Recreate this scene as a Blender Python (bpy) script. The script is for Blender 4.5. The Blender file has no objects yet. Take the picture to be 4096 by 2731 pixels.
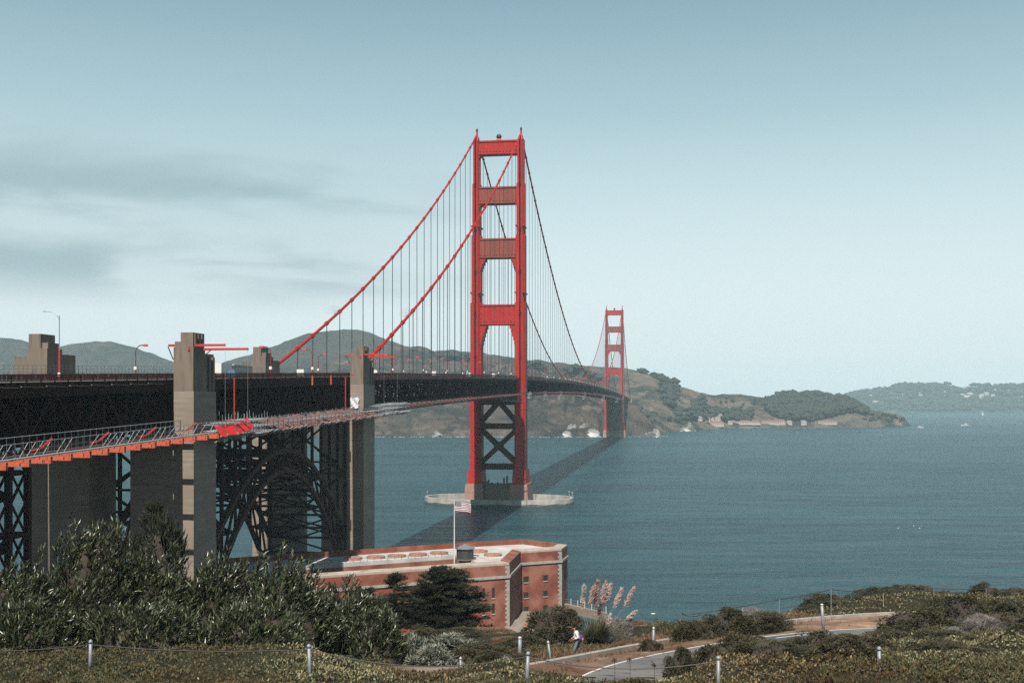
import bpy, math, random
import numpy as np
from mathutils import Vector
R = math.radians
rng = np.random.default_rng(7)
random.seed(7)
scene = bpy.context.scene
col = scene.collection

# ------------------------------------------------------------------ camera, sky, sun, exposure
CAM_H = 62.0
F_PX = 4450.0                      # focal length in pixels of the 4096 px wide photograph
cam_data = bpy.data.cameras.new('camera')
cam = bpy.data.objects.new('camera', cam_data)
col.objects.link(cam)
cam.location = (0, 0, CAM_H)
cam.rotation_euler = (R(90), 0, 0)
cam_data.sensor_width = 36.0
cam_data.lens = 36.0 * F_PX / 4096.0
cam_data.shift_y = 240.5 / 4096.0
cam_data.clip_start = 0.5
cam_data.clip_end = 40000
scene.camera = cam

SUN_EL, SUN_HEAD = 51.0, 8.9      # elevation; heading in which the light travels (from +Y towards +X)
world = bpy.data.worlds.new('World')
scene.world = world
world.use_nodes = True
nt = world.node_tree
nt.nodes.clear()
def wn(t, **k):
    n = nt.nodes.new(t)
    for a, b in k.items():
        setattr(n, a, b)
    return n
sky = wn('ShaderNodeTexSky', sky_type='NISHITA', sun_disc=False)
sky.sun_elevation = R(SUN_EL)
sky.sun_rotation = R(180 + SUN_HEAD)
sky.air_density = 1.0
sky.dust_density = 1.6
sky.ozone_density = 1.2
hs = wn('ShaderNodeHueSaturation')
hs.inputs['Hue'].default_value = 0.475
hs.inputs['Saturation'].default_value = 0.62
hs.inputs['Value'].default_value = 1.0
nt.links.new(sky.outputs[0], hs.inputs['Color'])
# thin stratus: noise on the direction, stretched along the horizon
tc = wn('ShaderNodeTexCoord')
mp = wn('ShaderNodeMapping')
mp.inputs['Scale'].default_value = (5.5, 5.5, 24.0)
mp.inputs['Location'].default_value = (1.35, 0.4, 0.25)
nt.links.new(tc.outputs['Generated'], mp.inputs['Vector'])
nz = wn('ShaderNodeTexNoise')
nz.inputs['Scale'].default_value = 1.0
nz.inputs['Detail'].default_value = 5.0
nz.inputs['Roughness'].default_value = 0.45
nz.inputs['Distortion'].default_value = 0.35
nt.links.new(mp.outputs[0], nz.inputs['Vector'])
cr = wn('ShaderNodeMapRange', interpolation_type='SMOOTHSTEP')
cr.inputs['From Min'].default_value = 0.38
cr.inputs['From Max'].default_value = 0.63
nt.links.new(nz.outputs['Fac'], cr.inputs['Value'])
sp = wn('ShaderNodeSeparateXYZ')
nt.links.new(tc.outputs['Generated'], sp.inputs[0])
def wmap(sock, a, b, c, d):
    m = wn('ShaderNodeMapRange', interpolation_type='SMOOTHSTEP')
    m.inputs['From Min'].default_value = a
    m.inputs['From Max'].default_value = b
    m.inputs['To Min'].default_value = c
    m.inputs['To Max'].default_value = d
    nt.links.new(sock, m.inputs['Value'])
    return m.outputs[0]
def wmul(a, b):
    m = wn('ShaderNodeMath', operation='MULTIPLY')
    nt.links.new(a, m.inputs[0])
    if isinstance(b, float):
        m.inputs[1].default_value = b
    else:
        nt.links.new(b, m.inputs[1])
    return m.outputs[0]
band = wmul(wmap(sp.outputs['Z'], 0.070, 0.115, 0.0, 1.0), wmap(sp.outputs['Z'], 0.175, 0.25, 1.0, 0.0))
west = wmap(sp.outputs['X'], -0.20, 0.04, 1.0, 0.0)
fill = wn('ShaderNodeMapRange')
fill.inputs['To Min'].default_value = 0.28
fill.inputs['To Max'].default_value = 1.0
nt.links.new(cr.outputs[0], fill.inputs['Value'])
cf = wmul(wmul(wmul(fill.outputs[0], band), west), 0.85)
# whitening towards the horizon and deepening towards the zenith, as in the photograph's graded sky
grad = wn('ShaderNodeValToRGB')
grad.color_ramp.interpolation = 'B_SPLINE'
els = grad.color_ramp.elements
GR = [(0.0, (0.84, 0.93, 0.955)), (0.09, (0.86, 0.97, 0.99)), (0.17, (0.68, 0.86, 0.90)), (0.25, (0.445, 0.655, 0.725)), (0.36, (0.235, 0.40, 0.50)), (0.58, (0.080, 0.18, 0.28)), (1.0, (0.030, 0.08, 0.15))]
els[0].position, els[0].color = GR[0][0], (*GR[0][1], 1)
els[1].position, els[1].color = GR[-1][0], (*GR[-1][1], 1)
for p_, c_ in GR[1:-1]:
    e_ = els.new(p_); e_.color = (*c_, 1)
nt.links.new(sp.outputs['Z'], grad.inputs['Fac'])
SKY_K = 0.10
up = wn('ShaderNodeMixRGB', blend_type='MULTIPLY')
up.inputs['Fac'].default_value = 1.0
up.inputs['Color2'].default_value = (1 / SKY_K, 1 / SKY_K, 1 / SKY_K, 1)
nt.links.new(grad.outputs[0], up.inputs['Color1'])
both = wn('ShaderNodeMixRGB')
both.inputs['Fac'].default_value = 0.85
nt.links.new(hs.outputs[0], both.inputs['Color1'])
nt.links.new(up.outputs[0], both.inputs['Color2'])
mix = wn('ShaderNodeMixRGB')
mix.inputs['Color2'].default_value = (3.5, 4.8, 5.2, 1)
nt.links.new(cf, mix.inputs['Fac'])
nt.links.new(both.outputs[0], mix.inputs['Color1'])
low = wn('ShaderNodeMixRGB')
low.inputs['Color1'].default_value = (0.35, 0.6, 0.7, 1)
nt.links.new(wmap(sp.outputs['Z'], -0.03, -0.005, 0.0, 1.0), low.inputs['Fac'])
nt.links.new(mix.outputs[0], low.inputs['Color2'])
bg = wn('ShaderNodeBackground')
bg.inputs['Strength'].default_value = SKY_K * 0.63
nt.links.new(low.outputs[0], bg.inputs['Color'])
out = wn('ShaderNodeOutputWorld')
nt.links.new(bg.outputs[0], out.inputs['Surface'])

sun_data = bpy.data.lights.new('sun', 'SUN')
sun_data.energy = 5.0
sun_data.angle = R(0.53)
sun_data.color = (1.0, 0.92, 0.82)
sun = bpy.data.objects.new('sun', sun_data)
col.objects.link(sun)
ldir = Vector((math.sin(R(SUN_HEAD)) * math.cos(R(SUN_EL)), math.cos(R(SUN_HEAD)) * math.cos(R(SUN_EL)), -math.sin(R(SUN_EL))))
sun.rotation_euler = ldir.to_track_quat('-Z', 'Y').to_euler()
sun.location = (0, -50, 400)

scene.view_settings.view_transform = 'Standard'
scene.view_settings.look = 'None'
scene.view_settings.gamma = 1.0
scene.view_settings.use_curve_mapping = False
scene.view_settings.exposure = 0.62
scene.render.engine = 'CYCLES'
scene.cycles.use_denoising = False   # the photograph is grainy too; denoising smears the leaves
scene.cycles.use_adaptive_sampling = False
scene.cycles.max_bounces = 6
scene.cycles.diffuse_bounces = 1
scene.cycles.transparent_max_bounces = 8

# ------------------------------------------------------------------ helpers
def wp(u, v, Y):
    """A place at depth Y from its position in the photograph as seen 2352 px wide."""
    return Vector(((u * 1.7415 - 2048) / F_PX * Y, Y, CAM_H - (v * 1.7415 - 1606) / F_PX * Y))
def gp(u, v, h):
    """A place at height h from its position in the photograph as seen 2352 px wide."""
    return wp(u, v, (CAM_H - h) * F_PX / (v * 1.7415 - 1606))

def tag(o, label=None, cat=None, group=None, kind=None):
    if label: o['label'] = label
    if cat: o['category'] = cat
    if group: o['group'] = group
    if kind: o['kind'] = kind
    return o
def empty(name, loc=(0, 0, 0), rotz=0.0, parent=None):
    o = bpy.data.objects.new(name, None)
    o.empty_display_size = 0.3
    col.objects.link(o)
    o.location = loc
    o.rotation_euler = (0, 0, rotz)
    if parent: o.parent = parent
    return o
def link(name, me, parent=None, loc=None, rotz=None, scale=None):
    o = bpy.data.objects.new(name, me)
    col.objects.link(o)
    if parent: o.parent = parent
    if loc is not None: o.location = loc
    if rotz is not None: o.rotation_euler = (0, 0, rotz)
    if scale is not None: o.scale = scale
    return o
def copy_tree(o, parent=None):
    c = o.copy()
    col.objects.link(c)
    c.parent = parent
    for ch in list(o.children):
        copy_tree(ch, c)
    return c

class MB:
    def __init__(self):
        self.v, self.f, self.m = [], [], []
        self.mi = 0
    def add(self, vs, fs):
        n = len(self.v)
        self.v += [tuple(p) for p in vs]
        self.f += [tuple(i + n for i in f) for f in fs]
        self.m += [self.mi] * len(fs)
    def box(self, x0, x1, y0, y1, z0, z1):
        self.add([(x0, y0, z0), (x1, y0, z0), (x1, y1, z0), (x0, y1, z0), (x0, y0, z1), (x1, y0, z1), (x1, y1, z1), (x0, y1, z1)],
                 [(0, 3, 2, 1), (4, 5, 6, 7), (0, 1, 5, 4), (1, 2, 6, 5), (2, 3, 7, 6), (3, 0, 4, 7)])
        return self
    def taper(self, cx, cy, w0, d0, w1, d1, z0, z1):
        a, b, c, d = w0 / 2, d0 / 2, w1 / 2, d1 / 2
        self.add([(cx - a, cy - b, z0), (cx + a, cy - b, z0), (cx + a, cy + b, z0), (cx - a, cy + b, z0),
                  (cx - c, cy - d, z1), (cx + c, cy - d, z1), (cx + c, cy + d, z1), (cx - c, cy + d, z1)],
                 [(0, 3, 2, 1), (4, 5, 6, 7), (0, 1, 5, 4), (1, 2, 6, 5), (2, 3, 7, 6), (3, 0, 4, 7)])
        return self
    def beam(self, p, q, w, h):
        p, q = Vector(p), Vector(q)
        d = q - p
        if d.length < 1e-6: return self
        d.normalize()
        up = Vector((0, 0, 1)) if abs(d.z) < 0.99 else Vector((0, 1, 0))
        s = d.cross(up).normalized()
        u = s.cross(d).normalized()
        vs = []
        for c in (p, q):
            for a, b in ((-1, -1), (1, -1), (1, 1), (-1, 1)):
                vs.append(c + s * (a * w / 2) + u * (b * h / 2))
        self.add(vs, [(3, 2, 1, 0), (4, 5, 6, 7), (0, 1, 5, 4), (1, 2, 6, 5), (2, 3, 7, 6), (3, 0, 4, 7)])
        return self
    def tube(self, pts, r, n=6, caps=True):
        pts = [Vector(p) for p in pts]
        rs = r if isinstance(r, (list, tuple)) else [r] * len(pts)
        vs, fs = [], []
        for i, p in enumerate(pts):
            d = (pts[min(i + 1, len(pts) - 1)] - pts[max(i - 1, 0)]).normalized()
            up = Vector((0, 0, 1)) if abs(d.z) < 0.95 else Vector((0, 1, 0))
            s = d.cross(up).normalized()
            u = s.cross(d).normalized()
            for k in range(n):
                a = 2 * math.pi * k / n
                vs.append(p + (s * math.cos(a) + u * math.sin(a)) * rs[i])
        for i in range(len(pts) - 1):
            for k in range(n):
                k2 = (k + 1) % n
                fs.append((i * n + k, i * n + k2, (i + 1) * n + k2, (i + 1) * n + k))
        if caps:
            fs.append(tuple(reversed(range(n))))
            fs.append(tuple((len(pts) - 1) * n + k for k in range(n)))
        self.add(vs, fs)
        return self
    def lathe(self, prof, n=16, c=(0, 0, 0)):
        vs, fs = [], []
        for r, z in prof:
            for k in range(n):
                a = 2 * math.pi * k / n
                vs.append((c[0] + r * math.cos(a), c[1] + r * math.sin(a), c[2] + z))
        for i in range(len(prof) - 1):
            for k in range(n):
                k2 = (k + 1) % n
                fs.append((i * n + k, i * n + k2, (i + 1) * n + k2, (i + 1) * n + k))
        fs.append(tuple(reversed(range(n))))
        fs.append(tuple((len(prof) - 1) * n + k for k in range(n)))
        self.add(vs, fs)
        return self
    def prism(self, poly, z0, z1):
        n = len(poly)
        vs = [(x, y, z0) for x, y in poly] + [(x, y, z1) for x, y in poly]
        fs = [tuple(reversed(range(n))), tuple(range(n, 2 * n))]
        for k in range(n):
            k2 = (k + 1) % n
            fs.append((k, k2, n + k2, n + k))
        self.add(vs, fs)
        return self
    def plate(self, poly, y0, y1):
        """Polygon in the x-z plane extruded along y."""
        n = len(poly)
        vs = [(x, y0, z) for x, z in poly] + [(x, y1, z) for x, z in poly]
        fs = [tuple(range(n)), tuple(reversed(range(n, 2 * n)))]
        for k in range(n):
            k2 = (k + 1) % n
            fs.append((k, n + k, n + k2, k2))
        self.add(vs, fs)
        return self
    def mesh(self, name, mats, smooth=False):
        me = bpy.data.meshes.new(name)
        me.from_pydata(self.v, [], self.f)
        for m in (mats if isinstance(mats, (list, tuple)) else [mats]):
            me.materials.append(m)
        if any(self.m):
            me.polygons.foreach_set('material_index', self.m)
        if smooth:
            me.polygons.foreach_set('use_smooth', [True] * len(me.polygons))
        me.update()
        return me
    def build(self, name, mats, parent=None, smooth=False, loc=None, rotz=None):
        return link(name, self.mesh(name, mats, smooth), parent, loc, rotz)

def np_mesh(name, V, Q, mats, tint=None, smooth=False):
    """Mesh from numpy arrays: V (n,3), Q (m,4 or 3)."""
    me = bpy.data.meshes.new(name)
    V = np.ascontiguousarray(V, dtype=np.float32)
    Q = np.ascontiguousarray(Q, dtype=np.int32)
    k = Q.shape[1]
    me.vertices.add(len(V))
    me.vertices.foreach_set('co', V.ravel())
    me.loops.add(Q.size)
    me.loops.foreach_set('vertex_index', Q.ravel())
    me.polygons.add(len(Q))
    me.polygons.foreach_set('loop_start', np.arange(0, Q.size, k, dtype=np.int32))
    me.polygons.foreach_set('use_smooth', np.full(len(Q), smooth))
    for m in (mats if isinstance(mats, (list, tuple)) else [mats]):
        me.materials.append(m)
    if tint is not None:
        at = me.attributes.new('tint', 'FLOAT_COLOR', 'POINT')
        c = np.ones((len(V), 4), dtype=np.float32)
        c[:, :3] = tint
        at.data.foreach_set('color', c.ravel())
    me.update(calc_edges=True)
    me.validate()
    return me

def hash2(ix, iy, seed):
    n = (ix.astype(np.int64) * 374761393 + iy.astype(np.int64) * 668265263 + seed * 1442695041) & 0xffffffff
    n = ((n ^ (n >> 13)) * 1274126177) & 0xffffffff
    return ((n ^ (n >> 16)) & 0xffff) / 65535.0
def vnoise(x, y, seed=0):
    x = np.asarray(x, float); y = np.asarray(y, float)
    ix, iy = np.floor(x), np.floor(y)
    fx, fy = x - ix, y - iy
    fx = fx * fx * (3 - 2 * fx); fy = fy * fy * (3 - 2 * fy)
    a = hash2(ix, iy, seed); b = hash2(ix + 1, iy, seed)
    c = hash2(ix, iy + 1, seed); d = hash2(ix + 1, iy + 1, seed)
    return (a + (b - a) * fx) * (1 - fy) + (c + (d - c) * fx) * fy
def fbm(x, y, oct=4, seed=0, gain=0.5):
    s, a, t = 0.0, 1.0, 0.0
    for o in range(oct):
        s = s + a * (vnoise(x * 2 ** o + 17.3 * o, y * 2 ** o - 9.1 * o, seed + o) - 0.5)
        t += a
        a *= gain
    return s / t * 2

# ------------------------------------------------------------------ materials
TONE = 0.68                        # the exposure is raised for a hard sun; base colours sit in the lower half of their real range
def tone(c):
    return None if c is None else tuple(x * TONE for x in c)
def nodes(name):
    m = bpy.data.materials.new(name)
    m.use_nodes = True
    t = m.node_tree
    return m, t, t.nodes['Principled BSDF']
def mat(name, c, rough=0.6, c2=None, scale=1.0, metal=0.0, bump=0.0, detail=4.0, stretch=(1, 1, 1), lo=0.35, hi=0.65, spec=0.5, c3=None, scale3=0.3):
    """Colour with noise wear: c mixed to c2 by noise in object space, and to c3 by a larger second noise."""
    m, t, b = nodes(name)
    c, c2, c3 = tone(c), tone(c2), tone(c3)
    b.inputs['Roughness'].default_value = rough
    b.inputs['Metallic'].default_value = metal
    b.inputs['Specular IOR Level'].default_value = spec
    b.inputs['Base Color'].default_value = (*c, 1)
    if c2 is None and not bump:
        return m
    tcn = t.nodes.new('ShaderNodeTexCoord')
    mpn = t.nodes.new('ShaderNodeMapping')
    mpn.inputs['Scale'].default_value = stretch
    t.links.new(tcn.outputs['Object'], mpn.inputs['Vector'])
    nzn = t.nodes.new('ShaderNodeTexNoise')
    nzn.inputs['Scale'].default_value = scale
    nzn.inputs['Detail'].default_value = detail
    t.links.new(mpn.outputs[0], nzn.inputs['Vector'])
    if c2 is not None:
        mr = t.nodes.new('ShaderNodeMapRange')
        mr.inputs['From Min'].default_value = lo
        mr.inputs['From Max'].default_value = hi
        t.links.new(nzn.outputs['Fac'], mr.inputs['Value'])
        mx = t.nodes.new('ShaderNodeMixRGB')
        mx.inputs['Color1'].default_value = (*c, 1)
        mx.inputs['Color2'].default_value = (*c2, 1)
        t.links.new(mr.outputs[0], mx.inputs['Fac'])
        last = mx.outputs[0]
        if c3 is not None:
            n3 = t.nodes.new('ShaderNodeTexNoise')
            n3.inputs['Scale'].default_value = scale3
            n3.inputs['Detail'].default_value = 5
            t.links.new(tcn.outputs['Object'], n3.inputs['Vector'])
            r3 = t.nodes.new('ShaderNodeMapRange')
            r3.inputs['From Min'].default_value = 0.45
            r3.inputs['From Max'].default_value = 0.62
            t.links.new(n3.outputs['Fac'], r3.inputs['Value'])
            x3 = t.nodes.new('ShaderNodeMixRGB')
            x3.inputs['Color2'].default_value = (*c3, 1)
            t.links.new(r3.outputs[0], x3.inputs['Fac'])
            t.links.new(last, x3.inputs['Color1'])
            last = x3.outputs[0]
        t.links.new(last, b.inputs['Base Color'])
    if bump:
        bp = t.nodes.new('ShaderNodeBump')
        bp.inputs['Strength'].default_value = bump
        bp.inputs['Distance'].default_value = 0.3
        t.links.new(nzn.outputs['Fac'], bp.inputs['Height'])
        t.links.new(bp.outputs[0], b.inputs['Normal'])
    return m
def leaf_mat(name, c, rough=0.5, spec=0.4, trans=0.12):
    m, t, b = nodes(name)
    c = tone(c)
    at = t.nodes.new('ShaderNodeAttribute')
    at.attribute_name = 'tint'
    mx = t.nodes.new('ShaderNodeMixRGB')
    mx.blend_type = 'MULTIPLY'
    mx.inputs['Fac'].default_value = 1.0
    mx.inputs['Color1'].default_value = (*c, 1)
    t.links.new(at.outputs['Color'], mx.inputs['Color2'])
    t.links.new(mx.outputs[0], b.inputs['Base Color'])
    b.inputs['Roughness'].default_value = rough
    b.inputs['Specular IOR Level'].default_value = spec
    if trans:
        tr = t.nodes.new('ShaderNodeBsdfTranslucent')
        t.links.new(mx.outputs[0], tr.inputs['Color'])
        ms = t.nodes.new('ShaderNodeMixShader')
        ms.inputs['Fac'].default_value = trans
        t.links.new(b.outputs[0], ms.inputs[1])
        t.links.new(tr.outputs[0], ms.inputs[2])
        t.links.new(ms.outputs[0], t.nodes['Material Output'].inputs['Surface'])
    return m

M = {}
M['orange'] = mat('orange paint', (0.54, 0.010, 0.006), 0.6, (0.40, 0.009, 0.006), 1.1, stretch=(1, 1, 0.06), spec=0.25, c3=(0.40, 0.018, 0.010), scale3=0.12)
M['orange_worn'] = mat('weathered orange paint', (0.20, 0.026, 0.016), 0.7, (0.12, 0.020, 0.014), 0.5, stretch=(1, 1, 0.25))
M['primer'] = mat('orange primer', (0.62, 0.13, 0.065), 0.6, (0.50, 0.10, 0.05), 1.5)
M['steel_shaded'] = mat('shaded orange steel', (0.045, 0.012, 0.009), 0.8, (0.026, 0.010, 0.008), 0.8, spec=0.08)  # orange steel darkened to carry the shade under the deck
M['rope'] = mat('suspender rope', (0.20, 0.25, 0.26), 0.6)
M['concrete_old'] = mat('weathered concrete', (0.25, 0.195, 0.155), 0.85, (0.13, 0.105, 0.085), 1.1, stretch=(1, 1, 0.10), bump=0.15, c3=(0.20, 0.16, 0.125), scale3=0.25)
M['concrete_new'] = mat('pale concrete', (0.35, 0.285, 0.235), 0.85, (0.24, 0.20, 0.17), 0.8, stretch=(0.12, 0.12, 2.2), bump=0.1, c3=(0.26, 0.215, 0.17), scale3=0.15)
M['concrete_pier'] = mat('sea worn concrete', (0.50, 0.48, 0.45), 0.85, (0.34, 0.33, 0.30), 0.3, stretch=(1, 1, 0.5))
M['concrete_pink'] = mat('primed pier concrete', (0.40, 0.24, 0.19), 0.85, (0.32, 0.18, 0.14), 0.4)
M['asphalt'] = mat('asphalt', (0.17, 0.17, 0.165), 0.9, (0.12, 0.12, 0.12), 3.0, bump=0.2, c3=(0.20, 0.20, 0.19), scale3=0.25)
M['deck_asphalt'] = mat('bridge asphalt', (0.06, 0.06, 0.06), 0.9)
M['paint_white'] = mat('white paint', (0.78, 0.78, 0.76), 0.5)
M['brick'] = mat('red brick', (0.26, 0.068, 0.040), 0.9, (0.17, 0.050, 0.032), 0.35, bump=0.1, c3=(0.34, 0.14, 0.095), scale3=0.18)
M['granite'] = mat('granite', (0.44, 0.42, 0.38), 0.8, (0.34, 0.32, 0.29), 1.2)
M['coping'] = mat('coping stone', (0.50, 0.43, 0.36), 0.85, (0.38, 0.32, 0.26), 0.5)
M['roof_white'] = mat('pale roof deck', (0.68, 0.67, 0.65), 0.8, (0.48, 0.46, 0.43), 0.25)
M['dark'] = mat('dark opening', (0.025, 0.023, 0.022), 0.6)
M['iron'] = mat('dark iron', (0.05, 0.055, 0.06), 0.55)
M['iron_roof'] = mat('grey lantern roof', (0.20, 0.22, 0.23), 0.5)
M['galv'] = mat('galvanised steel', (0.34, 0.37, 0.40), 0.5, (0.26, 0.29, 0.32), 6.0, metal=0.2)
M['galv_white'] = mat('bright scaffold tube', (0.55, 0.57, 0.58), 0.45, metal=0.3)
M['cable_black'] = mat('black cable', (0.03, 0.028, 0.026), 0.6)
M['red_cloth'] = mat('red netting', (0.75, 0.012, 0.010), 0.7, (0.55, 0.01, 0.01), 2.0)
M['brown_net'] = mat('rust brown netting', (0.23, 0.075, 0.055), 0.85, (0.12, 0.075, 0.068), 1.6)
M['tarp'] = mat('white tarpaulin', (0.75, 0.77, 0.78), 0.6)
M['wood'] = mat('weathered wood', (0.085, 0.070, 0.058), 0.9, (0.05, 0.042, 0.036), 3.0)
M['bark'] = mat('dark bark', (0.060, 0.048, 0.036), 0.95, (0.035, 0.028, 0.022), 4.0)
M['guano'] = mat('guano stained rock', (0.10, 0.095, 0.085), 0.95, (0.80, 0.79, 0.76), 0.10, lo=0.44, hi=0.53)
M['rock'] = mat('shore rock', (0.10, 0.09, 0.08), 0.95, (0.17, 0.155, 0.13), 0.1)
M['far_tree'] = mat('far tree crown', (0.040, 0.050, 0.036), 0.9, (0.022, 0.030, 0.024), 0.25)
M['house_wall'] = mat('pale house wall', (0.46, 0.43, 0.39), 0.8)
M['house_roof_red'] = mat('red roof', (0.24, 0.105, 0.095), 0.8)
M['house_roof_grey'] = mat('grey roof', (0.24, 0.22, 0.20), 0.8)
M['white_hull'] = mat('white boat hull', (0.80, 0.80, 0.80), 0.35)
M['foam'] = mat('sea foam', (0.75, 0.78, 0.78), 0.8)
M['glass'] = mat('dark window glass', (0.02, 0.025, 0.03), 0.12)
M['skin'] = mat('skin', (0.45, 0.22, 0.15), 0.5)
M['hair'] = mat('dark hair', (0.015, 0.011, 0.010), 0.5)
M['shirt'] = mat('white blouse', (0.78, 0.78, 0.79), 0.8)
M['jeans'] = mat('grey blue trousers', (0.16, 0.20, 0.24), 0.8)
M['bag_orange'] = mat('orange bag cloth', (0.65, 0.22, 0.08), 0.8)
M['bag_purple'] = mat('purple bag cloth', (0.10, 0.05, 0.20), 0.8)
M['sign_black'] = mat('black sign board', (0.022, 0.022, 0.024), 0.5)
M['sign_red'] = mat('red sign band', (0.60, 0.07, 0.03), 0.5)
M['sign_grey'] = mat('grey sign print', (0.22, 0.22, 0.22), 0.6)
M['flag_red'] = mat('flag red', (0.20, 0.02, 0.035), 0.8)
M['flag_blue'] = mat('flag blue', (0.02, 0.025, 0.06), 0.8)
M['flag_white'] = mat('flag white', (0.8, 0.8, 0.8), 0.8)
M['blue_paint'] = mat('blue car paint', (0.08, 0.22, 0.38), 0.35)
M['grey_paint'] = mat('grey car paint', (0.10, 0.11, 0.12), 0.35)
M['tyre'] = mat('tyre rubber', (0.02, 0.02, 0.02), 0.9)
M['lamp_head'] = mat('lamp lens', (0.5, 0.45, 0.3), 0.4)
M['willow'] = leaf_mat('willow leaf', (0.058, 0.068, 0.036), 0.36, 0.7, 0.06)
M['scrub'] = leaf_mat('scrub leaf', (0.066, 0.063, 0.032), 0.6, 0.3)
M['cypress'] = leaf_mat('cypress spray', (0.038, 0.044, 0.026), 0.7, 0.2, 0.05)
M['cover'] = leaf_mat('ground cover leaf', (0.122, 0.110, 0.052), 0.6, 0.3)
M['dry'] = leaf_mat('dry twig', (0.24, 0.15, 0.095), 0.8, 0.2)
M['plume'] = leaf_mat('pampas plume', (0.70, 0.60, 0.57), 0.8, 0.1, 0.15)
M['blade'] = leaf_mat('grass blade', (0.11, 0.125, 0.075), 0.5, 0.4)
M['silver'] = leaf_mat('silver leaf', (0.20, 0.22, 0.18), 0.5, 0.4)
M['twig_grey'] = leaf_mat('bare grey twig', (0.30, 0.27, 0.25), 0.8, 0.2)

# water: turbid teal body, wind ripples at several sizes, long streaks
def water_mat():
    m, t, b = nodes('bay water')
    tcn = t.nodes.new('ShaderNodeTexCoord')
    def noise(scale, stretch, detail):
        mpn = t.nodes.new('ShaderNodeMapping')
        mpn.inputs['Scale'].default_value = stretch
        mpn.inputs['Rotation'].default_value = (0, 0, R(12))
        t.links.new(tcn.outputs['Object'], mpn.inputs['Vector'])
        n = t.nodes.new('ShaderNodeTexNoise')
        n.inputs['Scale'].default_value = scale
        n.inputs['Detail'].default_value = detail
        n.inputs['Roughness'].default_value = 0.6
        t.links.new(mpn.outputs[0], n.inputs['Vector'])
        return n.outputs['Fac']
    st1 = noise(0.006, (0.35, 2.2, 1), 5)
    st2 = noise(0.05, (0.30, 1.5, 1), 6)
    stm = t.nodes.new('ShaderNodeMath')
    stm.operation = 'MULTIPLY_ADD'
    stm.inputs[1].default_value = 0.5
    t.links.new(st2, stm.inputs[0])
    sth = t.nodes.new('ShaderNodeMath')
    sth.operation = 'MULTIPLY'
    sth.inputs[1].default_value = 0.25
    t.links.new(st1, sth.inputs[0])
    st3 = noise(0.0016, (0.6, 1.8, 1), 4)          # wind patches and current lines
    pat = t.nodes.new('ShaderNodeMath')
    pat.operation = 'MULTIPLY_ADD'
    pat.inputs[1].default_value = 0.35
    t.links.new(st3, pat.inputs[0])
    t.links.new(sth.outputs[0], pat.inputs[2])
    t.links.new(pat.outputs[0], stm.inputs[2])
    streak = stm.outputs[0]
    mr = t.nodes.new('ShaderNodeMapRange')
    mr.inputs['From Min'].default_value = 0.40
    mr.inputs['From Max'].default_value = 0.68
    t.links.new(streak, mr.inputs['Value'])
    mx = t.nodes.new('ShaderNodeMixRGB')
    mx.inputs['Color1'].default_value = (0.004, 0.026, 0.035, 1)
    mx.inputs['Color2'].default_value = (0.024, 0.076, 0.092, 1)
    t.links.new(mr.outputs[0], mx.inputs['Fac'])
    t.links.new(mx.outputs[0], b.inputs['Base Color'])
    b.inputs['Roughness'].default_value = 0.32
    b.inputs['Specular IOR Level'].default_value = 0.11
    a = noise(0.22, (0.6, 1.6, 1), 4)
    c = noise(0.045, (0.5, 1.6, 1), 3)
    ad = t.nodes.new('ShaderNodeMath')
    ad.operation = 'MULTIPLY_ADD'
    ad.inputs[1].default_value = 2.0
    t.links.new(c, ad.inputs[0])
    t.links.new(a, ad.inputs[2])
    bp = t.nodes.new('ShaderNodeBump')
    bp.inputs['Strength'].default_value = 1.0
    bp.inputs['Distance'].default_value = 3.5
    t.links.new(ad.outputs[0], bp.inputs['Height'])
    t.links.new(bp.outputs[0], b.inputs['Normal'])
    return m
M['water'] = water_mat()

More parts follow.
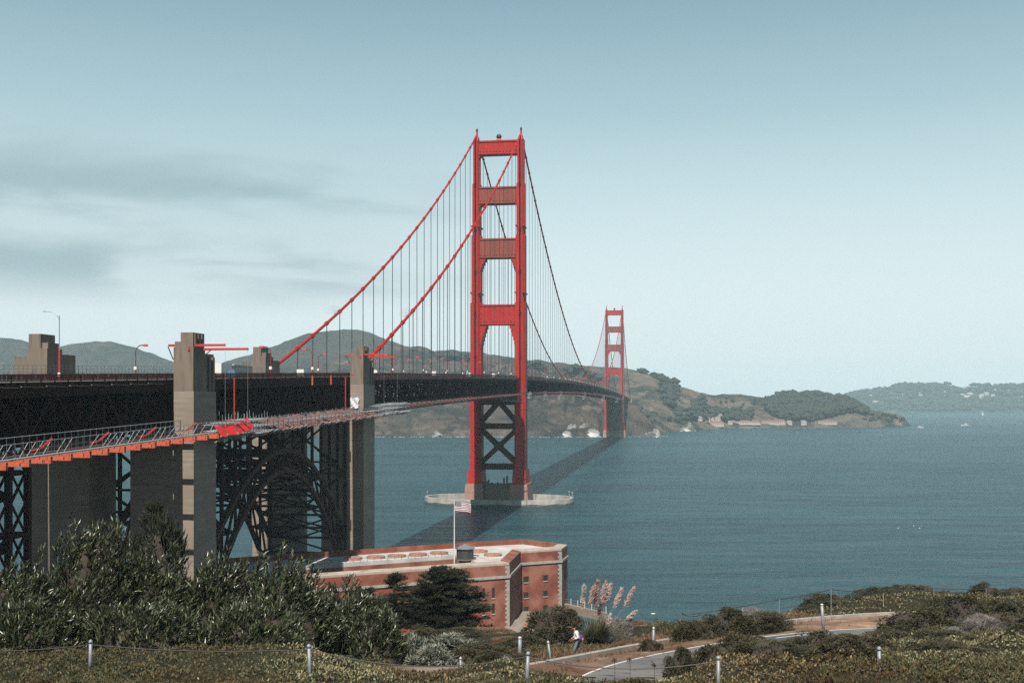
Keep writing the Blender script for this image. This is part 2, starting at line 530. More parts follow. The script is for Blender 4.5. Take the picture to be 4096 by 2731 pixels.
def hill_mat(name, grass, scrub, bare, sc=0.012):
    grass, scrub, bare = tone(grass), tone(scrub), tone(bare)
    m, t, b = nodes(name)
    tcn = t.nodes.new('ShaderNodeTexCoord')
    def noise(scale, detail, stretch=(1, 1, 1), rot=0):
        mpn = t.nodes.new('ShaderNodeMapping')
        mpn.inputs['Scale'].default_value = stretch
        mpn.inputs['Rotation'].default_value = (0, 0, rot)
        t.links.new(tcn.outputs['Object'], mpn.inputs['Vector'])
        n = t.nodes.new('ShaderNodeTexNoise')
        n.inputs['Scale'].default_value = scale
        n.inputs['Detail'].default_value = detail
        n.inputs['Roughness'].default_value = 0.62
        t.links.new(mpn.outputs[0], n.inputs['Vector'])
        return n.outputs['Fac']
    def ramp(s, a, z):
        r = t.nodes.new('ShaderNodeMapRange')
        r.inputs['From Min'].default_value = a
        r.inputs['From Max'].default_value = z
        t.links.new(s, r.inputs['Value'])
        return r.outputs[0]
    def mixc(f, c1, c2):
        x = t.nodes.new('ShaderNodeMixRGB')
        t.links.new(f, x.inputs['Fac'])
        for i, c in ((1, c1), (2, c2)):
            if isinstance(c, tuple):
                x.inputs[i].default_value = (*c, 1)
            else:
                t.links.new(c, x.inputs[i])
        return x.outputs[0]
    base = mixc(ramp(noise(sc, 8), 0.44, 0.58), grass, scrub)
    base = mixc(ramp(noise(sc * 2.3, 6, (1, 1, 0.4)), 0.56, 0.68), base, bare)
    # dark scrub in the gullies, running down the slope; fine speckle of bushes over all
    base = mixc(ramp(noise(sc * 3.2, 6, (1.0, 0.16, 0.16), R(24)), 0.56, 0.66), base, tuple(x * 0.9 for x in scrub))
    base = mixc(ramp(noise(sc * 9, 4), 0.60, 0.66), base, scrub)
    t.links.new(base, b.inputs['Base Color'])
    b.inputs['Roughness'].default_value = 0.95
    b.inputs['Specular IOR Level'].default_value = 0.1
    bp = t.nodes.new('ShaderNodeBump')
    bp.inputs['Strength'].default_value = 0.8
    bp.inputs['Distance'].default_value = 18.0
    t.links.new(noise(sc * 4, 8), bp.inputs['Height'])
    t.links.new(bp.outputs[0], b.inputs['Normal'])
    return m
M['hill_near'] = hill_mat('headland slope', (0.105, 0.080, 0.070), (0.034, 0.034, 0.031), (0.17, 0.135, 0.118))
M['hill_pale'] = hill_mat('dry grass hill', (0.16, 0.130, 0.105), (0.038, 0.044, 0.035), (0.21, 0.17, 0.14), 0.011)
M['hill_back'] = hill_mat('back hill', (0.060, 0.056, 0.048), (0.034, 0.037, 0.033), (0.085, 0.075, 0.062), 0.006)
M['hill_far'] = hill_mat('wooded far shore', (0.050, 0.062, 0.045), (0.035, 0.045, 0.034), (0.16, 0.14, 0.11), 0.008)

def ground_mat():
    m, t, b = nodes('bluff ground')
    at = t.nodes.new('ShaderNodeAttribute')
    at.attribute_name = 'tint'
    tcn = t.nodes.new('ShaderNodeTexCoord')
    n = t.nodes.new('ShaderNodeTexNoise')
    n.inputs['Scale'].default_value = 2.5
    n.inputs['Detail'].default_value = 8
    n.inputs['Roughness'].default_value = 0.7
    t.links.new(tcn.outputs['Object'], n.inputs['Vector'])
    r = t.nodes.new('ShaderNodeMapRange')
    r.inputs['From Min'].default_value = 0.3
    r.inputs['From Max'].default_value = 0.7
    r.inputs['To Min'].default_value = 0.6
    r.inputs['To Max'].default_value = 1.3
    t.links.new(n.outputs['Fac'], r.inputs['Value'])
    x = t.nodes.new('ShaderNodeMixRGB')
    x.blend_type = 'MULTIPLY'
    x.inputs['Fac'].default_value = 1
    t.links.new(at.outputs['Color'], x.inputs[1])
    t.links.new(r.outputs[0], x.inputs[2])
    t.links.new(x.outputs[0], b.inputs['Base Color'])
    b.inputs['Roughness'].default_value = 0.95
    b.inputs['Specular IOR Level'].default_value = 0.1
    bp = t.nodes.new('ShaderNodeBump')
    bp.inputs['Strength'].default_value = 0.7
    bp.inputs['Distance'].default_value = 0.15
    t.links.new(n.outputs['Fac'], bp.inputs['Height'])
    t.links.new(bp.outputs[0], b.inputs['Normal'])
    return m
M['ground'] = ground_mat()
# ------------------------------------------------------------------ setting: water, bluff, far hills, road
mb = MB()
mb.add([(-3600, -3800, 0), (5200, -3800, 0), (5200, 9000, 0), (-3600, 9000, 0)], [(0, 1, 2, 3)])
tag(mb.build('water', M['water']), kind='structure')

CP = []                                        # control points of the bluff: (X, Y, height)
def cp(u, v, Y):
    p = wp(u, v, Y)
    CP.append((p.x, p.y, p.z))
for u, v, Y in [
    (-300, 1600, 34), (0, 1575, 34), (500, 1575, 34), (900, 1585, 36), (1200, 1580, 33), (1430, 1590, 38), (1700, 1585, 31), (2000, 1590, 31), (2352, 1590, 31), (2700, 1590, 31),
    (-300, 1495, 41), (0, 1494, 41), (200, 1498, 41), (350, 1500, 41), (550, 1492, 41), (700, 1494, 40), (800, 1520, 40), (870, 1548, 40), (960, 1556, 42), (1060, 1545, 40), (1140, 1522, 39), (1220, 1514, 39), (1350, 1538, 40), (1430, 1565, 43), (1530, 1545, 38), (1700, 1533, 38), (2000, 1535, 38), (2352, 1530, 38), (2700, 1530, 38),
    (1250, 1522, 46), (1150, 1528, 46), (1000, 1545, 50), (1330, 1515, 55), (1430, 1497, 58), (1560, 1470, 66), (1820, 1432, 80), (2000, 1419, 84), (2180, 1412, 86), (2352, 1414, 86), (2700, 1414, 86),
    (1600, 1500, 56), (1800, 1468, 66), (1950, 1452, 71), (2060, 1445, 74), (2352, 1440, 74), (2700, 1440, 74), (1700, 1500, 50), (1900, 1470, 56), (2200, 1462, 56), (2352, 1465, 54), (2000, 1505, 45), (2300, 1500, 44),
    (1330, 1500, 60), (1450, 1478, 68), (1560, 1458, 76), (1250, 1505, 58), (1420, 1440, 84), (1370, 1450, 90),
    (1700, 1418, 84), (1830, 1408, 92), (1950, 1385, 96), (2080, 1362, 98), (2180, 1382, 98), (2352, 1372, 98), (2700, 1370, 98),
    (300, 1512, 50), (0, 1515, 50), (-300, 1515, 50), (700, 1515, 52), (900, 1512, 60), (1000, 1502, 62), (1100, 1478, 82), (1140, 1464, 104), (1000, 1464, 110), (900, 1462, 110), (600, 1475, 100), (200, 1485, 100), (-200, 1490, 100),
    (1250, 1462, 100), (1180, 1452, 140)]:
    cp(u, v, Y)
CP += [(0, 0, 60.3), (-20, 3, 59.8), (20, 3, 59.8), (0, 18, 57.2), (-25, 18, 57.4), (25, 18, 57.0), (0, -25, 62), (-60, -25, 60), (60, -25, 60), (-120, 0, 52), (120, 0, 54), (-90, 60, 40), (90, 40, 50),
       (-10, 200, 13), (-40, 200, 14), (-75, 213, 17), (-110, 180, 22), (-130, 150, 27), (-95, 165, 22), (-60, 130, 30), (-30, 150, 28), (0, 150, 26), (12, 150, 24), (-200, 150, 16), (-200, 220, 6),
       (0, 282, 4), (-30, 268, 4), (-60, 250, 4), (5, 300, 4), (15.5, 314, 4), (10, 332, 4), (21.5, 312, -3), (22, 326, -3), (17, 338, -1), (19.5, 300, -3), (-40, 330, 4), (-80, 300, 4), (-60, 345, 3), (6, 262, 4.2), (12, 290, 4), (6, 245, 6), (15.5, 250, -2.5), (18.5, 285, -3), (14, 225, 0), (-100, 330, 3),
       (24, 300, -3), (30, 285, -3), (26, 250, -3), (26, 200, -3), (18, 190, 4), (36, 150, -2), (60, 140, -3), (120, 150, -3), (190, 150, -3), (200, 90, 20), (190, 250, -3), (40, 360, -3), (0, 362, -3), (-60, 372, -3), (-110, 380, -3), (-150, 330, -3), (-190, 300, -3), (-260, 250, -3), (-260, 150, 2), (0, 420, -3), (-200, 420, -3), (150, 420, -3), (100, 300, -3), (30, 340, -3),
       (22, 108, 30), (30, 112, 28), (45, 118, 30), (60, 120, 30), (24, 125, 14), (45, 135, 5), (-260, 0, 40), (-260, 420, -3), (250, 420, -3), (250, 0, 40), (250, 150, -3)]
CPa = np.array(CP)
def _phi(d):
    return d
_D = np.sqrt(((CPa[:, None, :2] - CPa[None, :, :2]) ** 2).sum(2))
_n = len(CPa)
_A = np.zeros((_n + 3, _n + 3))
_A[:_n, :_n] = _phi(_D) + np.eye(_n) * -0.15
_A[:_n, _n] = 1; _A[:_n, _n + 1:] = CPa[:, :2] / 100
_A[_n, :_n] = 1; _A[_n + 1:, :_n] = CPa[:, :2].T / 100
_w = np.linalg.solve(_A, np.concatenate([CPa[:, 2], [0, 0, 0]]))

ROAD = [wp(1395, 1582, 38.5), wp(1432, 1550, 45), wp(1520, 1522, 50), wp(1620, 1500, 56), wp(1730, 1480, 62), wp(1830, 1466, 67), wp(1950, 1455, 71.5), wp(2080, 1449, 75), wp(2250, 1447, 77), wp(2500, 1448, 78)]
CURB = [wp(1215, 1524, 49), wp(1280, 1512, 52), wp(1360, 1497, 56), wp(1440, 1482, 61), wp(1560, 1461, 68), wp(1690, 1440, 75.5), wp(1820, 1421, 82), wp(1920, 1412, 85), wp(2040, 1405, 87.5), wp(2180, 1401, 89), wp(2352, 1403, 89), wp(2600, 1405, 88)]
def resample(pts, step):
    o = []
    for a, b in zip(pts[:-1], pts[1:]):
        n = max(1, int((b - a).length / step))
        for k in range(n):
            o.append(a.lerp(b, k / n))
    o.append(pts[-1])
    for _ in range(4):
        o = [o[0]] + [(o[i - 1] + o[i] * 2 + o[i + 1]) / 4 for i in range(1, len(o) - 1)] + [o[-1]]
    return o
ROAD = resample(ROAD, 1.2)
CURB = resample(CURB, 1.2)
ROAD_A = np.array([tuple(p) for p in ROAD]); CURB_A = np.array([tuple(p) for p in CURB])
ROAD_W = 1.6
def near_line(x, y, L):
    d = (x[..., None] - L[:, 0]) ** 2 + (y[..., None] - L[:, 1]) ** 2
    k = d.argmin(-1)
    return np.sqrt(d.min(-1)), L[k, 2], k
def H(x, y, rough=True):
    x = np.atleast_1d(np.asarray(x, float)); y = np.atleast_1d(np.asarray(y, float))
    shp = x.shape
    x, y = x.ravel(), y.ravel()
    z = np.empty(len(x))
    for i in range(0, len(x), 20000):
        sl = slice(i, i + 20000)
        d = np.sqrt((x[sl, None] - CPa[None, :, 0]) ** 2 + (y[sl, None] - CPa[None, :, 1]) ** 2)
        z[sl] = d @ _w[:_n] + _w[_n] + x[sl] / 100 * _w[_n + 1] + y[sl] / 100 * _w[_n + 2]
    if rough:
        far = np.clip((y - 95) / 60, 0, 1)
        z = z + fbm(x / 3.0, y / 3.0, 3, 3) * 0.22 + fbm(x / 3.6, y / 2.6, 2, 13) * 0.55 * np.clip((x - 1) / 4, 0, 1) * np.clip((62 - y) / 12, 0, 1) * np.clip((y - 25) / 5, 0, 1) + far * (fbm(x / 14, y / 14, 4, 5) * 2.0) * np.clip(z / 12, 0, 1)
        near = (y > 25) & (y < 120)
        if near.any():
            d, rz, k = near_line(x[near], y[near], ROAD_A)
            t = np.clip((d - ROAD_W - 0.3) / 1.8, 0, 1)
            z[near] = z[near] * t + (rz - 0.06) * (1 - t)
            d, cz, k = near_line(x[near], y[near], CURB_A)
            zz = z[near]
            t = np.clip((d - 0.5) / 1.6, 0, 1)
            z[near] = zz * t + (np.minimum(zz, cz - 0.22)) * (1 - t)
    return np.maximum(z, -3.0).reshape(shp)
def h1(x, y):
    return float(H([x], [y])[0])

def spaced(lo, hi, c, d0, g):
    a, o = c, []
    d = d0
    while a < hi:
        o.append(a); a += d; d *= g
    o.append(hi)
    a, d = c, d0
    b = []
    while True:
        a -= d; d *= g
        if a < lo: break
        b.append(a)
    b.append(lo)
    return np.array(sorted(b + o))
gx = np.concatenate([spaced(-250, -22, -22, 0.5, 1.06), np.arange(-21.6, 42, 0.4), spaced(42, 240, 42, 0.5, 1.07)])
gy = np.concatenate([np.arange(-24, 26, 2.0), np.arange(26, 100, 0.4), spaced(100, 410, 100, 0.5, 1.025)])
gx = np.unique(np.round(gx, 3)); gy = np.unique(np.round(gy, 3))
GX, GY = np.meshgrid(gx, gy)
GZ = H(GX, GY)
nx, ny = len(gx), len(gy)
def grid_faces(nx, ny):
    i = np.arange(nx * ny).reshape(ny, nx)
    return np.stack([i[:-1, :-1].ravel(), i[:-1, 1:].ravel(), i[1:, 1:].ravel(), i[1:, :-1].ravel()], 1)
def pix(x, y, z):
    return (x / y * F_PX + 2048) / 1.7415, ((CAM_H - z) / y * F_PX + 1606) / 1.7415
# soil, dry litter, bare earth and sand by place
def earth_masks(X, Y):
    dr, _, kr = near_line(X, Y, ROAD_A)
    dc, _, kc = near_line(X, Y, CURB_A)
    # the bare strip lies between the road and the low wall
    between = np.clip(1.0 - (dr + dc - 13.5) / 4.0, 0, 1) * (Y > 44) * (Y < np.interp(X, CURB_A[:, 0], CURB_A[:, 1]) - 0.2)
    n = fbm(X / 1.6, Y / 1.6, 4, 11)
    bare = np.clip(between * 1.6 + n * 0.9 - 0.35, 0, 1)
    return dr, dc, bare
gflat = (GY.ravel() > 25) & (GY.ravel() < 125) & (np.abs(GX.ravel()) < 90)
tint = np.tile(np.array([0.040, 0.038, 0.022]), (nx * ny, 1))
X1, Y1, Z1 = GX.ravel(), GY.ravel(), GZ.ravel()
dr, dc, bare = earth_masks(X1[gflat], Y1[gflat])
tan_c = np.array([0.26, 0.175, 0.125]); red_c = np.array([0.15, 0.075, 0.045])
nn = np.clip(fbm(X1[gflat] / 2.2, Y1[gflat] / 2.2, 4, 21) * 1.4 + 0.42, 0, 1)[:, None]
tb = tan_c * (1 - nn) + red_c * nn
side = np.clip((X1[gflat] - 14) / 10, 0, 1)[:, None]
tb = tb * (1 - side) + side * (np.array([0.42, 0.27, 0.19]) * (1 - nn * 0.45))
tt = tint[gflat]
tint[gflat] = tt * (1 - bare[:, None]) + tb * bare[:, None]
# sandy foot track at the left end of the wall
track = np.exp(-(((X1 - wp(990, 1556, 44).x) / 2.2) ** 2 + ((Y1 - 44.5) / 2.2) ** 2))
tint = tint * (1 - track[:, None]) + np.array([0.36, 0.27, 0.20]) * track[:, None]
# far bluff: dry brown grass; shore apron: sand and stone
farw = np.clip((Y1 - 95) / 25, 0, 1) * (0.55 + 0.9 * fbm(X1 / 7, Y1 / 7, 4, 31))
farw = np.clip(farw, 0, 1)[:, None]
tint = tint * (1 - farw) + np.array([0.085, 0.058, 0.038]) * farw
flat = np.clip(1 - (Z1 - 5.5) / 3, 0, 1) * (Y1 > 235) * (X1 > -45)
tint = tint * (1 - flat[:, None]) + np.array([0.34, 0.29, 0.24]) * flat[:, None]
tint *= (1 + 0.35 * fbm(X1 / 0.9, Y1 / 0.9, 3, 41))[:, None]
me = np_mesh('ground', np.stack([X1, Y1, Z1], 1), grid_faces(nx, ny), M['ground'], np.clip(tint * TONE, 0.01, 0.6), smooth=True)
tag(link('ground', me), kind='structure')

# the wooded land behind the viewpoint, out to the horizon
iy = np.linspace(-3700, -24, 40); ix = np.linspace(-2600, 4200, 60)
IX, IY = np.meshgrid(ix, iy)
IZ = 60 + 25 * fbm(IX / 500, IY / 500, 4, 61) + np.clip(-IY / 3700, 0, 1) * 40 - np.clip((np.abs(IX) - 240) / 900, 0, 1) * 40
edge = np.clip((-24 - IY) / 150, 0, 1)
IZ = (58 - np.clip(np.abs(IX) / 240, 0, 1) * 22) * (1 - edge) + IZ * edge
M['inland'] = mat('wooded inland slopes', (0.040, 0.045, 0.028), 0.95, (0.075, 0.062, 0.040), 0.02, spec=0.1)
tag(link('inland_terrain', np_mesh('inland_terrain', np.stack([IX.ravel(), IY.ravel(), IZ.ravel()], 1), grid_faces(60, 40), M['inland'], smooth=True)), kind='structure')

def strip(pts, off0, off1, dz):
    vs, fs = [], []
    for i, p in enumerate(pts):
        d = (pts[min(i + 1, len(pts) - 1)] - pts[max(i - 1, 0)])
        n = Vector((-d.y, d.x, 0)).normalized()
        vs += [p + n * off0 + Vector((0, 0, dz)), p + n * off1 + Vector((0, 0, dz))]
    for i in range(len(pts) - 1):
        fs.append((2 * i, 2 * i + 1, 2 * i + 3, 2 * i + 2))
    return vs, fs
mb = MB(); mb.add(*strip(ROAD, ROAD_W, -ROAD_W, 0.0))
tag(mb.build('road', M['asphalt']), kind='structure')
mb = MB(); mb.add(*strip(ROAD, ROAD_W - 0.02, ROAD_W - 0.14, 0.006)); mb.add(*strip(ROAD, -ROAD_W + 0.14, -ROAD_W + 0.02, 0.006))
tag(mb.build('road_markings', M['paint_white']), kind='structure')
M['patch'] = mat('fresh asphalt patch', (0.075, 0.08, 0.085), 0.9)
def road_quad(i0, i1, a, b, dz):
    vs, fs = strip(ROAD[i0:i1], a, b, dz)
    return vs, fs
# repair patch with stencilled border on the road
ip = int(np.argmin([abs(p.x - wp(1832, 1466, 67).x) for p in ROAD]))
mb = MB(); mb.add(*road_quad(ip - 2, ip + 3, 1.2, -1.3, 0.004))
tag(mb.build('road_patch', M['patch']), kind='structure')
mb = MB(); mb.add(*road_quad(ip - 1, ip + 3, 0.9, 0.78, 0.008)); mb.add(*road_quad(ip - 1, ip + 1, -0.2, -0.5, 0.008))
tag(mb.build('road_stencil', M['paint_white']), kind='structure')

# low concrete wall beside the footpath, in cast lengths
def low_wall(pts, label):
    root = empty('low_wall', pts[0])
    tag(root, label, 'wall')
    seg = 5
    for i in range(0, len(pts) - 1, seg):
        q = pts[i:i + seg + 1]
        vs, fs = [], []
        for j, p in enumerate(q):
            d = q[min(j + 1, len(q) - 1)] - q[max(j - 1, 0)]
            d.normalize()
            n = Vector((-d.y, d.x, 0)).normalized() * 0.17
            e = d * (0.012 if j == 0 else -0.012 if j == len(q) - 1 else 0)
            for s, zz in ((-1, -0.75), (1, -0.75), (1, 0), (-1, 0)):
                vs.append(p - pts[0] + e + n * s + Vector((0, 0, zz)))
        for j in range(len(q) - 1):
            for k in range(4):
                k2 = (k + 1) % 4
                fs.append((j * 4 + k, j * 4 + k2, j * 4 + 4 + k2, j * 4 + 4 + k))
        fs.append((3, 2, 1, 0)); e0 = (len(q) - 1) * 4
        fs.append((e0, e0 + 1, e0 + 2, e0 + 3))
        m_ = MB(); m_.add(vs, fs); m_.build('wall_section', M['coping_wall'], root)
    return root
M['coping_wall'] = mat('pale concrete kerb', (0.47, 0.43, 0.38), 0.85, (0.36, 0.32, 0.28), 1.5)  # plain pale concrete of the low wall
low_wall(CURB, 'long low concrete wall edging the footpath above the road')

# ---- far shores: sheets that rise from a shoreline to a ridge and fall behind it
def interp(tab, u, j):
    return np.interp(u, [r[0] for r in tab], [r[j] for r in tab])
HILLS = {}
def hill(name, base, ridge, m, du=5.0, nw=34, amp=14.0, seed=1, power=0.85, sc=180.0, rough=4.0, back=900.0, gully=22.0):
    us = np.arange(ridge[0][0], ridge[-1][0] + du / 2, du)
    Yb = interp(base, us, 1)
    v = interp(ridge, us, 1); Yr = interp(ridge, us, 2)
    k = np.array([0.25, 0.5, 0.25])
    v = np.convolve(np.pad(v, 1, 'edge'), k, 'valid'); Yr = np.convolve(np.pad(Yr, 6, 'edge'), np.ones(13) / 13, 'valid')
    hr = CAM_H - (v * 1.7415 - 1606) / F_PX * Yr
    ws = np.concatenate([np.linspace(0, 1, nw), [1.12, 1.35, 1.7, 2.2]])
    V = []
    for w in ws:
        f = min(w, 1.0)
        Y = Yb + (Yr - Yb) * f + (w - f) * back
        X = (us * 1.7415 - 2048) / F_PX * (Yb + (Yr - Yb) * f)
        prof = hr * (f ** power)
        n = fbm(X / sc, Y / (sc * 1.6), 5, seed, 0.55) * amp * 4 * f * (1 - f) + fbm(X / 30, Y / 45, 3, seed + 9) * rough * min(1, f * 8) + (np.abs(fbm((X + 0.35 * Y) / 55, Y / 420, 3, seed + 4)) - 0.25) * gully * min(1, f * 6) * min(1, (1 - f) * 5)
        Z = prof + n
        if w > 1:
            Z = Z * max(0.0, 1 - (w - 1) / 1.25) - (w - 1) * 4
        if w == 0:
            Z = Z * 0 - 2.0
        V.append(np.stack([X, Y, np.maximum(Z, -3.0)], 1))
    V = np.concatenate(V)
    me = np_mesh(name, V, grid_faces(len(us), len(ws)), m, smooth=True)
    o = tag(link(name, me), kind='structure')
    HILLS[name] = (us, ws, V.reshape(len(ws), len(us), 3))
    return o
def on_hill(name, u, w):
    us, ws, V = HILLS[name]
    i = int(np.clip(np.searchsorted(us, u), 0, len(us) - 1)); j = int(np.argmin(np.abs(ws - w)))
    return Vector(V[j, i])
hill('far_headland', [(-500, 3300), (600, 3300)], [(-500, 815, 3900), (-250, 790, 3900), (-100, 800, 3900), (-40, 780, 3900), (10, 775, 3900), (45, 778, 3900), (80, 790, 3900), (112, 803, 3950), (150, 794, 4000), (200, 785, 4000), (250, 784, 4000), (300, 795, 4000), (350, 812, 4000), (390, 828, 4000), (450, 850, 4000), (560, 866, 4000), (600, 870, 4000)],
     M['hill_back'], 6, 26, 16, 4, 0.9, 350, 4)
hill('back_hill', [(380, 2750), (1080, 2750)], [(380, 868, 3400), (440, 850, 3400), (500, 836, 3400), (580, 812, 3400), (640, 790, 3400), (700, 768, 3400), (760, 758, 3400), (820, 757, 3400), (860, 767, 3400), (900, 784, 3400), (950, 800, 3400), (1010, 818, 3400), (1080, 835, 3400)],
     M['hill_back'], 5, 30, 14, 8, 0.9, 260, 4)
hill('headland_slope', [(560, 1850), (855, 1957), (1400, 1960), (1480, 1985), (1532, 2010)],
     [(560, 862, 2500), (700, 850, 2500), (820, 806, 2500), (880, 788, 2600), (920, 791, 2600), (960, 794, 2600), (1000, 807, 2600), (1040, 802, 2600), (1100, 809, 2600), (1180, 822, 2500), (1240, 829, 2500), (1300, 834, 2450), (1340, 842, 2400), (1390, 868, 2300), (1440, 914, 2190), (1462, 930, 2140), (1480, 955, 2080), (1500, 978, 2040), (1525, 1000, 2020), (1532, 1003, 2016)],
     M['hill_near'], 3.0, 60, 15, 12, 0.8, 120, 5)
hill('bay_hill', [(1230, 2080), (1500, 2170), (1560, 2340), (1600, 2420), (1700, 2600), (1900, 2720), (2000, 2740), (2086, 2790), (2094, 2800)],
     [(1230, 838, 3000), (1300, 836, 3000), (1350, 840, 3000), (1400, 842, 3000), (1460, 850, 2900), (1490, 858, 2850), (1520, 870, 2800), (1560, 886, 2800), (1600, 899, 2800), (1640, 907, 2850), (1675, 905, 2900), (1700, 904, 2900), (1740, 911, 2900), (1765, 914, 2900), (1850, 913, 2900), (1930, 924, 2900), (1975, 938, 2890), (2000, 943, 2870), (2030, 947, 2850), (2062, 951, 2830), (2078, 960, 2820), (2088, 973, 2815), (2094, 979, 2812)],
     M['hill_pale'], 3.0, 50, 9, 20, 0.95, 110, 3)
hill('far_shore', [(1780, 6250), (2352, 6250), (2900, 6250)],
     [(1780, 930, 6900), (1850, 925, 6900), (1940, 914, 6900), (1960, 907, 6900), (2010, 900, 6900), (2040, 894, 6900), (2070, 886, 6900), (2110, 880, 6900), (2140, 879, 6900), (2170, 884, 6900), (2210, 889, 6900), (2260, 886, 6900), (2300, 888, 6900), (2352, 886, 6900), (2500, 878, 6900), (2700, 890, 6900), (2900, 905, 6900)],
     M['hill_far'], 5, 30, 10, 31, 0.9, 200, 8)

# haze over the strait
mh = bpy.data.materials.new('sea haze')
mh.use_nodes = True
th = mh.node_tree
th.nodes.clear()
pv = th.nodes.new('ShaderNodeVolumePrincipled')
pv.inputs['Color'].default_value = (0.62, 0.90, 1.0, 1)
pv.inputs['Density'].default_value = 7.2e-5
pv.inputs['Anisotropy'].default_value = -0.15
mo = th.nodes.new('ShaderNodeOutputMaterial')
th.links.new(pv.outputs[0], mo.inputs['Volume'])
mb = MB().box(-3900, 5500, -4000, 9400, -4.2, 330)
tag(mb.build('haze', mh), kind='stuff')
# ------------------------------------------------------------------ the suspension bridge (its own axes: x across, y along, towards the far shore)
AX = R(8.42)
BX, BY = -8.0, 683.0
bridge = empty('suspension_bridge', (BX, BY, 0), -AX)
tag(bridge, 'long red suspension bridge crossing the strait on two tall towers', 'bridge')
def bw(t, s, z):
    return Vector((BX + s * math.sin(AX) + t * math.cos(AX), BY + s * math.cos(AX) - t * math.sin(AX), z))
_dp = [(-640, 61.5), (-532, 64.2), (-474, 65.7), (-346, 69.4), (-170, 73.6), (0, 76.8), (320, 79.0), (640, 79.6), (960, 77.8), (1280, 73.8), (1623, 66.5), (1760, 63)]
_pc = np.polyfit([p[0] / 1000 for p in _dp], [p[1] for p in _dp], 5)
def dh(s):
    return float(np.polyval(_pc, s / 1000))
S_END0, S_END1 = -640, 1740
HALF = 12.6
def along(s0, s1, step):
    n = max(1, round((s1 - s0) / step))
    return [s0 + (s1 - s0) * i / n for i in range(n + 1)]

# deck: slab with sidewalks, floor beams, railing, fascia
deck = empty('deck', (0, 0, 0), 0, bridge)
def sweep(profile, ss, m):
    """Closed t-z profile (z relative to the deck surface) swept along the bridge."""
    vs, fs = [], []
    n = len(profile)
    for s in ss:
        z = dh(s)
        vs += [(t, s, z + dz) for t, dz in profile]
    for i in range(len(ss) - 1):
        for k in range(n):
            k2 = (k + 1) % n
            fs.append((i * n + k, (i + 1) * n + k, (i + 1) * n + k2, i * n + k2))
    fs.append(tuple(range(n))); fs.append(tuple(reversed(range((len(ss) - 1) * n, len(ss) * n))))
    m.add(vs, fs)
SS = along(S_END0, S_END1, 15.24)
mb = MB(); sweep([(-9.4, -0.7), (9.4, -0.7), (9.4, 0), (-9.4, 0)], SS, mb)
mb.build('roadway', M['deck_asphalt'], deck)
for sgn in (-1, 1):
    mb = MB(); sweep(sorted([(sgn * 9.41, -0.5), (sgn * HALF, -0.5)]) + sorted([(sgn * HALF, 0.2), (sgn * 9.41, 0.2)], reverse=True), SS, mb)
    mb.build('sidewalk', M['concrete_new'], deck)
    mb = MB(); sweep(sorted([(sgn * (HALF + 0.01), -2.1), (sgn * (HALF + 0.16), -2.1)]) + sorted([(sgn * (HALF + 0.16), 0.15), (sgn * (HALF + 0.01), 0.15)], reverse=True), SS, mb)
    mb.build('fascia_girder', M['steel_shaded'], deck)
    mb = MB()
    sweep(sorted([(sgn * (HALF - 0.1), 1.2), (sgn * (HALF + 0.1), 1.2)]) + sorted([(sgn * (HALF + 0.1), 1.36), (sgn * (HALF - 0.1), 1.36)], reverse=True), SS, mb)
    sweep(sorted([(sgn * (HALF - 0.05), 0.35), (sgn * (HALF + 0.05), 0.35)]) + sorted([(sgn * (HALF + 0.05), 0.45), (sgn * (HALF - 0.05), 0.45)], reverse=True), SS, mb)
    s = S_END0
    while s < S_END1:
        z = dh(s)
        mb.box(sgn * HALF - 0.09, sgn * HALF + 0.09, s - 0.09, s + 0.09, z + 0.15, z + 1.42)
        s += 3.81
    s = S_END0
    while s < -300:
        z = dh(s)
        mb.box(sgn * HALF - 0.02, sgn * HALF + 0.02, s - 0.09, s + 0.09, z + 0.45, z + 1.2)
        s += 0.32
    while s < S_END1:
        z = dh(s)
        mb.box(sgn * HALF - 0.02, sgn * HALF + 0.02, s - 0.3, s + 0.3, z + 0.45, z + 1.2)
        s += 1.0
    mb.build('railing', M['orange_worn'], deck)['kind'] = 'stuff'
# pale cable trays below the railing of the approach
tray_me = MB().box(0, 0.28, -2.9, 2.9, -0.08, 0.08).mesh('cable_tray', M['concrete_old'])
s = -600
while s < -480:
    link('cable_tray', tray_me, deck, (HALF + 0.17, s, dh(s) - 0.55)); s += 6.6
mb = MB(); sweep([(-16.5, -9.6), (-12.9, -9.6), (-12.9, -9.4), (-16.5, -9.4)], along(-620, -474.3, 7.3), mb)  # unseen slab added on the far side to shade the pylon leg
mb.build('shade_catwalk', M['steel_shaded'], deck)
# the sidewalks run wider on the suspended spans
for sgn in (-1, 1):
    mb = MB(); sweep(sorted([(sgn * (HALF + 0.17), -0.9), (sgn * 13.9, -0.9)]) + sorted([(sgn * 13.9, 0.12), (sgn * (HALF + 0.17), 0.12)], reverse=True), [s for s in SS if -338 < s < 1620], mb)
    mb.build('sidewalk_bracket', M['orange_worn'], deck)
# tall mesh fence on the far sidewalk of the approach
mb = MB()
s = -620
while s < -300:
    z = dh(s); mb.box(-HALF - 0.45, -HALF - 0.38, s - 0.04, s + 0.04, z, z + 3.0); s += 1.5
for s0, s1 in zip(along(-620, -300, 10)[:-1], along(-620, -300, 10)[1:]):
    for dz in (1.7, 2.3, 2.98):
        mb.beam((-HALF - 0.41, s0, dh(s0) + dz), (-HALF - 0.41, s1, dh(s1) + dz), 0.04, 0.05)
mb.build('safety_fence', M['galv'], deck)

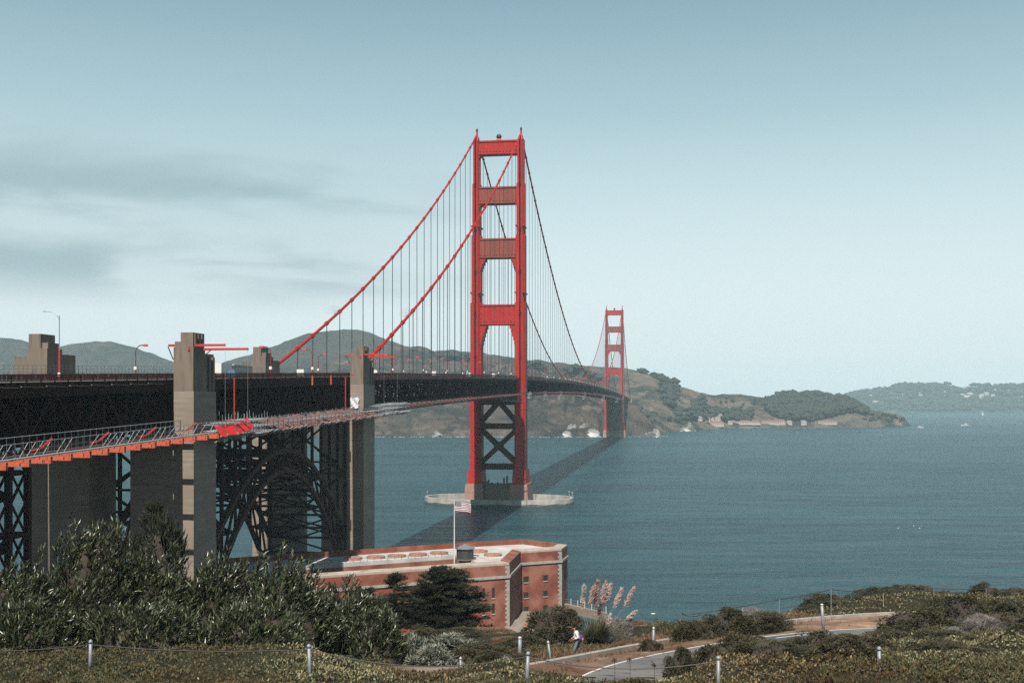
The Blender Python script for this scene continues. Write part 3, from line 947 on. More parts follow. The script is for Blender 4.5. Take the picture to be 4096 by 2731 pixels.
PANEL = 7.62
TD = 7.6                                        # truss depth
TOP_OFF, BOT_OFF = -1.4, -1.4 - TD
TT = 11.6
members_near = {}
mb_far = MB()
def member(p, q, w, h, name):
    if -620 < p[1] < -346 and p[0] > 0:
        d = Vector(q) - Vector(p)
        MB().beam(Vector(p) - Vector(p), d, w, h).build(name, M['steel_shaded'], deck, loc=p)
    else:
        mb_far.beam(p, q, w, h)
s = S_END0 + 5
i = 0
while s < S_END1 - PANEL:
    s1 = s + PANEL
    z0, z1 = dh(s), dh(s1)
    for sg in (-1, 1):
        t = sg * TT
        member((t, s, z0 + TOP_OFF), (t, s, z0 + BOT_OFF), 0.5, 0.5, 'truss_post')
        if i % 2:
            member((t, s, z0 + BOT_OFF), (t, s1, z1 + TOP_OFF), 0.55, 0.5, 'truss_diagonal')
        else:
            member((t, s, z0 + TOP_OFF), (t, s1, z1 + BOT_OFF), 0.55, 0.5, 'truss_diagonal')
    if s < -330:                                   # deep sway frames of the approach and arch spans
        mb_far.box(-11.2, 11.2, s - 0.12, s + 0.12, z0 + BOT_OFF + 0.55, z0 - 2.65)
    mb_far.box(-12.3, 12.3, s - 0.25, s + 0.25, z0 - 2.6, z0 - 0.72)                 # floor beam
    mb_far.box(-11.3, 11.3, s - 0.3, s + 0.3, z0 + BOT_OFF - 0.3, z0 + BOT_OFF + 0.5)   # bottom strut
    mb_far.beam((-11.3, s, z0 + BOT_OFF), (0, s1, z1 + BOT_OFF), 0.5, 0.5)
    mb_far.beam((11.3, s, z0 + BOT_OFF), (0, s1, z1 + BOT_OFF), 0.5, 0.5)
    mb_far.beam((0, s, z0 - 2.6), (-11.3, s, z0 + BOT_OFF), 0.35, 0.4)
    mb_far.beam((0, s, z0 - 2.6), (11.3, s, z0 + BOT_OFF), 0.35, 0.4)
    s = s1; i += 1
mb_far.build('truss_web', M['steel_shaded'], deck)['kind'] = 'stuff'
for sg in (-1, 1):
    for off, nm in ((TOP_OFF, 'top_chord'), (BOT_OFF, 'bottom_chord')):
        mb = MB()
        ss = along(S_END0, S_END1, PANEL * 2)
        for a, b in zip(ss[:-1], ss[1:]):
            mb.beam((sg * TT, a, dh(a) + off), (sg * TT, b, dh(b) + off), 0.75, 0.85)
        mb.build(nm, M['steel_shaded'], deck)
mb = MB()                                       # stringers under the roadway
for t in (-8, -5, -2, 2, 5, 8):
    sweep([(t - 0.2, -1.6), (t + 0.2, -1.6), (t + 0.2, -0.72), (t - 0.2, -0.72)], SS, mb)
mb.build('stringers', M['steel_shaded'], deck)['kind'] = 'stuff'

# ---- towers
LV = [(12.2, 63.0, 5.8, 16.4), (63.0, 122.0, 5.5, 15.4), (122.0, 163.3, 4.9, 13.2), (163.3, 195.0, 4.1, 11.4), (195.0, 221.5, 3.4, 9.6)]
CT = 13.7
def leg_mesh(sg):
    mb = MB()
    for z0, z1, w, d in LV:
        c = sg * CT
        mb.box(c - w * 0.30, c + w * 0.30, -d / 2 - 1.3, d / 2 + 1.3, z0, z1 - 0.6)
        mb.box(c - w * 0.42, c + w * 0.42, -d / 2 - 0.6, d / 2 + 0.6, z0, z1 - 0.25)
        mb.box(c - w * 0.5, c + w * 0.5, -d / 2 + 1.0, d / 2 - 1.0, z0, z1)
        mb.box(c - w * 0.5 - 0.45, c + w * 0.5 + 0.45, -d / 2 + 3.2, d / 2 - 3.2, z0, z1 + 0.4)
        # vertical plate seams
    for z in (127.9, 168.6, 95.0):
        w, d = (5.6, 14.9) if z < 163 and z > 122 else ((6.2, 17.1) if z < 122 else (4.9, 12.9))
        mb.box(sg * CT - w / 2 - 0.2, sg * CT + w / 2 + 0.2, -d / 2 - 0.2, d / 2 + 0.2, z, z + 0.8) if z != 95.0 else None
    return mb
STRUT = [(213.2, 221.6), (183.0, 193.2), (149.8, 161.6), (109.0, 121.2)]
def strut_mesh(z0, z1, w_leg, dep, panel):
    """Portal strut: recessed panel between flanges, with upright ribs."""
    mb = MB()
    x = CT - w_leg / 2 + 0.2
    mb.box(-x, x, -dep / 2 + 0.5, dep / 2 - 0.5, z0 + 0.9, z1 - 0.9)
    mb.box(-x, x, -dep / 2, dep / 2, z0, z0 + 0.9)
    mb.box(-x, x, -dep / 2, dep / 2, z1 - 0.9, z1)
    n = 12
    for i in range(n):
        a = -x + 2 * x * (i + 0.5) / n
        for sg in (-1, 1):
            y = sg * (dep / 2 - 0.5)
            mb.box(a - 0.42, a + 0.42, min(y, y + sg * 0.35), max(y, y + sg * 0.35), z0 + 1.6, z1 - 1.6)
    return mb
def haunch(sg, x_in, zt, wd, ht, dep, steps, up=False):
    """Stepped or curved bracket in the corner between leg and strut."""
    poly = [(x_in, zt)]
    n = 10
    for i in range(n + 1):
        a = math.pi / 2 * i / n
        poly.append((x_in - wd * (1 - math.sin(a)), zt - (ht * (1 - math.cos(a)) if not up else -ht * (1 - math.cos(a)))))
    # runs from the strut (full width) to the leg (full height)
    if steps:
        q = []
        for k in range(steps):
            f0, f1 = k / steps, (k + 1) / steps
            r0 = wd * (1 - f0) ** 1.6
            q += [(x_in - r0, zt - ht * f0), (x_in - r0, zt - ht * f1)]
        poly = [(x_in, zt)] + q + [(x_in, zt - ht)]
    return MB().plate([(sg * a, b) for a, b in poly], -dep / 2, dep / 2)
def tower(s, detail=True):
    root = empty('tower', (0, s, 0), 0, bridge)
    root['label'] = 'nearer red bridge tower with four portal struts' if detail else 'distant red bridge tower fading in the haze'
    for sg in (-1, 1):
        leg_mesh(sg).build('tower_leg', M['orange'], root)
    wl = [3.4, 4.1, 4.9, 5.5]
    for k, (z0, z1) in enumerate(STRUT):
        dep = [7.0, 8.2, 9.4, 11.0][k]
        strut_mesh(z0, z1, wl[k], dep, k).build('portal_strut', M['strut_brown'] if k in (1, 2) else M['orange'], root)
        w_below = [3.4, 4.1, 4.9, 5.5][k] if k else 3.4
        x_in = CT - w_below / 2 + 0.1
        wd, ht, st = [(2.6, 3.4, 0), (2.9, 4.2, 0), (3.4, 9.5, 5), (3.8, 17.0, 7)][k]
        mb = MB()
        for sg in (-1, 1):
            h_ = haunch(sg, x_in, z0 + 0.02, wd, ht, dep - 1.2, st)
            mb.add(h_.v, h_.f)
            u_ = haunch(sg, CT - wl[k] / 2 + 0.6, z1 - 0.02, 2.4, 1.3, dep - 2.0, 0, True)
            mb.add(u_.v, u_.f)
        mb.build('strut_bracket', M['orange'], root)
    for sg in (-1, 1):                           # saddle housings, lamps
        mb = MB()
        mb.taper(sg * CT, 0, 3.4, 9.0, 1.3, 5.2, 221.6, 225.2)
        mb.box(sg * CT - 0.5, sg * CT + 0.5, -0.5, 0.5, 225.2, 228.0)
        mb.build('saddle_housing', M['orange'], root)
        mb = MB(); mb.lathe([(0.45, 0), (0.7, 0.25), (0.7, 1.3), (0.25, 1.7), (0.12, 2.4)], 8, (sg * CT, 0, 228.0))
        mb.build('beacon_lamp', M['iron'], root)
    mb = MB(); mb.lathe([(1.7, 0), (1.5, 1.2), (1.2, 1.5)], 12, (0, 0, 221.6)); mb.build('beacon_base', M['primer'], root)
    mb = MB(); mb.lathe([(0.9, 0), (1.5, 0.6), (1.7, 1.4), (1.3, 2.4), (0.5, 2.9)], 14, (0, 0, 223.1)); mb.build('airway_beacon', M['dark'], root, smooth=True)
    # bracing under the deck
    x = CT - 2.7
    for zc in (47.0, 22.3):
        mb = MB().box(-x, x, -4.4, 4.4, zc - 1.7, zc + 1.7); mb.build('cross_strut', M['brace_shaded'], root)
    mb = MB().box(-x, x, -4.4, 4.4, 60.0, 66.0); mb.build('cross_strut', M['brace_shaded'], root)
    for pts in (((0, 62.0), (-x, 49.5)), ((0, 62.0), (x, 49.5)), ((-x, 45.0), (x, 24.5)), ((x, 45.0), (-x, 24.5))):
        mb = MB()
        for y in (-4.0, 4.0):
            (a, b), (c, d) = pts
            mb.beam((a, y, b), (c, y, d), 2.2, 2.2)
        mb.build('cross_brace', M['brace_shaded'], root)
    for sg in (-1, 1):                           # gussets
        mb = MB()
        for zc, w in ((47.0, 3.6), (22.3, 3.0)):
            mb.plate([(sg * x, zc - w * 1.4), (sg * x, zc + w * 1.4), (sg * (x - 2.0), zc + w * 0.6), (sg * (x - 2.0), zc - w * 0.6)], -4.2, 4.2)
        mb.build('gusset', M['brace_shaded'], root)
    mb = MB()
    for k in range(2):
        mb.box(-2.3, 2.3, -5.4 + 10.4 * k, -5.0 + 10.4 * k, 32.4, 37.2)
    mb.build('brace_plate', M['brace_shaded'], root)
    # pedestals and pier
    for sg in (-1, 1):
        mb = MB().taper(sg * CT, 0, 8.6, 19.5, 7.6, 18.4, 12.2, 20.6); mb.build('leg_pedestal', M['orange'], root)
    mb = MB()
    for sg in (-1, 1):
        mb.taper(sg * CT, 0, 12.4, 24.5, 10.4, 22.0, -2.5, 12.2)
    mb.build('pier', M['concrete_pink'], root)
    mb = MB().box(-9.0, 9.0, -9.0, 9.0, -2.5, 11.4)
    for k in range(9):
        mb.box(-8.4 + k * 1.9, -7.4 + k * 1.9, -3, -2, 11.4, 11.4 + [1.8, 2.9, 1.1, 0.7, 1.5, 0.8, 4.2, 5.4, 1.2][k])
    mb.build('pier_core', M['concrete_old'], root)
    return root
M['strut_brown'] = mat('brownish orange', (0.30, 0.045, 0.025), 0.7, (0.22, 0.038, 0.022), 0.3, stretch=(1, 1, 0.2))  # duller, browner orange for the two middle struts
M['brace_shaded'] = mat('shaded brace paint', (0.10, 0.018, 0.012), 0.8, (0.065, 0.015, 0.011), 0.5, spec=0.1)  # brace orange darkened to imitate the shade below the deck
tower(0)
tower(1280, False)

# ---- main cables, bands, suspenders
S1N, N1 = -343.0, 1623.0
def cable_z(s):
    if s < 0:
        f = -s / 343.0
        return 226.0 + (74.4 - 226.0) * f - 4 * 11.0 * f * (1 - f)
    if s > 1280:
        f = (s - 1280) / 343.0
        return 226.0 + (70.5 - 226.0) * f - 4 * 11.0 * f * (1 - f)
    f = s / 1280.0
    return 226.0 - 4 * 142.5 * f * (1 - f)
band = MB().tube([(0, 0, -0.9), (0, 0, 0.9)], 0.75, 8).mesh('cable_band', M['orange'])
unit = MB()
for y in (-0.32, 0.32):
    unit.tube([(0, y, -1), (0, y, 0)], 0.075, 4, False)
unit_me = unit.mesh('suspender', M['rope'])
for sg in (-1, 1):
    pts = [(sg * CT, s, cable_z(s)) for s in along(-358, 0, 12)] + [(sg * CT, s, cable_z(s)) for s in along(0, 1280, 14)[1:]] + [(sg * CT, s, cable_z(s)) for s in along(1280, N1, 12)[1:]]
    mc = MB().tube(pts, 0.50, 8).build('main_cable', M['orange'], bridge, smooth=True)
    s = -343 + 15.24
    while s < N1 - 8:
        if abs(s) > 9 and abs(s - 1280) > 9:
            z = cable_z(s)
            zb = dh(s) - 1.2
            if z > zb + 1.0:
                dz = (cable_z(s + 1) - cable_z(s - 1)) / 2
                if s < 900:
                    b = link('cable_band', band, mc, (sg * CT, s, z))
                    b.rotation_euler = (math.atan2(1, dz) * -1, 0, 0)
                sp_ = link('suspender', unit_me, bridge, (sg * CT, s, z - 0.3), scale=(1, 1, z - 0.3 - zb))
        s += 15.24
    mb = MB()                                    # guard fan on the cable
    s = -292 if sg > 0 else -288
    c = Vector((sg * CT, s, cable_z(s) + 0.6))
    for k in range(17):
        a = math.pi * k / 16
        mb.tube([c, c + Vector((math.cos(a) * 2.6, 0, math.sin(a) * 3.0 + 0.3))], 0.018, 3, False)
    for rr in (1.3, 2.0, 2.7):
        mb.tube([c + Vector((math.cos(math.pi * k / 12) * rr, 0, math.sin(math.pi * k / 12) * rr * 1.12)) for k in range(13)], 0.015, 3, False)
    mb.build('cable_guard', M['galv'], mc)

# ---- concrete pylons either side of the arch, and the far one
def pylon(s0, s1, label, ground, full=True):
    """A pair of concrete shafts; s0 is the side towards the camera."""
    root = empty('pylon', (0, s0, 0), 0, bridge)
    root['label'] = label
    L = s1 - s0
    z_d = dh((s0 + s1) / 2)
    for sg in (-1, 1):
        def bx(mb, t0, t1, a, b, z0, z1):
            mb.box(min(sg * t0, sg * t1), max(sg * t0, sg * t1), a, b, z0, z1)
        mb = MB()
        bx(mb, 4.2, 17.0, 0, L, ground, z_d - 9.4)
        bx(mb, 13.05, 17.06, -0.05, L + 0.05, ground, z_d - 2.2)
        mb.build('lower_shaft', M['concrete_new'], root)
        mb = MB()
        bx(mb, 13.0, 16.97, 0, L * 0.52, z_d - 2.2, z_d + 6.2)
        bx(mb, 13.0, 16.6, L * 0.52, L, z_d - 2.2, z_d + 5.2)
        for k in (0.56, 0.76, 0.93):             # upright ribs on the outer face
            bx(mb, 16.6, 16.95, L * k - 0.45, L * k + 0.45, z_d - 2.2, z_d + 4.6)
        mb.build('upper_shaft', M['concrete_old'], root)
        mb = MB()
        bx(mb, 14.4, 16.9, 0.05, L * 0.5, z_d + 6.2, z_d + 9.0)
        for k in range(3):
            bx(mb, 16.9, 17.1, 0.6 + k * 1.55, 1.4 + k * 1.55, z_d + 6.3, z_d + 8.8)
        mb.build('cap_block', M['concrete_old'], root)
        mb = MB()
        bx(mb, 13.05, 14.38, 0.4, L * 0.42, z_d + 6.2, z_d + 7.3)
        mb.build('step_block', M['concrete_old'], root)
        if sg < 0:
            mb = MB(); bx(mb, 17.2, 20.6, 1.2, L - 1.0, z_d - 9, z_d + 4.6)
            mb.build('buttress', M['concrete_old'], root)
    return root
pylon(-474, -463.7, 'nearer concrete pylon standing south of the steel arch', 6)
pylon(-358, -346, 'concrete pylon where the near cables end', -2.5)
pylon(1623, 1635, 'far concrete pylon on the opposite shore', 10)

# ---- the arch between the pylons and its spandrel posts
arch = empty('arch', (0, 0, 0), 0, bridge)
A0, A1 = -463.0, -358.5
def arch_z(s, lower):
    f = (s - A0) / (A1 - A0)
    if lower:
        return 9.0 + (45.0 - 9.0) * 4 * f * (1 - f)
    return 22.0 + (50.0 - 22.0) * 4 * f * (1 - f)
M['arch_steel'] = mat('shaded arch steel', (0.060, 0.030, 0.025), 0.75, spec=0.1)  # rib colour darkened for the deck's shade, a little lighter than the truss
NP = 14
for sg in (-1, 1):
    t = sg * 11.6
    ss = along(A0, A1, (A1 - A0) / NP)
    for lower, nm in ((False, 'arch_top_rib'), (True, 'arch_bottom_rib')):
        mb = MB()
        for a, b in zip(ss[:-1], ss[1:]):
            mb.beam((t, a, arch_z(a, lower)), (t, b, arch_z(b, lower)), 1.0, 1.15)
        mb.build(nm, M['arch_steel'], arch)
    for i, a in enumerate(ss):
        MB().beam((t, a, arch_z(a, True)), (t, a, arch_z(a, False)), 0.55, 0.55).build('arch_web_post', M['steel_shaded'], arch)
        if i < NP:
            b = ss[i + 1]
            up = i < NP / 2
            MB().beam((t, a, arch_z(a, up)), (t, b, arch_z(b, not up)), 0.5, 0.5).build('arch_web_diagonal', M['steel_shaded'], arch)
        MB().beam((t, a, arch_z(a, False) + 0.4), (t, a, dh(a) + BOT_OFF), 0.7, 0.7).build('spandrel_post', M['steel_shaded'], arch)
mb = MB()
ss = along(A0, A1, (A1 - A0) / NP)
for i, a in enumerate(ss):
    for lower in (False, True):
        mb.beam((-11.2, a, arch_z(a, lower)), (11.2, a, arch_z(a, lower)), 0.6, 0.6)
        if i < NP:
            b = ss[i + 1]
            mb.beam((-11.2, a, arch_z(a, lower)), (11.2, b, arch_z(b, lower)), 0.45, 0.45)
            mb.beam((11.2, a, arch_z(a, lower)), (-11.2, b, arch_z(b, lower)), 0.45, 0.45)
    z0, z1 = arch_z(a, False), dh(a) + BOT_OFF
    if z1 - z0 > 9:
        n = max(1, int((z1 - z0) / 14))
        for k in range(n):
            za, zb = z0 + (z1 - z0) * k / n, z0 + (z1 - z0) * (k + 1) / n
            mb.beam((-11.2, a, za), (11.2, a, zb), 0.5, 0.5); mb.beam((11.2, a, za), (-11.2, a, zb), 0.5, 0.5)
            mb.beam((-11.2, a, zb), (11.2, a, zb), 0.5, 0.5)
mb.build('arch_bracing', M['steel_shaded'], arch)['kind'] = 'stuff'

# ---- steel trestle bents of the approach
def bent(s, label):
    root = empty('trestle_bent', (0, s, 0), 0, bridge)
    zt = dh(s) + BOT_OFF
    for sg in (-1, 1):
        tc_ = sg * 10.4
        zg = min(h1(*bw(tc_, s, 0)[:2]), 40) - 1.0
        for a in (-1.55, 1.55):
            for y in (-2.4, 2.4):
                MB().box(tc_ + a - 0.42, tc_ + a + 0.42, y - 0.42, y + 0.42, zg, zt).build('bent_column', M['steel_shaded'], root)
        mb = MB()
        z = zg + 1
        k = 0
        while z < zt - 4:
            for y in (-2.4, 2.4):
                mb.beam((tc_ - 1.2, y, z), (tc_ + 1.2, y, z + 4.6), 0.42, 0.18); mb.beam((tc_ + 1.2, y, z), (tc_ - 1.2, y, z + 4.6), 0.42, 0.18)
            for x in (-1.55, 1.55):
                mb.beam((tc_ + x, -2.0, z), (tc_ + x, 2.0, z + 4.6), 0.3, 0.18)
            if k % 2 == 0:
                mb.box(tc_ - 2.0, tc_ + 2.0, -2.8, 2.8, z - 0.3, z + 0.3)
            z += 4.6; k += 1
        mb.build('lacing', M['steel_shaded'], root)['kind'] = 'stuff'
    zg = 24.0
    n = 4
    for k in range(n):
        za, zb = zg + (zt - zg) * k / n, zg + (zt - zg) * (k + 1) / n
        for y in (-2.4, 2.4):
            MB().beam((-8.8, y, za), (8.8, y, zb), 0.7, 0.6).build('bent_brace', M['steel_shaded'], root)
            MB().beam((8.8, y, za), (-8.8, y, zb), 0.7, 0.6).build('bent_brace', M['steel_shaded'], root)
            MB().box(-8.8, 8.8, y - 0.35, y + 0.35, zb - 0.45, zb + 0.35).build('bent_strut', M['steel_shaded'], root)
    return root
bent(-523, '')
bent(-560, '')

# ------------------------------------------------------------------ fender wall round the near tower
M['tide'] = mat('weed dark tide band', (0.06, 0.062, 0.05), 0.8, (0.16, 0.155, 0.14), 0.5)
def ring(name, label, s):
    root = empty(name, bw(0, s, 0), -AX)
    tag(root, label, 'sea wall')
    n = 72
    rx, ry, th = 46.0, 24.5, 2.3
    vs, fs = [], []
    for k in range(n):
        a = 2 * math.pi * k / n
        def sup(r1, r2):
            ca, sa = math.cos(a), math.sin(a)
            return r1 * math.copysign(abs(ca) ** 0.82, ca), r2 * math.copysign(abs(sa) ** 0.9, sa)
        for (q1, q2, z) in ((rx, ry, -2.5), (rx, ry, 3.7), (rx - th, ry - th, 3.7), (rx - th, ry - th, -2.5)):
            x, y = sup(q1, q2)
            vs.append((x, y, z))
    for k in range(n):
        k2 = (k + 1) % n
        for j in range(3):
            fs.append((k * 4 + j, k2 * 4 + j, k2 * 4 + j + 1, k * 4 + j + 1))
    m_ = MB(); m_.add(vs, fs)
    m_.build('ring_wall', M['concrete_pier'], root)
    tv, tf = [], []
    for k in range(n):
        x, y = vs[k * 4][0], vs[k * 4][1]
        tv += [(x * 1.003, y * 1.005, -2.5), (x * 1.003, y * 1.005, 1.0 + 0.25 * math.sin(k * 1.3))]
    for k in range(n):
        k2 = (k + 1) % n
        tf.append((k * 2, k2 * 2, k2 * 2 + 1, k * 2 + 1))
    m3 = MB(); m3.add(tv, tf); m3.build('tide_band', M['tide'], root)
    mb = MB()
    for k in range(n // 2):
        a = 2 * math.pi * (k + 0.5) / (n // 2)
        ca, sa = math.cos(a), math.sin(a)
        x, y = (rx - 0.4) * math.copysign(abs(ca) ** 0.82, ca), (ry - 0.4) * math.copysign(abs(sa) ** 0.9, sa)
        mb.tube([(x, y, 3.7), (x, y, 4.7)], 0.09, 5)
    mb.build('rail_posts', M['galv'], root)
    mb = MB()
    for x, y in ((45.0, 2.0), (-44.0, -4.0), (42.5, 8.0)):
        mb.tube([(x, y, 3.7), (x, y, 6.2)], 0.25, 6); mb.box(x - 0.5, x + 0.5, y - 0.5, y + 0.5, 6.2, 7.0)
    mb.tube([(45.0, 4.0, 3.7), (46.0, 3.0, 7.4), (48.5, 0.5, 9.4)], 0.16, 5)
    mb.build('deck_fittings', M['galv'], root)
    m2 = MB(); m2.add([(p[0] * 0.99, p[1] * 0.99, -0.5) for p in [vs[k * 4 + 3] for k in range(n)]], [tuple(range(n))])
    return root
ring('fender_ring', 'oval concrete sea wall around the foot of the nearer bridge tower', 0)

# ------------------------------------------------------------------ works on the bridge: gantries, outriggers, net, platforms
M['gantry'] = mat('red gantry paint', (0.55, 0.030, 0.022), 0.5)
for s0, zt, label in ((-474, dh(-469), 'red cantilever gantry on the top of the nearer concrete pylon'), (-358, dh(-352), 'red cantilever gantry on the pylon where the near cable ends')):
    g = empty('gantry', bw(14, s0, zt), -AX)
    tag(g, label, 'gantry')
    MB().box(-2.4, 9.0, 0.6, 1.0, 6.35, 6.8).build('gantry_beam', M['gantry'], g)
    MB().box(2.4, 12.2, 4.1, 4.5, 5.75, 6.2).build('gantry_beam', M['gantry'], g)
    MB().box(1.9, 2.3, -0.2, 6.0, 5.55, 6.3).build('cross_beam', M['gantry'], g)
    mb = MB().beam((-2.3, 0.4, 6.3), (-1.1, 0.1, 3.8), 0.15, 0.15); mb.beam((4.6, 4.3, 5.8), (3.1, 4.3, 4.6), 0.15, 0.15)
    mb.build('brace', M['iron'], g)
    mb = MB()
    for x, y in ((9.0, 0.8), (12.1, 4.3)):
        mb.tube([(x, y, 6.2), (x, y, -9)], 0.025, 3)
    mb.build('hoist_rope', M['galv'], g)

def platform(s0, s1, label, step, arms=True):
    """Outrigger beams under the deck edge carrying a walkway with rails and bent net arms."""
    root = empty('work_platform', bw(0, s0, 0), -AX)
    tag(root, label, 'platform')
    def z_(s): return dh(s) - 11.0
    beam_me = MB()
    beam_me.box(12.2, 20.6, -0.16, 0.16, -0.25, 0.25)
    beam_me.box(12.2, 18.2, -0.22, 0.22, 0.25, 0.48)
    beam_me = beam_me.mesh('outrigger_beam', M['primer'])
    tip_me = MB().box(18.2, 22.4, -0.14, 0.14, 0.3, 0.75).mesh('beam_tip', M['primer'])
    arm = MB()
    arm.beam((17.6, 0, 1.6), (19.0, 0, 2.0), 0.16, 0.22); arm.beam((19.0, 0, 2.0), (20.6, 0, 3.3), 0.16, 0.3)
    arm_me = arm.mesh('net_arm', M['gantry'])
    k = 0
    s = s0 + step / 2
    while s < s1:
        link('outrigger_beam', beam_me, root, (0, s - s0, z_(s)))
        link('beam_tip', tip_me, root, (0, s - s0, z_(s)))
        if arms and k % 3 == 1:
            link('net_arm', arm_me, root, (0, s - s0, z_(s)))
        s += step; k += 1
    ss = along(s0, s1, 4.0)
    for t, offs, r, m in ((20.6, (1.1,), 0.16, 'galv_white'), (20.6, (2.2, 3.1), 0.05, 'galv'), (14.4, (2.4, 3.4), 0.07, 'galv'), (13.4, (0.9,), 0.12, 'steel_shaded')):
        for o in offs:
            MB().tube([(t, s - s0, z_(s) + o) for s in ss], r, 5).build('rail', M[m], root)
    mb = MB()
    s = s0
    while s < s1:
        mb.tube([(20.6, s - s0, z_(s) + 0.4), (20.6, s - s0, z_(s) + 3.2)], 0.045, 4)
        mb.tube([(14.4, s - s0, z_(s) + 0.6), (14.4, s - s0, z_(s) + 3.5)], 0.045, 4)
        if random.random() < 0.6:
            mb.tube([(17.5 + random.random(), s - s0, z_(s) + 0.2), (19.6, s - s0 + 0.8, z_(s) + 3.0)], 0.06, 4)
        s += 1.9
    mb.build('rail_posts', M['galv_white'], root)['kind'] = 'stuff'
    mb = MB()
    for a, b in zip(ss[:-1], ss[1:]):
        mb.beam((13.9, a - s0, z_(a) + 0.62), (13.9, b - s0, z_(b) + 0.62), 1.8, 0.1)
    mb.build('walkway', M['wood'], root)
    return root
platform(-600, -462, 'work platform on orange outrigger beams beside the approach trusses', 5.3)

def scaffold(s0, s1, label, dens, h0=3.4, white=0.3):
    root = empty('scaffold', bw(0, s0, 0), -AX)
    tag(root, label, 'scaffold')
    def z_(s): return dh(s) - 11.2
    mb, mw = MB(), MB()
    s = s0
    while s < s1:
        for t in (13.6, 16.4, 20.4):
            mb.tube([(t, s - s0, z_(s) - 0.6), (t, s - s0, z_(s) + h0 * (0.75 + 0.35 * random.random()))], 0.06, 4)
        for dz in ((0.0, 1.3, 2.6) if h0 > 3.1 else (0.0, 1.2)):
            (mw if random.random() < white else mb).tube([(13.6, s - s0, z_(s) + dz), (20.8, s - s0, z_(s) + dz + random.uniform(-0.2, 0.3))], 0.06, 4)
        if random.random() < 0.7:
            mw.tube([(19.5, s - s0, z_(s) - 0.9), (21.4, s - s0 + 0.5, z_(s) + 0.3)], 0.09, 4)
        s += dens
    ss = along(s0, s1, 3.0)
    for t in (13.6, 17.0, 20.4):
        for dz in (0.2, 1.2, 2.2):
            mb.tube([(t, s - s0, z_(s) + dz + random.uniform(-0.1, 0.1)) for s in ss], 0.06, 4)
    mb.build('frame_tubes', M['galv'], root)['kind'] = 'stuff'
    mw.build('ledger_tubes', M['galv_white'], root)['kind'] = 'stuff'
    mb = MB()
    for a, b in zip(ss[:-1], ss[1:]):
        mb.beam((17.0, a - s0, z_(a) - 0.1), (17.0, b - s0, z_(b) - 0.1), 6.6, 0.14)
    mb.build('planking', M['wood'], root)
    return root, z_
sc1, zf = scaffold(-470, -444, 'pale tube scaffold wrapped round the nearer pylon below the deck', 1.6, 4.2)
sc2, zf = scaffold(-444, -352, 'tube scaffold hung with rust brown netting along the arch deck', 3.2, 2.6, 0.12)
mb = MB()
ss = along(-436, -352, 1.4)
edge = {}
for lay, (t0, z0, t1, z1) in enumerate(((21.0, -0.3, 17.9, 1.0), (17.6, 0.7, 14.0, 2.0))):
    rows = [(t0, a + 444, zf(a) + z0 + random.uniform(-0.25, 0.25), t1 + random.uniform(-0.3, 0.3), zf(a) + z1 + random.uniform(-0.35, 0.5)) for a in ss]
    for (p, q) in zip(rows[:-1], rows[1:]):
        if random.random() < 0.12:
            continue
        o = [(p[0], p[1], p[2]), (q[0], q[1] - 0.06, q[2]), (q[3], q[1] - 0.06, q[4]), (p[3], p[1], p[4])]
        m_ = MB()
        m_.add(o + [(x, y, z - 0.05) for x, y, z in o], [(0, 1, 2, 3), (7, 6, 5, 4), (3, 2, 6, 7), (0, 4, 5, 1), (1, 5, 6, 2), (0, 3, 7, 4)])
        m_.build('netting', M['brown_net'], sc2)
sc3, _ = scaffold(-352, -316, 'small grey tube scaffold just beyond the pylon at the cable end', 1.7, 3.2)
# red fabric band
cl = empty('red_netting', bw(20.9, -462.5, zf(-462.5)), -AX)
ss = along(0, 19.5, 1.5)
mb = MB()
pts = [(0.25 * math.sin(s * 0.9) - s * 0.05, s, (dh(-473 + s) - dh(-473)) + 0.02 * max(0, s - 9) ** 1.6) for s in ss]
for a, b in zip(pts[:-1], pts[1:]):
    o = [Vector(a) + Vector((0.6, 0, 0.2)), Vector(b) + Vector((0.6, 0, 0.2)), Vector(b) + Vector((-1.0, 0, 2.2)), Vector(a) + Vector((-1.0, 0, 2.2))]
    mb.add(o + [p - Vector((0.04, 0, 0)) for p in o], [(0, 1, 2, 3), (7, 6, 5, 4), (3, 2, 6, 7), (0, 4, 5, 1), (1, 5, 6, 2), (0, 3, 7, 4)])
me = mb.mesh('red_netting', M['red_cloth'])
o = link('red_netting', me, None, bw(21.7, -473, zf(-473) + 0.3), -AX)
bpy.data.objects.remove(cl)
o.name = 'red_netting'
tag(o, 'bright red netting strung along the scaffold beside the nearer pylon', 'netting')
# white tarpaulin on the pylon
mb = MB()
nz_ = 7
vs = []
for i in range(nz_):
    for j in range(5):
        vs.append((j * 0.85 + 0.2 * math.sin(i * 2.1 + j), -0.15 + 0.25 * math.sin(j * 1.9 + i * 1.3), i * 1.15))
fs = [(i * 5 + j, i * 5 + j + 1, i * 5 + j + 6, i * 5 + j + 5) for i in range(nz_ - 1) for j in range(4)]
mb.add(vs, fs)
tp = mb.build('tarpaulin', M['tarp'], None, loc=bw(13.3, -358.5, dh(-352) - 9.2), rotz=-AX)
tp.scale = (0.72, 1, 0.46)
sd = tp.modifiers.new('thickness', 'SOLIDIFY'); sd.thickness = 0.06
tag(tp, 'crumpled white tarpaulin hung on the pylon below the deck', 'tarpaulin')

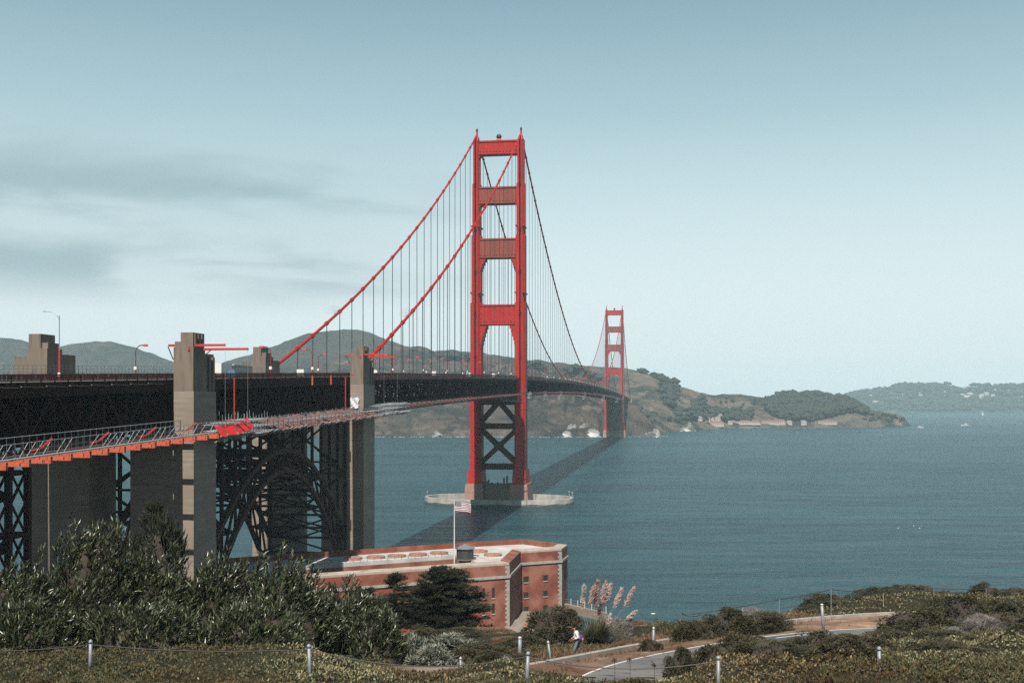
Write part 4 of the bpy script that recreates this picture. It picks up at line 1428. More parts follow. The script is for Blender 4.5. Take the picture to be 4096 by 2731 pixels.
# side net along the suspended spans
def side_net(s0, s1, label):
    root = empty('safety_net', bw(0, s0, 0), -AX)
    tag(root, label, 'safety net')
    ss = along(s0, s1, PANEL)
    def z_(s): return dh(s) - 10.6
    MB().tube([(19.8, s - s0, z_(s) + 1.4) for s in ss], 0.13, 4).build('edge_tube', M['gantry'], root)
    mb = MB()
    for s in ss:
        mb.beam((12.0, s - s0, z_(s) - 0.1), (16.5, s - s0, z_(s) + 0.3), 0.25, 0.4); mb.beam((16.5, s - s0, z_(s) + 0.3), (19.9, s - s0, z_(s) + 1.7), 0.25, 0.4)
    mb.build('net_arms', M['steel_shaded'], root)
    mb = MB()
    for a, b in zip(ss[:-1], ss[1:]):
        for t, dz in ((13.5, 0.0), (15.2, 0.2), (17.0, 0.5), (18.4, 1.0)):
            mb.tube([(t, a - s0, z_(a) + dz), (t, b - s0, z_(b) + dz)], 0.06, 3, False)
        for q in range(4):
            s = a + (b - a) * q / 4
            mb.tube([(12.2, s - s0, z_(s)), (16.5, s - s0, z_(s) + 0.35), (19.8, s - s0, z_(s) + 1.4)], 0.04, 3, False)
    mb.build('net_mesh', M['galv'], root)['kind'] = 'stuff'
    mb = MB()
    for a, b in zip(ss[:-1], ss[1:]):
        mb.beam((15.3, a - s0, z_(a) - 0.35), (15.3, b - s0, z_(b) - 0.35), 2.9, 0.12)
    mb.build('shade_catwalk', M['steel_shaded'], root)  # planking added so the deck's shadow covers the outer tower leg
side_net(-316, -20, 'red edged safety net under the deck edge of the near side span')
side_net(30, 1240, 'red edged safety net under the deck edge of the main span')

# travellers and hung platforms below the deck
M['sheet'] = mat('dark panelling', (0.030, 0.028, 0.030), 0.85)
def hung(t, s, L, W, h, label):
    root = empty('hung_platform', bw(t, s, dh(s) + BOT_OFF), -AX)
    tag(root, label, 'platform', 'work platforms hung below the deck')
    MB().box(-W / 2, W / 2, -L / 2, L / 2, -h - 0.5, -h).build('platform_floor', M['galv_white'], root)
    mb = MB()
    for x in (-W / 2, W / 2):
        for y in (-L / 2, 0, L / 2):
            mb.tube([(x, y, -h), (x, y, 0.6)], 0.14, 4)
        for z in (-h + 1.0, -h + 2.0):
            mb.tube([(x, -L / 2, z), (x, L / 2, z)], 0.12, 4)
    for y in (-L / 2, L / 2):
        for z in (-h + 1.0, -h + 2.0):
            mb.tube([(-W / 2, y, z), (W / 2, y, z)], 0.12, 4)
    mb.build('platform_rails', M['galv_white'], root)
for t, s, L, W, h, lab in ((2, -190, 10, 14, 2.6, 'pale hung platform under the near side span'), (9, -6, 18, 10, 4.5, 'large pale hung platform beside the nearer tower'), (14, 10, 10, 8, 3.0, 'cluttered pale hung platform at the tower face'), (13, 40, 12, 8, 4.4, 'small hung platform just past the nearer tower'),
                           (13, 95, 14, 9, 4.8, 'long hung platform under the main span near the tower'), (14, 190, 14, 9, 5.0, 'hung platform under the first third of the main span'), (14, 420, 20, 9, 6.0, 'hung platform near the middle of the main span'), (14, 700, 30, 10, 6.5, 'hung platform where the deck turns towards the far tower'), (14, 1020, 40, 10, 6.5, 'bright hung platform close before the far tower')):
    hung(t, s, L, W, h, lab)

# dark flat panels across the foot of the farther tower
en = empty('dark_panelling', bw(0, 1280, 0), -AX)
tag(en, 'dark flat enclosure filling the legs of the farther tower below the deck', 'panelling')
mb = MB()
for k in range(6):
    mb.box(-10.6 + k * 3.55, -7.1 + k * 3.55, -6.2 + 0.15 * (k % 2), -5.9 + 0.15 * (k % 2), 12.5, 66)
mb.build('front_sheets', M['sheet'], en)
MB().box(10.75, 17.2, -8.9, -8.6, 12.5, 66).build('leg_sheet', M['sheet'], en)
# red hanger poles from the deck edge to the platforms
for i, (s, lab) in enumerate(((-447, 'thin red hanger pole down to the red netting'), (-366, 'thin red hanger pole down to the brown netting'))):
    mb = MB().tube([(0, 0, -10.5), (0, 0, 0.2)], 0.16, 6)
    o = mb.build('hanger_pole', M['gantry'], None, loc=bw(14.0, s, dh(s)), rotz=-AX)
    tag(o, lab, 'pole', 'red hanger poles')
for s, lab in ((-392, 'short red upright on the fascia, nearer of two'), (-376, 'short red upright on the fascia, farther of two')):
    o = MB().box(-0.3, 0.0, -0.3, 0.3, -1.9, 0.6).build('fascia_post', M['primer'], None, loc=bw(13.1, s, dh(s)), rotz=-AX)
    tag(o, lab, 'post', 'red uprights on the fascia')

# ------------------------------------------------------------------ lamp posts on the deck
def lamp_proto():
    root = empty('street_lamp')
    MB().tube([(0, 0, 0.2), (0, 0, 2.2)], 0.17, 8).build('pole_base', M['orange_worn'], root)
    MB().tube([(0, 0, 2.2), (0, 0, 6.2), (0.25, 0, 7.0), (0.9, 0, 7.55), (1.9, 0, 7.7)], 0.115, 8).build('pole', M['orange_worn'], root)
    MB().taper(2.3, 0, 1.25, 0.55, 0.9, 0.4, 7.45, 7.85).build('lamp_head', M['gantry'], root)
    MB().taper(2.3, 0, 0.7, 0.4, 0.9, 0.45, 7.34, 7.45).build('lens', M['lamp_head'], root)
    MB().box(-0.32, 0.32, -0.25, 0.25, 2.2, 2.9).build('junction_box', M['paint_white'], root)
    return root
proto = lamp_proto()
first = True
def put_lamp(sg, s, label):
    global first
    o = proto if first else copy_tree(proto)
    first = False
    o.location = bw(sg * 11.6, s, dh(s))
    o.rotation_euler = (0, 0, -AX + (0 if sg < 0 else math.pi))
    tag(o, label, 'street lamp', 'lamp posts along the bridge deck')
put_lamp(-1, -441, 'red lamp post standing alone between the two concrete pylons pairs, arm over the road')
put_lamp(1, -419, 'red lamp post in front of the small far pylon')
put_lamp(1, -388, 'red lamp post just after the small far pylon, its arm turned outward from its neighbour')
put_lamp(-1, -313, 'red lamp post back to back with its neighbour below the far cable')
ORD = ['first', 'second', 'third', 'fourth', 'fifth', 'sixth', 'seventh', 'eighth', 'ninth', 'tenth']
ORD_N = {}
for i, s in enumerate(range(-303, 1230, 46)):
    for sg in (-1, 1):
        s_ = s + (16 if sg < 0 else 0)
        if abs(s_) > 14 and not (sg < 0 and s < -290):
            w = 'side span' if s_ < 0 else 'main span'
            key = (sg, s_ < 0)
            ORD_N[key] = ORD_N.get(key, 0) + 1
            k = ORD_N[key]
            if k <= len(ORD):
                lab = '%s red lamp post along the %s edge of the %s' % (ORD[k - 1], 'farther' if sg < 0 else 'nearer', w)
            else:
                lab = 'tiny red lamp post on the %s edge of the far part of the main span' % ('farther' if sg < 0 else 'nearer')
            put_lamp(sg, s_, lab)
# tall light pole on the approach
tl = empty('light_pole', bw(11.4, -511, dh(-511)), -AX)
tag(tl, 'tall slender grey light pole with a long curved arm above the approach', 'light pole')
MB().tube([(0, 0, 0.1), (0, 0, 5.3)], 0.13, 8).build('lower_pole', M['gantry'], tl)
MB().tube([(0, 0, 5.3), (0, 0, 10.6)], 0.075, 8).build('upper_pole', M['galv'], tl)
MB().tube([(0, 0, 9.9), (-0.4, 0, 10.6), (-1.2, 0, 11.1), (-2.3, 0, 11.3)], 0.05, 6).build('arm', M['galv'], tl)
MB().taper(-2.5, 0, 0.6, 0.25, 0.4, 0.2, 11.22, 11.36).build('lamp_head', M['galv'], tl)
MB().box(-0.2, 0.2, -0.15, 0.15, 1.0, 1.6).build('label_plate', M['paint_white'], tl)

# ------------------------------------------------------------------ vehicles on the deck
def wheelset(root, xs, y, r):
    for x in xs:
        for sg in (-1, 1):
            w = MB().tube([(sg * (y - 0.12), x, r), (sg * (y + 0.1), x, r)], r, 12).build('wheel', M['tyre'], root)
            MB().tube([(sg * (y + 0.1), x, r), (sg * (y + 0.12), x, r)], r * 0.55, 10).build('rim', M['galv'], w)
def box_truck(t, s, label, body):
    root = empty('box_truck', bw(t, s, dh(s)), -AX); tag(root, label, 'truck')
    MB().box(-1.2, 1.2, -1.2, 5.0, 0.95, 3.6).build('cargo_box', body, root)
    MB().taper(0, 5.9, 2.2, 1.7, 2.0, 1.1, 0.6, 2.6).build('cab', body, root)
    MB().box(-0.95, 0.95, 6.52, 6.6, 1.6, 2.3).build('windscreen', M['glass'], root)
    MB().box(-1.0, 1.0, -1.1, 6.4, 0.55, 0.95).build('chassis', M['iron'], root)
    wheelset(root, (0.4, 5.6), 1.0, 0.5)
def bus(t, s, label):
    root = empty('coach', bw(t, s, dh(s)), -AX); tag(root, label, 'bus')
    MB().box(-1.25, 1.25, 0, 11.5, 0.5, 3.3).build('body', M['grey_paint'], root)
    for x in (-1.26, 1.26):
        mb = MB()
        for k in range(6):
            mb.box(min(x, x * 1.012), max(x, x * 1.012), 0.6 + k * 1.8, 2.2 + k * 1.8, 1.7, 2.8)
        mb.build('window_band', M['glass'], root)
    MB().box(-1.1, 1.1, -0.03, 0.0, 1.7, 2.9).build('rear_window', M['glass'], root)
    MB().box(-1.15, 1.15, 0.3, 11.2, 3.3, 3.45).build('roof', M['paint_white'], root)
    wheelset(root, (2.5, 9.0), 1.05, 0.5)
def car_proto(paint):
    root = empty('car')
    mb = MB().box(-0.88, 0.88, -2.2, 2.2, 0.35, 0.95); mb.build('body', paint, root)
    MB().taper(0, -0.2, 1.7, 2.9, 1.35, 1.7, 0.95, 1.5).build('cabin', paint, root)
    MB().taper(0, -0.2, 1.72, 2.6, 1.42, 1.78, 1.02, 1.42).build('windows', M['glass'], root)
    wheelset(root, (-1.35, 1.35), 0.85, 0.33)
    return root
def van_proto(paint):
    root = empty('van')
    mb = MB().box(-0.98, 0.98, -2.6, 1.6, 0.4, 2.25); mb.build('body', paint, root)
    MB().taper(0, 2.1, 1.9, 1.2, 1.7, 0.8, 0.4, 1.5).build('bonnet', paint, root)
    MB().box(-0.85, 0.85, 1.6, 1.66, 1.45, 2.1).build('windscreen', M['glass'], root)
    wheelset(root, (-1.7, 1.7), 0.9, 0.36)
    return root
box_truck(4.0, -432, 'white box truck on the deck just past the nearer pylon', M['paint_white'])
bus(2, -421, 'dark coach following the white box truck on the deck')
cb = car_proto(M['blue_paint']); cb.location = bw(8.0, -432, dh(-432)); cb.rotation_euler = (0, 0, -AX); tag(cb, 'blue car beside the white box truck on the deck', 'car')
MB().box(-0.8, 0.8, -2.15, -0.5, 0.95, 1.9).build('load_box', M['blue_paint'], cb)
vp = van_proto(M['paint_white'])
vans = [(7, -382, 'white van below the lamp post near the pylon at the cable end'), (5, -300, 'white van on the side span, just past the pylon'), (7, -215, 'white van half way along the side span'), (4, -120, 'white van approaching the nearer tower'), (7, -60, 'white van close before the nearer tower'), (7, 60, 'white van just past the nearer tower'), (6, 210, 'white van on the rise of the main span'), (7, 420, 'white van near the top of the main span')]
for i, (t, s, lab) in enumerate(vans):
    o = vp if i == 0 else copy_tree(vp)
    o.location = bw(t, s, dh(s)); o.rotation_euler = (0, 0, -AX + (math.pi if t < 0 else 0))
    tag(o, lab, 'van', 'vehicles on the bridge deck')
# ------------------------------------------------------------------ brick fort below the arch
FA = Vector((-0.7, 284.6)); FD = Vector((-0.886, -0.463)).normalized(); FN = Vector((-FD.y, FD.x)) * -1
if FN.y < 0: FN = -FN
HR, HW, HB = 19.6, 20.8, 2.5
def fxy(a, b):
    """a metres along the front wall from its corner, b metres back from it."""
    p = FA + FD * a + FN * b
    return (p.x, p.y)
fort = empty('brick_fort', (FA.x, FA.y, 0))
tag(fort, 'red brick fort with pale roof and stone trim at the water below the bridge', 'fort')
def loc_(p): return (p[0] - FA.x, p[1] - FA.y)
K1 = (2.4, 306.5); K2 = (13.9, 312.0); K3 = (16.0, 321.0); K4 = (4.0, 334.0); K5 = (-9.0, 329.0)
B1, B2, B3 = fxy(62, 2), fxy(78, 18), fxy(70, 42)
OUT = [fxy(0, 0), K1, K2, K3, K4, K5, B3, B2, B1]
def inset(poly, d):
    n = len(poly); o = []
    ar = sum(poly[i][0] * poly[(i + 1) % n][1] - poly[(i + 1) % n][0] * poly[i][1] for i in range(n))
    sg = 1 if ar > 0 else -1
    for i in range(n):
        p0, p1, p2 = Vector(poly[i - 1]), Vector(poly[i]), Vector(poly[(i + 1) % n])
        d1 = (p1 - p0).normalized(); d2 = (p2 - p1).normalized()
        n1 = Vector((-d1.y, d1.x)) * sg; n2 = Vector((-d2.y, d2.x)) * sg
        b = (n1 + n2)
        b = b / max(0.35, b.length_squared) * 2
        q = p1 + b * d
        o.append((q.x, q.y))
    return o
def ringwall(mb, outer, inner, z0, z1, zi=None):
    n = len(outer)
    zi = z1 if zi is None else zi
    vs = [(*loc_(p), z0) for p in outer] + [(*loc_(p), z1) for p in outer] + [(*loc_(p), zi) for p in inner] + [(*loc_(p), z0) for p in inner]
    fs = []
    for k in range(n):
        k2 = (k + 1) % n
        for j in range(4):
            j2 = (j + 1) % 4
            fs.append((j * n + k, j * n + k2, j2 * n + k2, j2 * n + k))
    mb.add(vs, fs)
mb = MB(); ringwall(mb, OUT, inset(OUT, 2.6), HB, HW - 0.5)
mb.build('wall', M['brick'], fort)
# parapet top: broad coping in front, brick behind
FI = inset(OUT, 2.6)
mb = MB()
n = len(OUT)
for k in range(n):
    k2 = (k + 1) % n
    q = [OUT[k], OUT[k2], FI[k2], FI[k]]
    mbq = MB()
    vs = [(*loc_(p), HW - 0.5 + 0.01) for p in q] + [(*loc_(p), z) for p, z in zip(q, (HW, HW, HW + 0.35, HW + 0.35))]
    mbq.add(vs, [(3, 2, 1, 0), (4, 5, 6, 7), (0, 1, 5, 4), (1, 2, 6, 5), (2, 3, 7, 6), (3, 0, 4, 7)])
    mbq.build('parapet', M['coping'] if k in (8, 1, 2) else M['brick'], fort)
# string course
O2 = inset(OUT, -0.35)
for k in range(n):
    k2 = (k + 1) % n
    q = [O2[k], O2[k2], OUT[k2], OUT[k]]
    mbq = MB()
    vs = [(*loc_(p), 17.0) for p in q] + [(*loc_(p), 17.65) for p in q]
    mbq.add(vs, [(3, 2, 1, 0), (4, 5, 6, 7), (0, 1, 5, 4), (1, 2, 6, 5), (2, 3, 7, 6), (3, 0, 4, 7)])
    mbq.build('string_course', M['granite'], fort)
# barbette roof with the courtyard left open
P1, P2, P3, P4 = fxy(3, 14), fxy(52, 14), fxy(52, 27), fxy(3, 27)
ri = inset(OUT, 2.55)
def ngon(mb, pts, z0, z1):
    mb.prism([loc_(p) for p in pts], z0, z1)
mb = MB()
ngon(mb, [fxy(0, 2.5), fxy(3, 14), fxy(52, 14), fxy(63, 4)], 18.6, HR - 0.6)
mb.build('front_terreplein', M['coping'], fort)
mb = MB()
ngon(mb, [P4, ri[5], ri[6], fxy(52, 27)], 18.6, HR)
mb.build('rear_roof', M['roof_white'], fort)
mb = MB()
ngon(mb, [fxy(0, 2.6), ri[1], ri[2], ri[3], ri[4], ri[5], P4, P1], 18.6, HR + 0.02)
mb.build('east_roof', M['roof_white'], fort)
mb = MB()
ngon(mb, [fxy(63, 4), fxy(52, 14), fxy(52, 27), ri[6], ri[7]], 18.6, HR + 0.01)
mb.build('west_roof', M['roof_white'], fort)
mb = MB()
for a, b in ((P1, P2), (P2, P3), (P3, P4), (P4, P1)):
    a_, b_ = Vector(loc_(a)), Vector(loc_(b))
    d = (b_ - a_).normalized(); nrm = Vector((-d.y, d.x))
    q = [a_, b_, b_ + nrm * 0.4, a_ + nrm * 0.4]
    mb.prism([tuple(x) for x in q], 4.0, 18.58)
mb.build('courtyard_wall', M['brick'], fort)
mb = MB(); ngon(mb, [P1, P2, P3, P4], 3.4, 4.02); mb.build('courtyard_floor', M['coping'], fort)
# arches on the courtyard's far wall
Va, Vb = Vector(loc_(P4)), Vector(loc_(P3))
dd = (Vb - Va).normalized(); nn_ = Vector((-FN.x, -FN.y))
for row, z in ((0, 13.6), (1, 8.6)):
    for k in range(11):
        c = Va + dd * (2.5 + k * 4.2) + nn_ * 0.1
        mb = MB()
        poly = [(-1.3, 0), (1.3, 0), (1.3, 2.4)] + [(1.3 * math.cos(a), 2.4 + 1.3 * math.sin(a)) for a in (0.5, 1.05, 1.57, 2.1, 2.64)] + [(-1.3, 2.4)]
        vs = [(c.x + dd.x * x, c.y + dd.y * x, z + zz) for x, zz in poly] + [(c.x + dd.x * x + FN.x * 0.3, c.y + dd.y * x + FN.y * 0.3, z + zz) for x, zz in poly]
        m_ = len(poly)
        mb.add(vs, [tuple(range(m_))] + [(i, (i + 1) % m_, m_ + (i + 1) % m_, m_ + i) for i in range(m_)])
        mb.build('arcade_opening', M['dark'], fort)
# railing at the courtyard edge, brick chimneys along the front parapet
mb = MB()
for k in range(26):
    p = Vector(loc_(P4)).lerp(Vector(loc_(P3)), k / 25)
    mb.tube([(p.x, p.y, HR), (p.x, p.y, HR + 1.0)], 0.05, 4)
for z in (0.5, 1.0):
    mb.tube([(*loc_(P4), HR + z), (*loc_(P3), HR + z)], 0.04, 4)
mb.build('roof_railing', M['iron'], fort)
stack = MB()
for j in range(3):
    stack.box(-0.85 + j * 0.65, -0.45 + j * 0.65, -0.25, 0.25, 0, 1.3)
stack_me = stack.mesh('vent_stack', M['brick'])
for a in (9, 16, 25, 31, 38, 48, 56):
    x, y = loc_(fxy(a, 3.2))
    link('vent_stack', stack_me, fort, (x, y, HW - 1.0), math.atan2(FD.y, FD.x))
# round gun platforms
gun = MB().lathe([(2.5, 0), (2.5, 0.55), (2.1, 0.55), (2.05, 0.35), (0.7, 0.35), (0.6, 0.75), (0.2, 0.75)], 20)
gun_me = gun.mesh('gun_platform', M['gunbrick'] if 'gunbrick' in M else mat('sun bleached brick', (0.46, 0.27, 0.19), 0.9, (0.36, 0.2, 0.14), 0.9))
for (cx, cy) in ((415, 195), (595, 185), (760, 176), (925, 165), (1090, 153), (1402, 140), (1512, 168)):
    p = gp((1200 + cx * 0.5102) / 1.7415, (2130 + cy * 0.5102) / 1.7415, HR + 0.4)
    link('gun_platform', gun_me, fort, (p.x - FA.x, p.y - FA.y, HR))
# windows, slots and sills
def wall_rect(p0, p1, d_along, z0, w, h, proud=0.05, name='window', sill=True, frame=False):
    a, b = Vector(p0), Vector(p1)
    d = (b - a).normalized()
    nrm = Vector((d.y, -d.x))
    cen = sum((Vector(p) for p in OUT), Vector((0, 0))) / len(OUT)
    if (a + nrm - cen).length < (a - nrm - cen).length: nrm = -nrm
    c = a + d * d_along - Vector((FA.x, FA.y))
    e = empty(name, (c.x, c.y, z0), math.atan2(d.y, d.x), fort)
    sgn = 1 if (Vector((-d.y, d.x)) - nrm).length < 0.1 else -1
    def bx(x0, x1, y0, y1, za, zb, nm, m):
        MB().box(x0, x1, min(sgn * y0, sgn * y1), max(sgn * y0, sgn * y1), za, zb).build(nm, m, e)
    bx(-w / 2, w / 2, -0.02, proud, 0, h, 'opening', M['dark'])
    if frame:
        for x0, x1, za, zb in ((-w / 2 - 0.22, -w / 2, -0.2, h + 0.2), (w / 2, w / 2 + 0.22, -0.2, h + 0.2)):
            bx(x0, x1, -0.02, 0.16, za, zb, 'jamb', M['brick_dark'])
        bx(-w / 2, w / 2, -0.02, 0.16, h, h + 0.22, 'lintel', M['brick_dark'])
    if sill:
        bx(-w / 2 - 0.1, w / 2 + 0.1, -0.02, 0.22, -0.28, -0.01, 'sill', M['granite'])
M['brick_dark'] = mat('dark brick reveal', (0.16, 0.07, 0.05), 0.9)
for a in (7.2, 4.5, 16.0, 20.0, 29.0, 33.0):
    for z in (12.2, 8.2):
        wall_rect(OUT[0], OUT[8], a, z, 0.75, 2.6)
for a in (5.0, 7.9, 12.5):
    wall_rect(OUT[0], OUT[8], a, 4.9, 0.3, 1.0, sill=False)
for a in (5, 12, 19):
    for z in (12.2, 8.0):
        wall_rect(OUT[0], OUT[1], a, z, 0.7, 1.6, sill=False)
for a in (1.6, 7.6):
    for z in (12.2, 7.9, 3.9):
        wall_rect(OUT[1], OUT[2], a, z, 1.35, 1.5, frame=True)
# granite quoins
def quoins(p, q0, q1, z0=2.6, z1=17.0):
    c = Vector(loc_(p)); d0 = (Vector(q0) - Vector(p)).normalized(); d1 = (Vector(q1) - Vector(p)).normalized()
    z = z0; k = 0
    while z < z1 - 0.5:
        for d, dO, L in ((d0, d1, 1.15 if k % 2 else 0.75), (d1, d0, 0.75 if k % 2 else 1.15)):
            nrm = Vector((d.y, -d.x))
            if nrm.dot(dO) > 0: nrm = -nrm
            a = c + nrm * 0.06 - d * 0.06
            b = c + nrm * 0.06 + d * L
            poly = [tuple(a), tuple(b), tuple(b - nrm * 0.3), tuple(a - nrm * 0.3)]
            MB().prism(poly, z + 0.015, z + 0.565).build('quoin', M['granite'], fort)
        z += 0.58; k += 1
quoins(OUT[0], OUT[8], OUT[1]); quoins(OUT[0], OUT[8], OUT[1], 17.7, HW - 0.4)
quoins(OUT[2], OUT[1], OUT[3]); quoins(OUT[2], OUT[1], OUT[3], 17.7, HW - 0.4)

# lantern house on the fort roof
lp = gp(1070, 1286, HR)
lh = empty('lighthouse', (lp.x - 0.3, lp.y + 2.0, HR)); tag(lh, 'small dark iron lighthouse with a low conical roof standing on the fort', 'lighthouse')
MB().lathe([(2.3, 0), (2.3, 2.9)], 10).build('lantern_wall', M['iron'], lh)
MB().lathe([(2.75, 2.9), (2.75, 3.05), (0.5, 3.95), (0.3, 4.1)], 10).build('roof', M['iron_roof'], lh)
mb = MB()
for k in range(10):
    a = 2 * math.pi * (k + 0.5) / 10
    a2 = 2 * math.pi * (k + 1.5) / 10
    p, q = Vector((math.cos(a), math.sin(a), 0)), Vector((math.cos(a2), math.sin(a2), 0))
    p, q = p * 2.22, q * 2.22
    for z in (0.9, 1.9):
        mb.beam(p.lerp(q, 0.15) + Vector((0, 0, z)), p.lerp(q, 0.85) + Vector((0, 0, z)), 0.12, 0.6)
mb.build('lantern_panes', M['glass'], lh)
MB().lathe([(3.0, 0), (3.0, 0.15)], 14).build('gallery', M['concrete_old'], lh)

# flagpole and flag
fb = gp(1043.5, 1289, HR)
fp = empty('flagpole', (fb.x, fb.y, HR)); tag(fp, 'tall white flagpole on the fort roof', 'flagpole')
ztop = CAM_H - (1147 * 1.7415 - 1606) / F_PX * fb.y
MB().tube([(0, 0, -0.5), (0, 0, (ztop - HR) * 0.5), (0, 0, ztop - HR)], [0.17, 0.14, 0.08], 8).build('pole', M['paint_white'], fp)
MB().lathe([(0.05, 0), (0.16, 0.1), (0.16, 0.2), (0.03, 0.3)], 8, (0, 0, ztop - HR)).build('finial', M['galv'], fp)
NXF, NZF = 26, 13
FW, FH = 4.6, 2.75
vs, fs, ms = [], [], []
def fpt(i, j):
    x = FW * i / NXF; z = FH * j / NZF
    w = math.sin(x * 2.1 + z * 0.9) * 0.22 * (x / FW) ** 0.6
    return (x * 0.93, w, z - 0.10 * x - 0.13 * math.sin(x * 1.7) * (x / FW))
for j in range(NZF + 1):
    for i in range(NXF + 1):
        vs.append(fpt(i, j))
for j in range(NZF):
    for i in range(NXF):
        k = j * (NXF + 1) + i
        fs.append((k, k + 1, k + NXF + 2, k + NXF + 1))
        ms.append(2 if (i < 10 and j >= 6) else (0 if j % 2 == 0 else 1))
for r_ in range(9):
    for c_ in range(6 if r_ % 2 == 0 else 5):
        x = (c_ + 0.5 + (0.5 if r_ % 2 else 0)) / 6 * 10; z = 6 + (r_ + 0.5) / 9 * 7
        p = Vector(fpt(x, z)); k = len(vs); s_ = 0.075
        for dx, dz in ((0, s_), (s_, 0), (0, -s_), (-s_, 0)):
            vs.append((p.x + dx, p.y - 0.02, p.z + dz))
        fs.append((k, k + 1, k + 2, k + 3)); ms.append(1)
mb = MB(); mb.v, mb.f, mb.m = vs, fs, ms
fl = mb.build('flag', [M['flag_red'], M['flag_white'], M['flag_blue']], None, loc=(fb.x + 0.15, fb.y, ztop - 3.05))
tag(fl, 'star and stripe flag streaming from the flagpole on the fort', 'flag')

# sea wall, fence and bits at the right of the fort
sw = empty('quay_wall', gp(1330, 1396, 4.2)); tag(sw, 'low stone quay wall beside the right end of the fort', 'wall')
qa, qb = gp(1296, 1386, 4.4) - sw.location, gp(1392, 1408, 4.4) - sw.location
MB().beam(qa - Vector((0, 0, 1)), qb - Vector((0, 0, 1)), 1.2, 2.4).build('wall_body', M['concrete_new'], sw)
qf = empty('quay_fence', gp(1296, 1386, 4.4)); tag(qf, 'pale post and rail fence on the quay wall beside the fort', 'fence')
o0 = qf.location
qb_ = gp(1392, 1408, 4.4) - o0
for k in range(7):
    p = qb_ * (k / 6)
    MB().tube([p, p + Vector((0, 0, 1.9))], 0.09, 6).build('post', M['paint_white'], qf)
MB().tube([Vector((0, 0, 1.5)), qb_ + Vector((0, 0, 1.5))], 0.05, 5).build('rail', M['galv'], qf)
MB().tube([Vector((0, 0, 0.8)), qb_ + Vector((0, 0, 0.8))], 0.04, 5).build('rail', M['galv'], qf)
# road and rail by the fort's dark face
rp = [gp(1175, 1450, 4.3), gp(1205, 1436, 4.3), gp(1225, 1420, 4.3), gp(1240, 1406, 4.3)]
hr_ = empty('handrail', rp[1]); tag(hr_, 'grey handrail beside the shaded face of the fort', 'railing')
for z in (0.6, 1.1):
    MB().tube([gp(1212 + k * 7, 1432 - k * 6, 4.3) - rp[1] + Vector((0, 0, z)) for k in range(5)], 0.06, 5).build('rail', M['galv'], hr_)
mb = MB()
for k in range(5):
    p = gp(1212 + k * 7, 1432 - k * 6, 4.3) - rp[1]
    mb.tube([p - Vector((0, 0, 0.5)), p + Vector((0, 0, 1.1))], 0.07, 5)
mb.build('rail_posts', M['galv'], hr_)
cone = MB(); cone.lathe([(0.42, 0), (0.42, 0.06)], 10); cone.lathe([(0.3, 0.06), (0.07, 1.0), (0.04, 1.02)], 10)
cone_me = cone.mesh('traffic_cone', M['primer'])
for k, (u, v, lab) in enumerate(((1204, 1438, 'orange cone at the foot of the fort corner'), (1207, 1434, 'orange cone next to the cone at the fort corner'))):
    p = gp(u, v, 4.2)
    tag(link('traffic_cone', cone_me, None, (p.x, p.y, h1(p.x, p.y) - 0.02)), lab, 'cone', 'orange cones by the fort')
# ------------------------------------------------------------------ vegetation
def unit_rows(a):
    return a / np.maximum(1e-9, np.linalg.norm(a, axis=1, keepdims=True))
def leaf_arrays(P, D, L, W, fold=0.25):
    n = len(P)
    rv = rng.normal(size=(n, 3))
    S = unit_rows(np.cross(D, rv))
    N = np.cross(S, D)
    L = np.broadcast_to(np.asarray(L, float), (n,))[:, None]; W = np.broadcast_to(np.asarray(W, float), (n,))[:, None]
    V = np.empty((n, 4, 3))
    V[:, 0] = P
    V[:, 1] = P + D * L * 0.45 + S * W / 2 + N * W * fold
    V[:, 2] = P + D * L
    V[:, 3] = P + D * L * 0.45 - S * W / 2 + N * W * fold
    return V.reshape(-1, 3), np.arange(n * 4).reshape(n, 4)
def tints(n, lo=0.6, hi=1.4, hue=0.12, pale=0.0, pale_c=(1.8, 1.7, 1.5)):
    b = rng.uniform(lo, hi, n)[:, None]
    c = np.ones((n, 3)) * b
    h_ = rng.normal(0, hue, n)
    c[:, 0] *= 1 + h_; c[:, 2] *= 1 - h_ * 0.6
    if pale:
        m_ = rng.random(n) < pale
        c[m_] = np.array(pale_c) * b[m_]
    return np.repeat(np.clip(c, 0.05, 4), 4, axis=0)

def blob_mesh(name, m, seed, segs=14, rings=9, amp=0.22):
    vs, fs = [], []
    r_ = random.Random(seed)
    ph = [(r_.uniform(0, 6.28), r_.uniform(0, 6.28), r_.randint(2, 4), r_.randint(2, 4)) for _ in range(4)]
    for i in range(rings + 1):
        th_ = math.pi * 0.5 * i / rings
        for j in range(segs):
            a = 2 * math.pi * j / segs
            d = 1 + amp * sum(math.sin(k1 * a + p1) * math.cos(k2 * th_ + p2) for p1, p2, k1, k2 in ph) / 2
            vs.append((0.5 * d * math.sin(th_ + 0.001) * math.cos(a), 0.5 * d * math.sin(th_ + 0.001) * math.sin(a), d * math.cos(th_)))
    for i in range(rings):
        for j in range(segs):
            j2 = (j + 1) % segs
            fs.append((i * segs + j, (i + 1) * segs + j, (i + 1) * segs + j2, i * segs + j2))
    mb_ = MB(); mb_.add(vs, fs)
    return mb_.mesh(name, m, True)

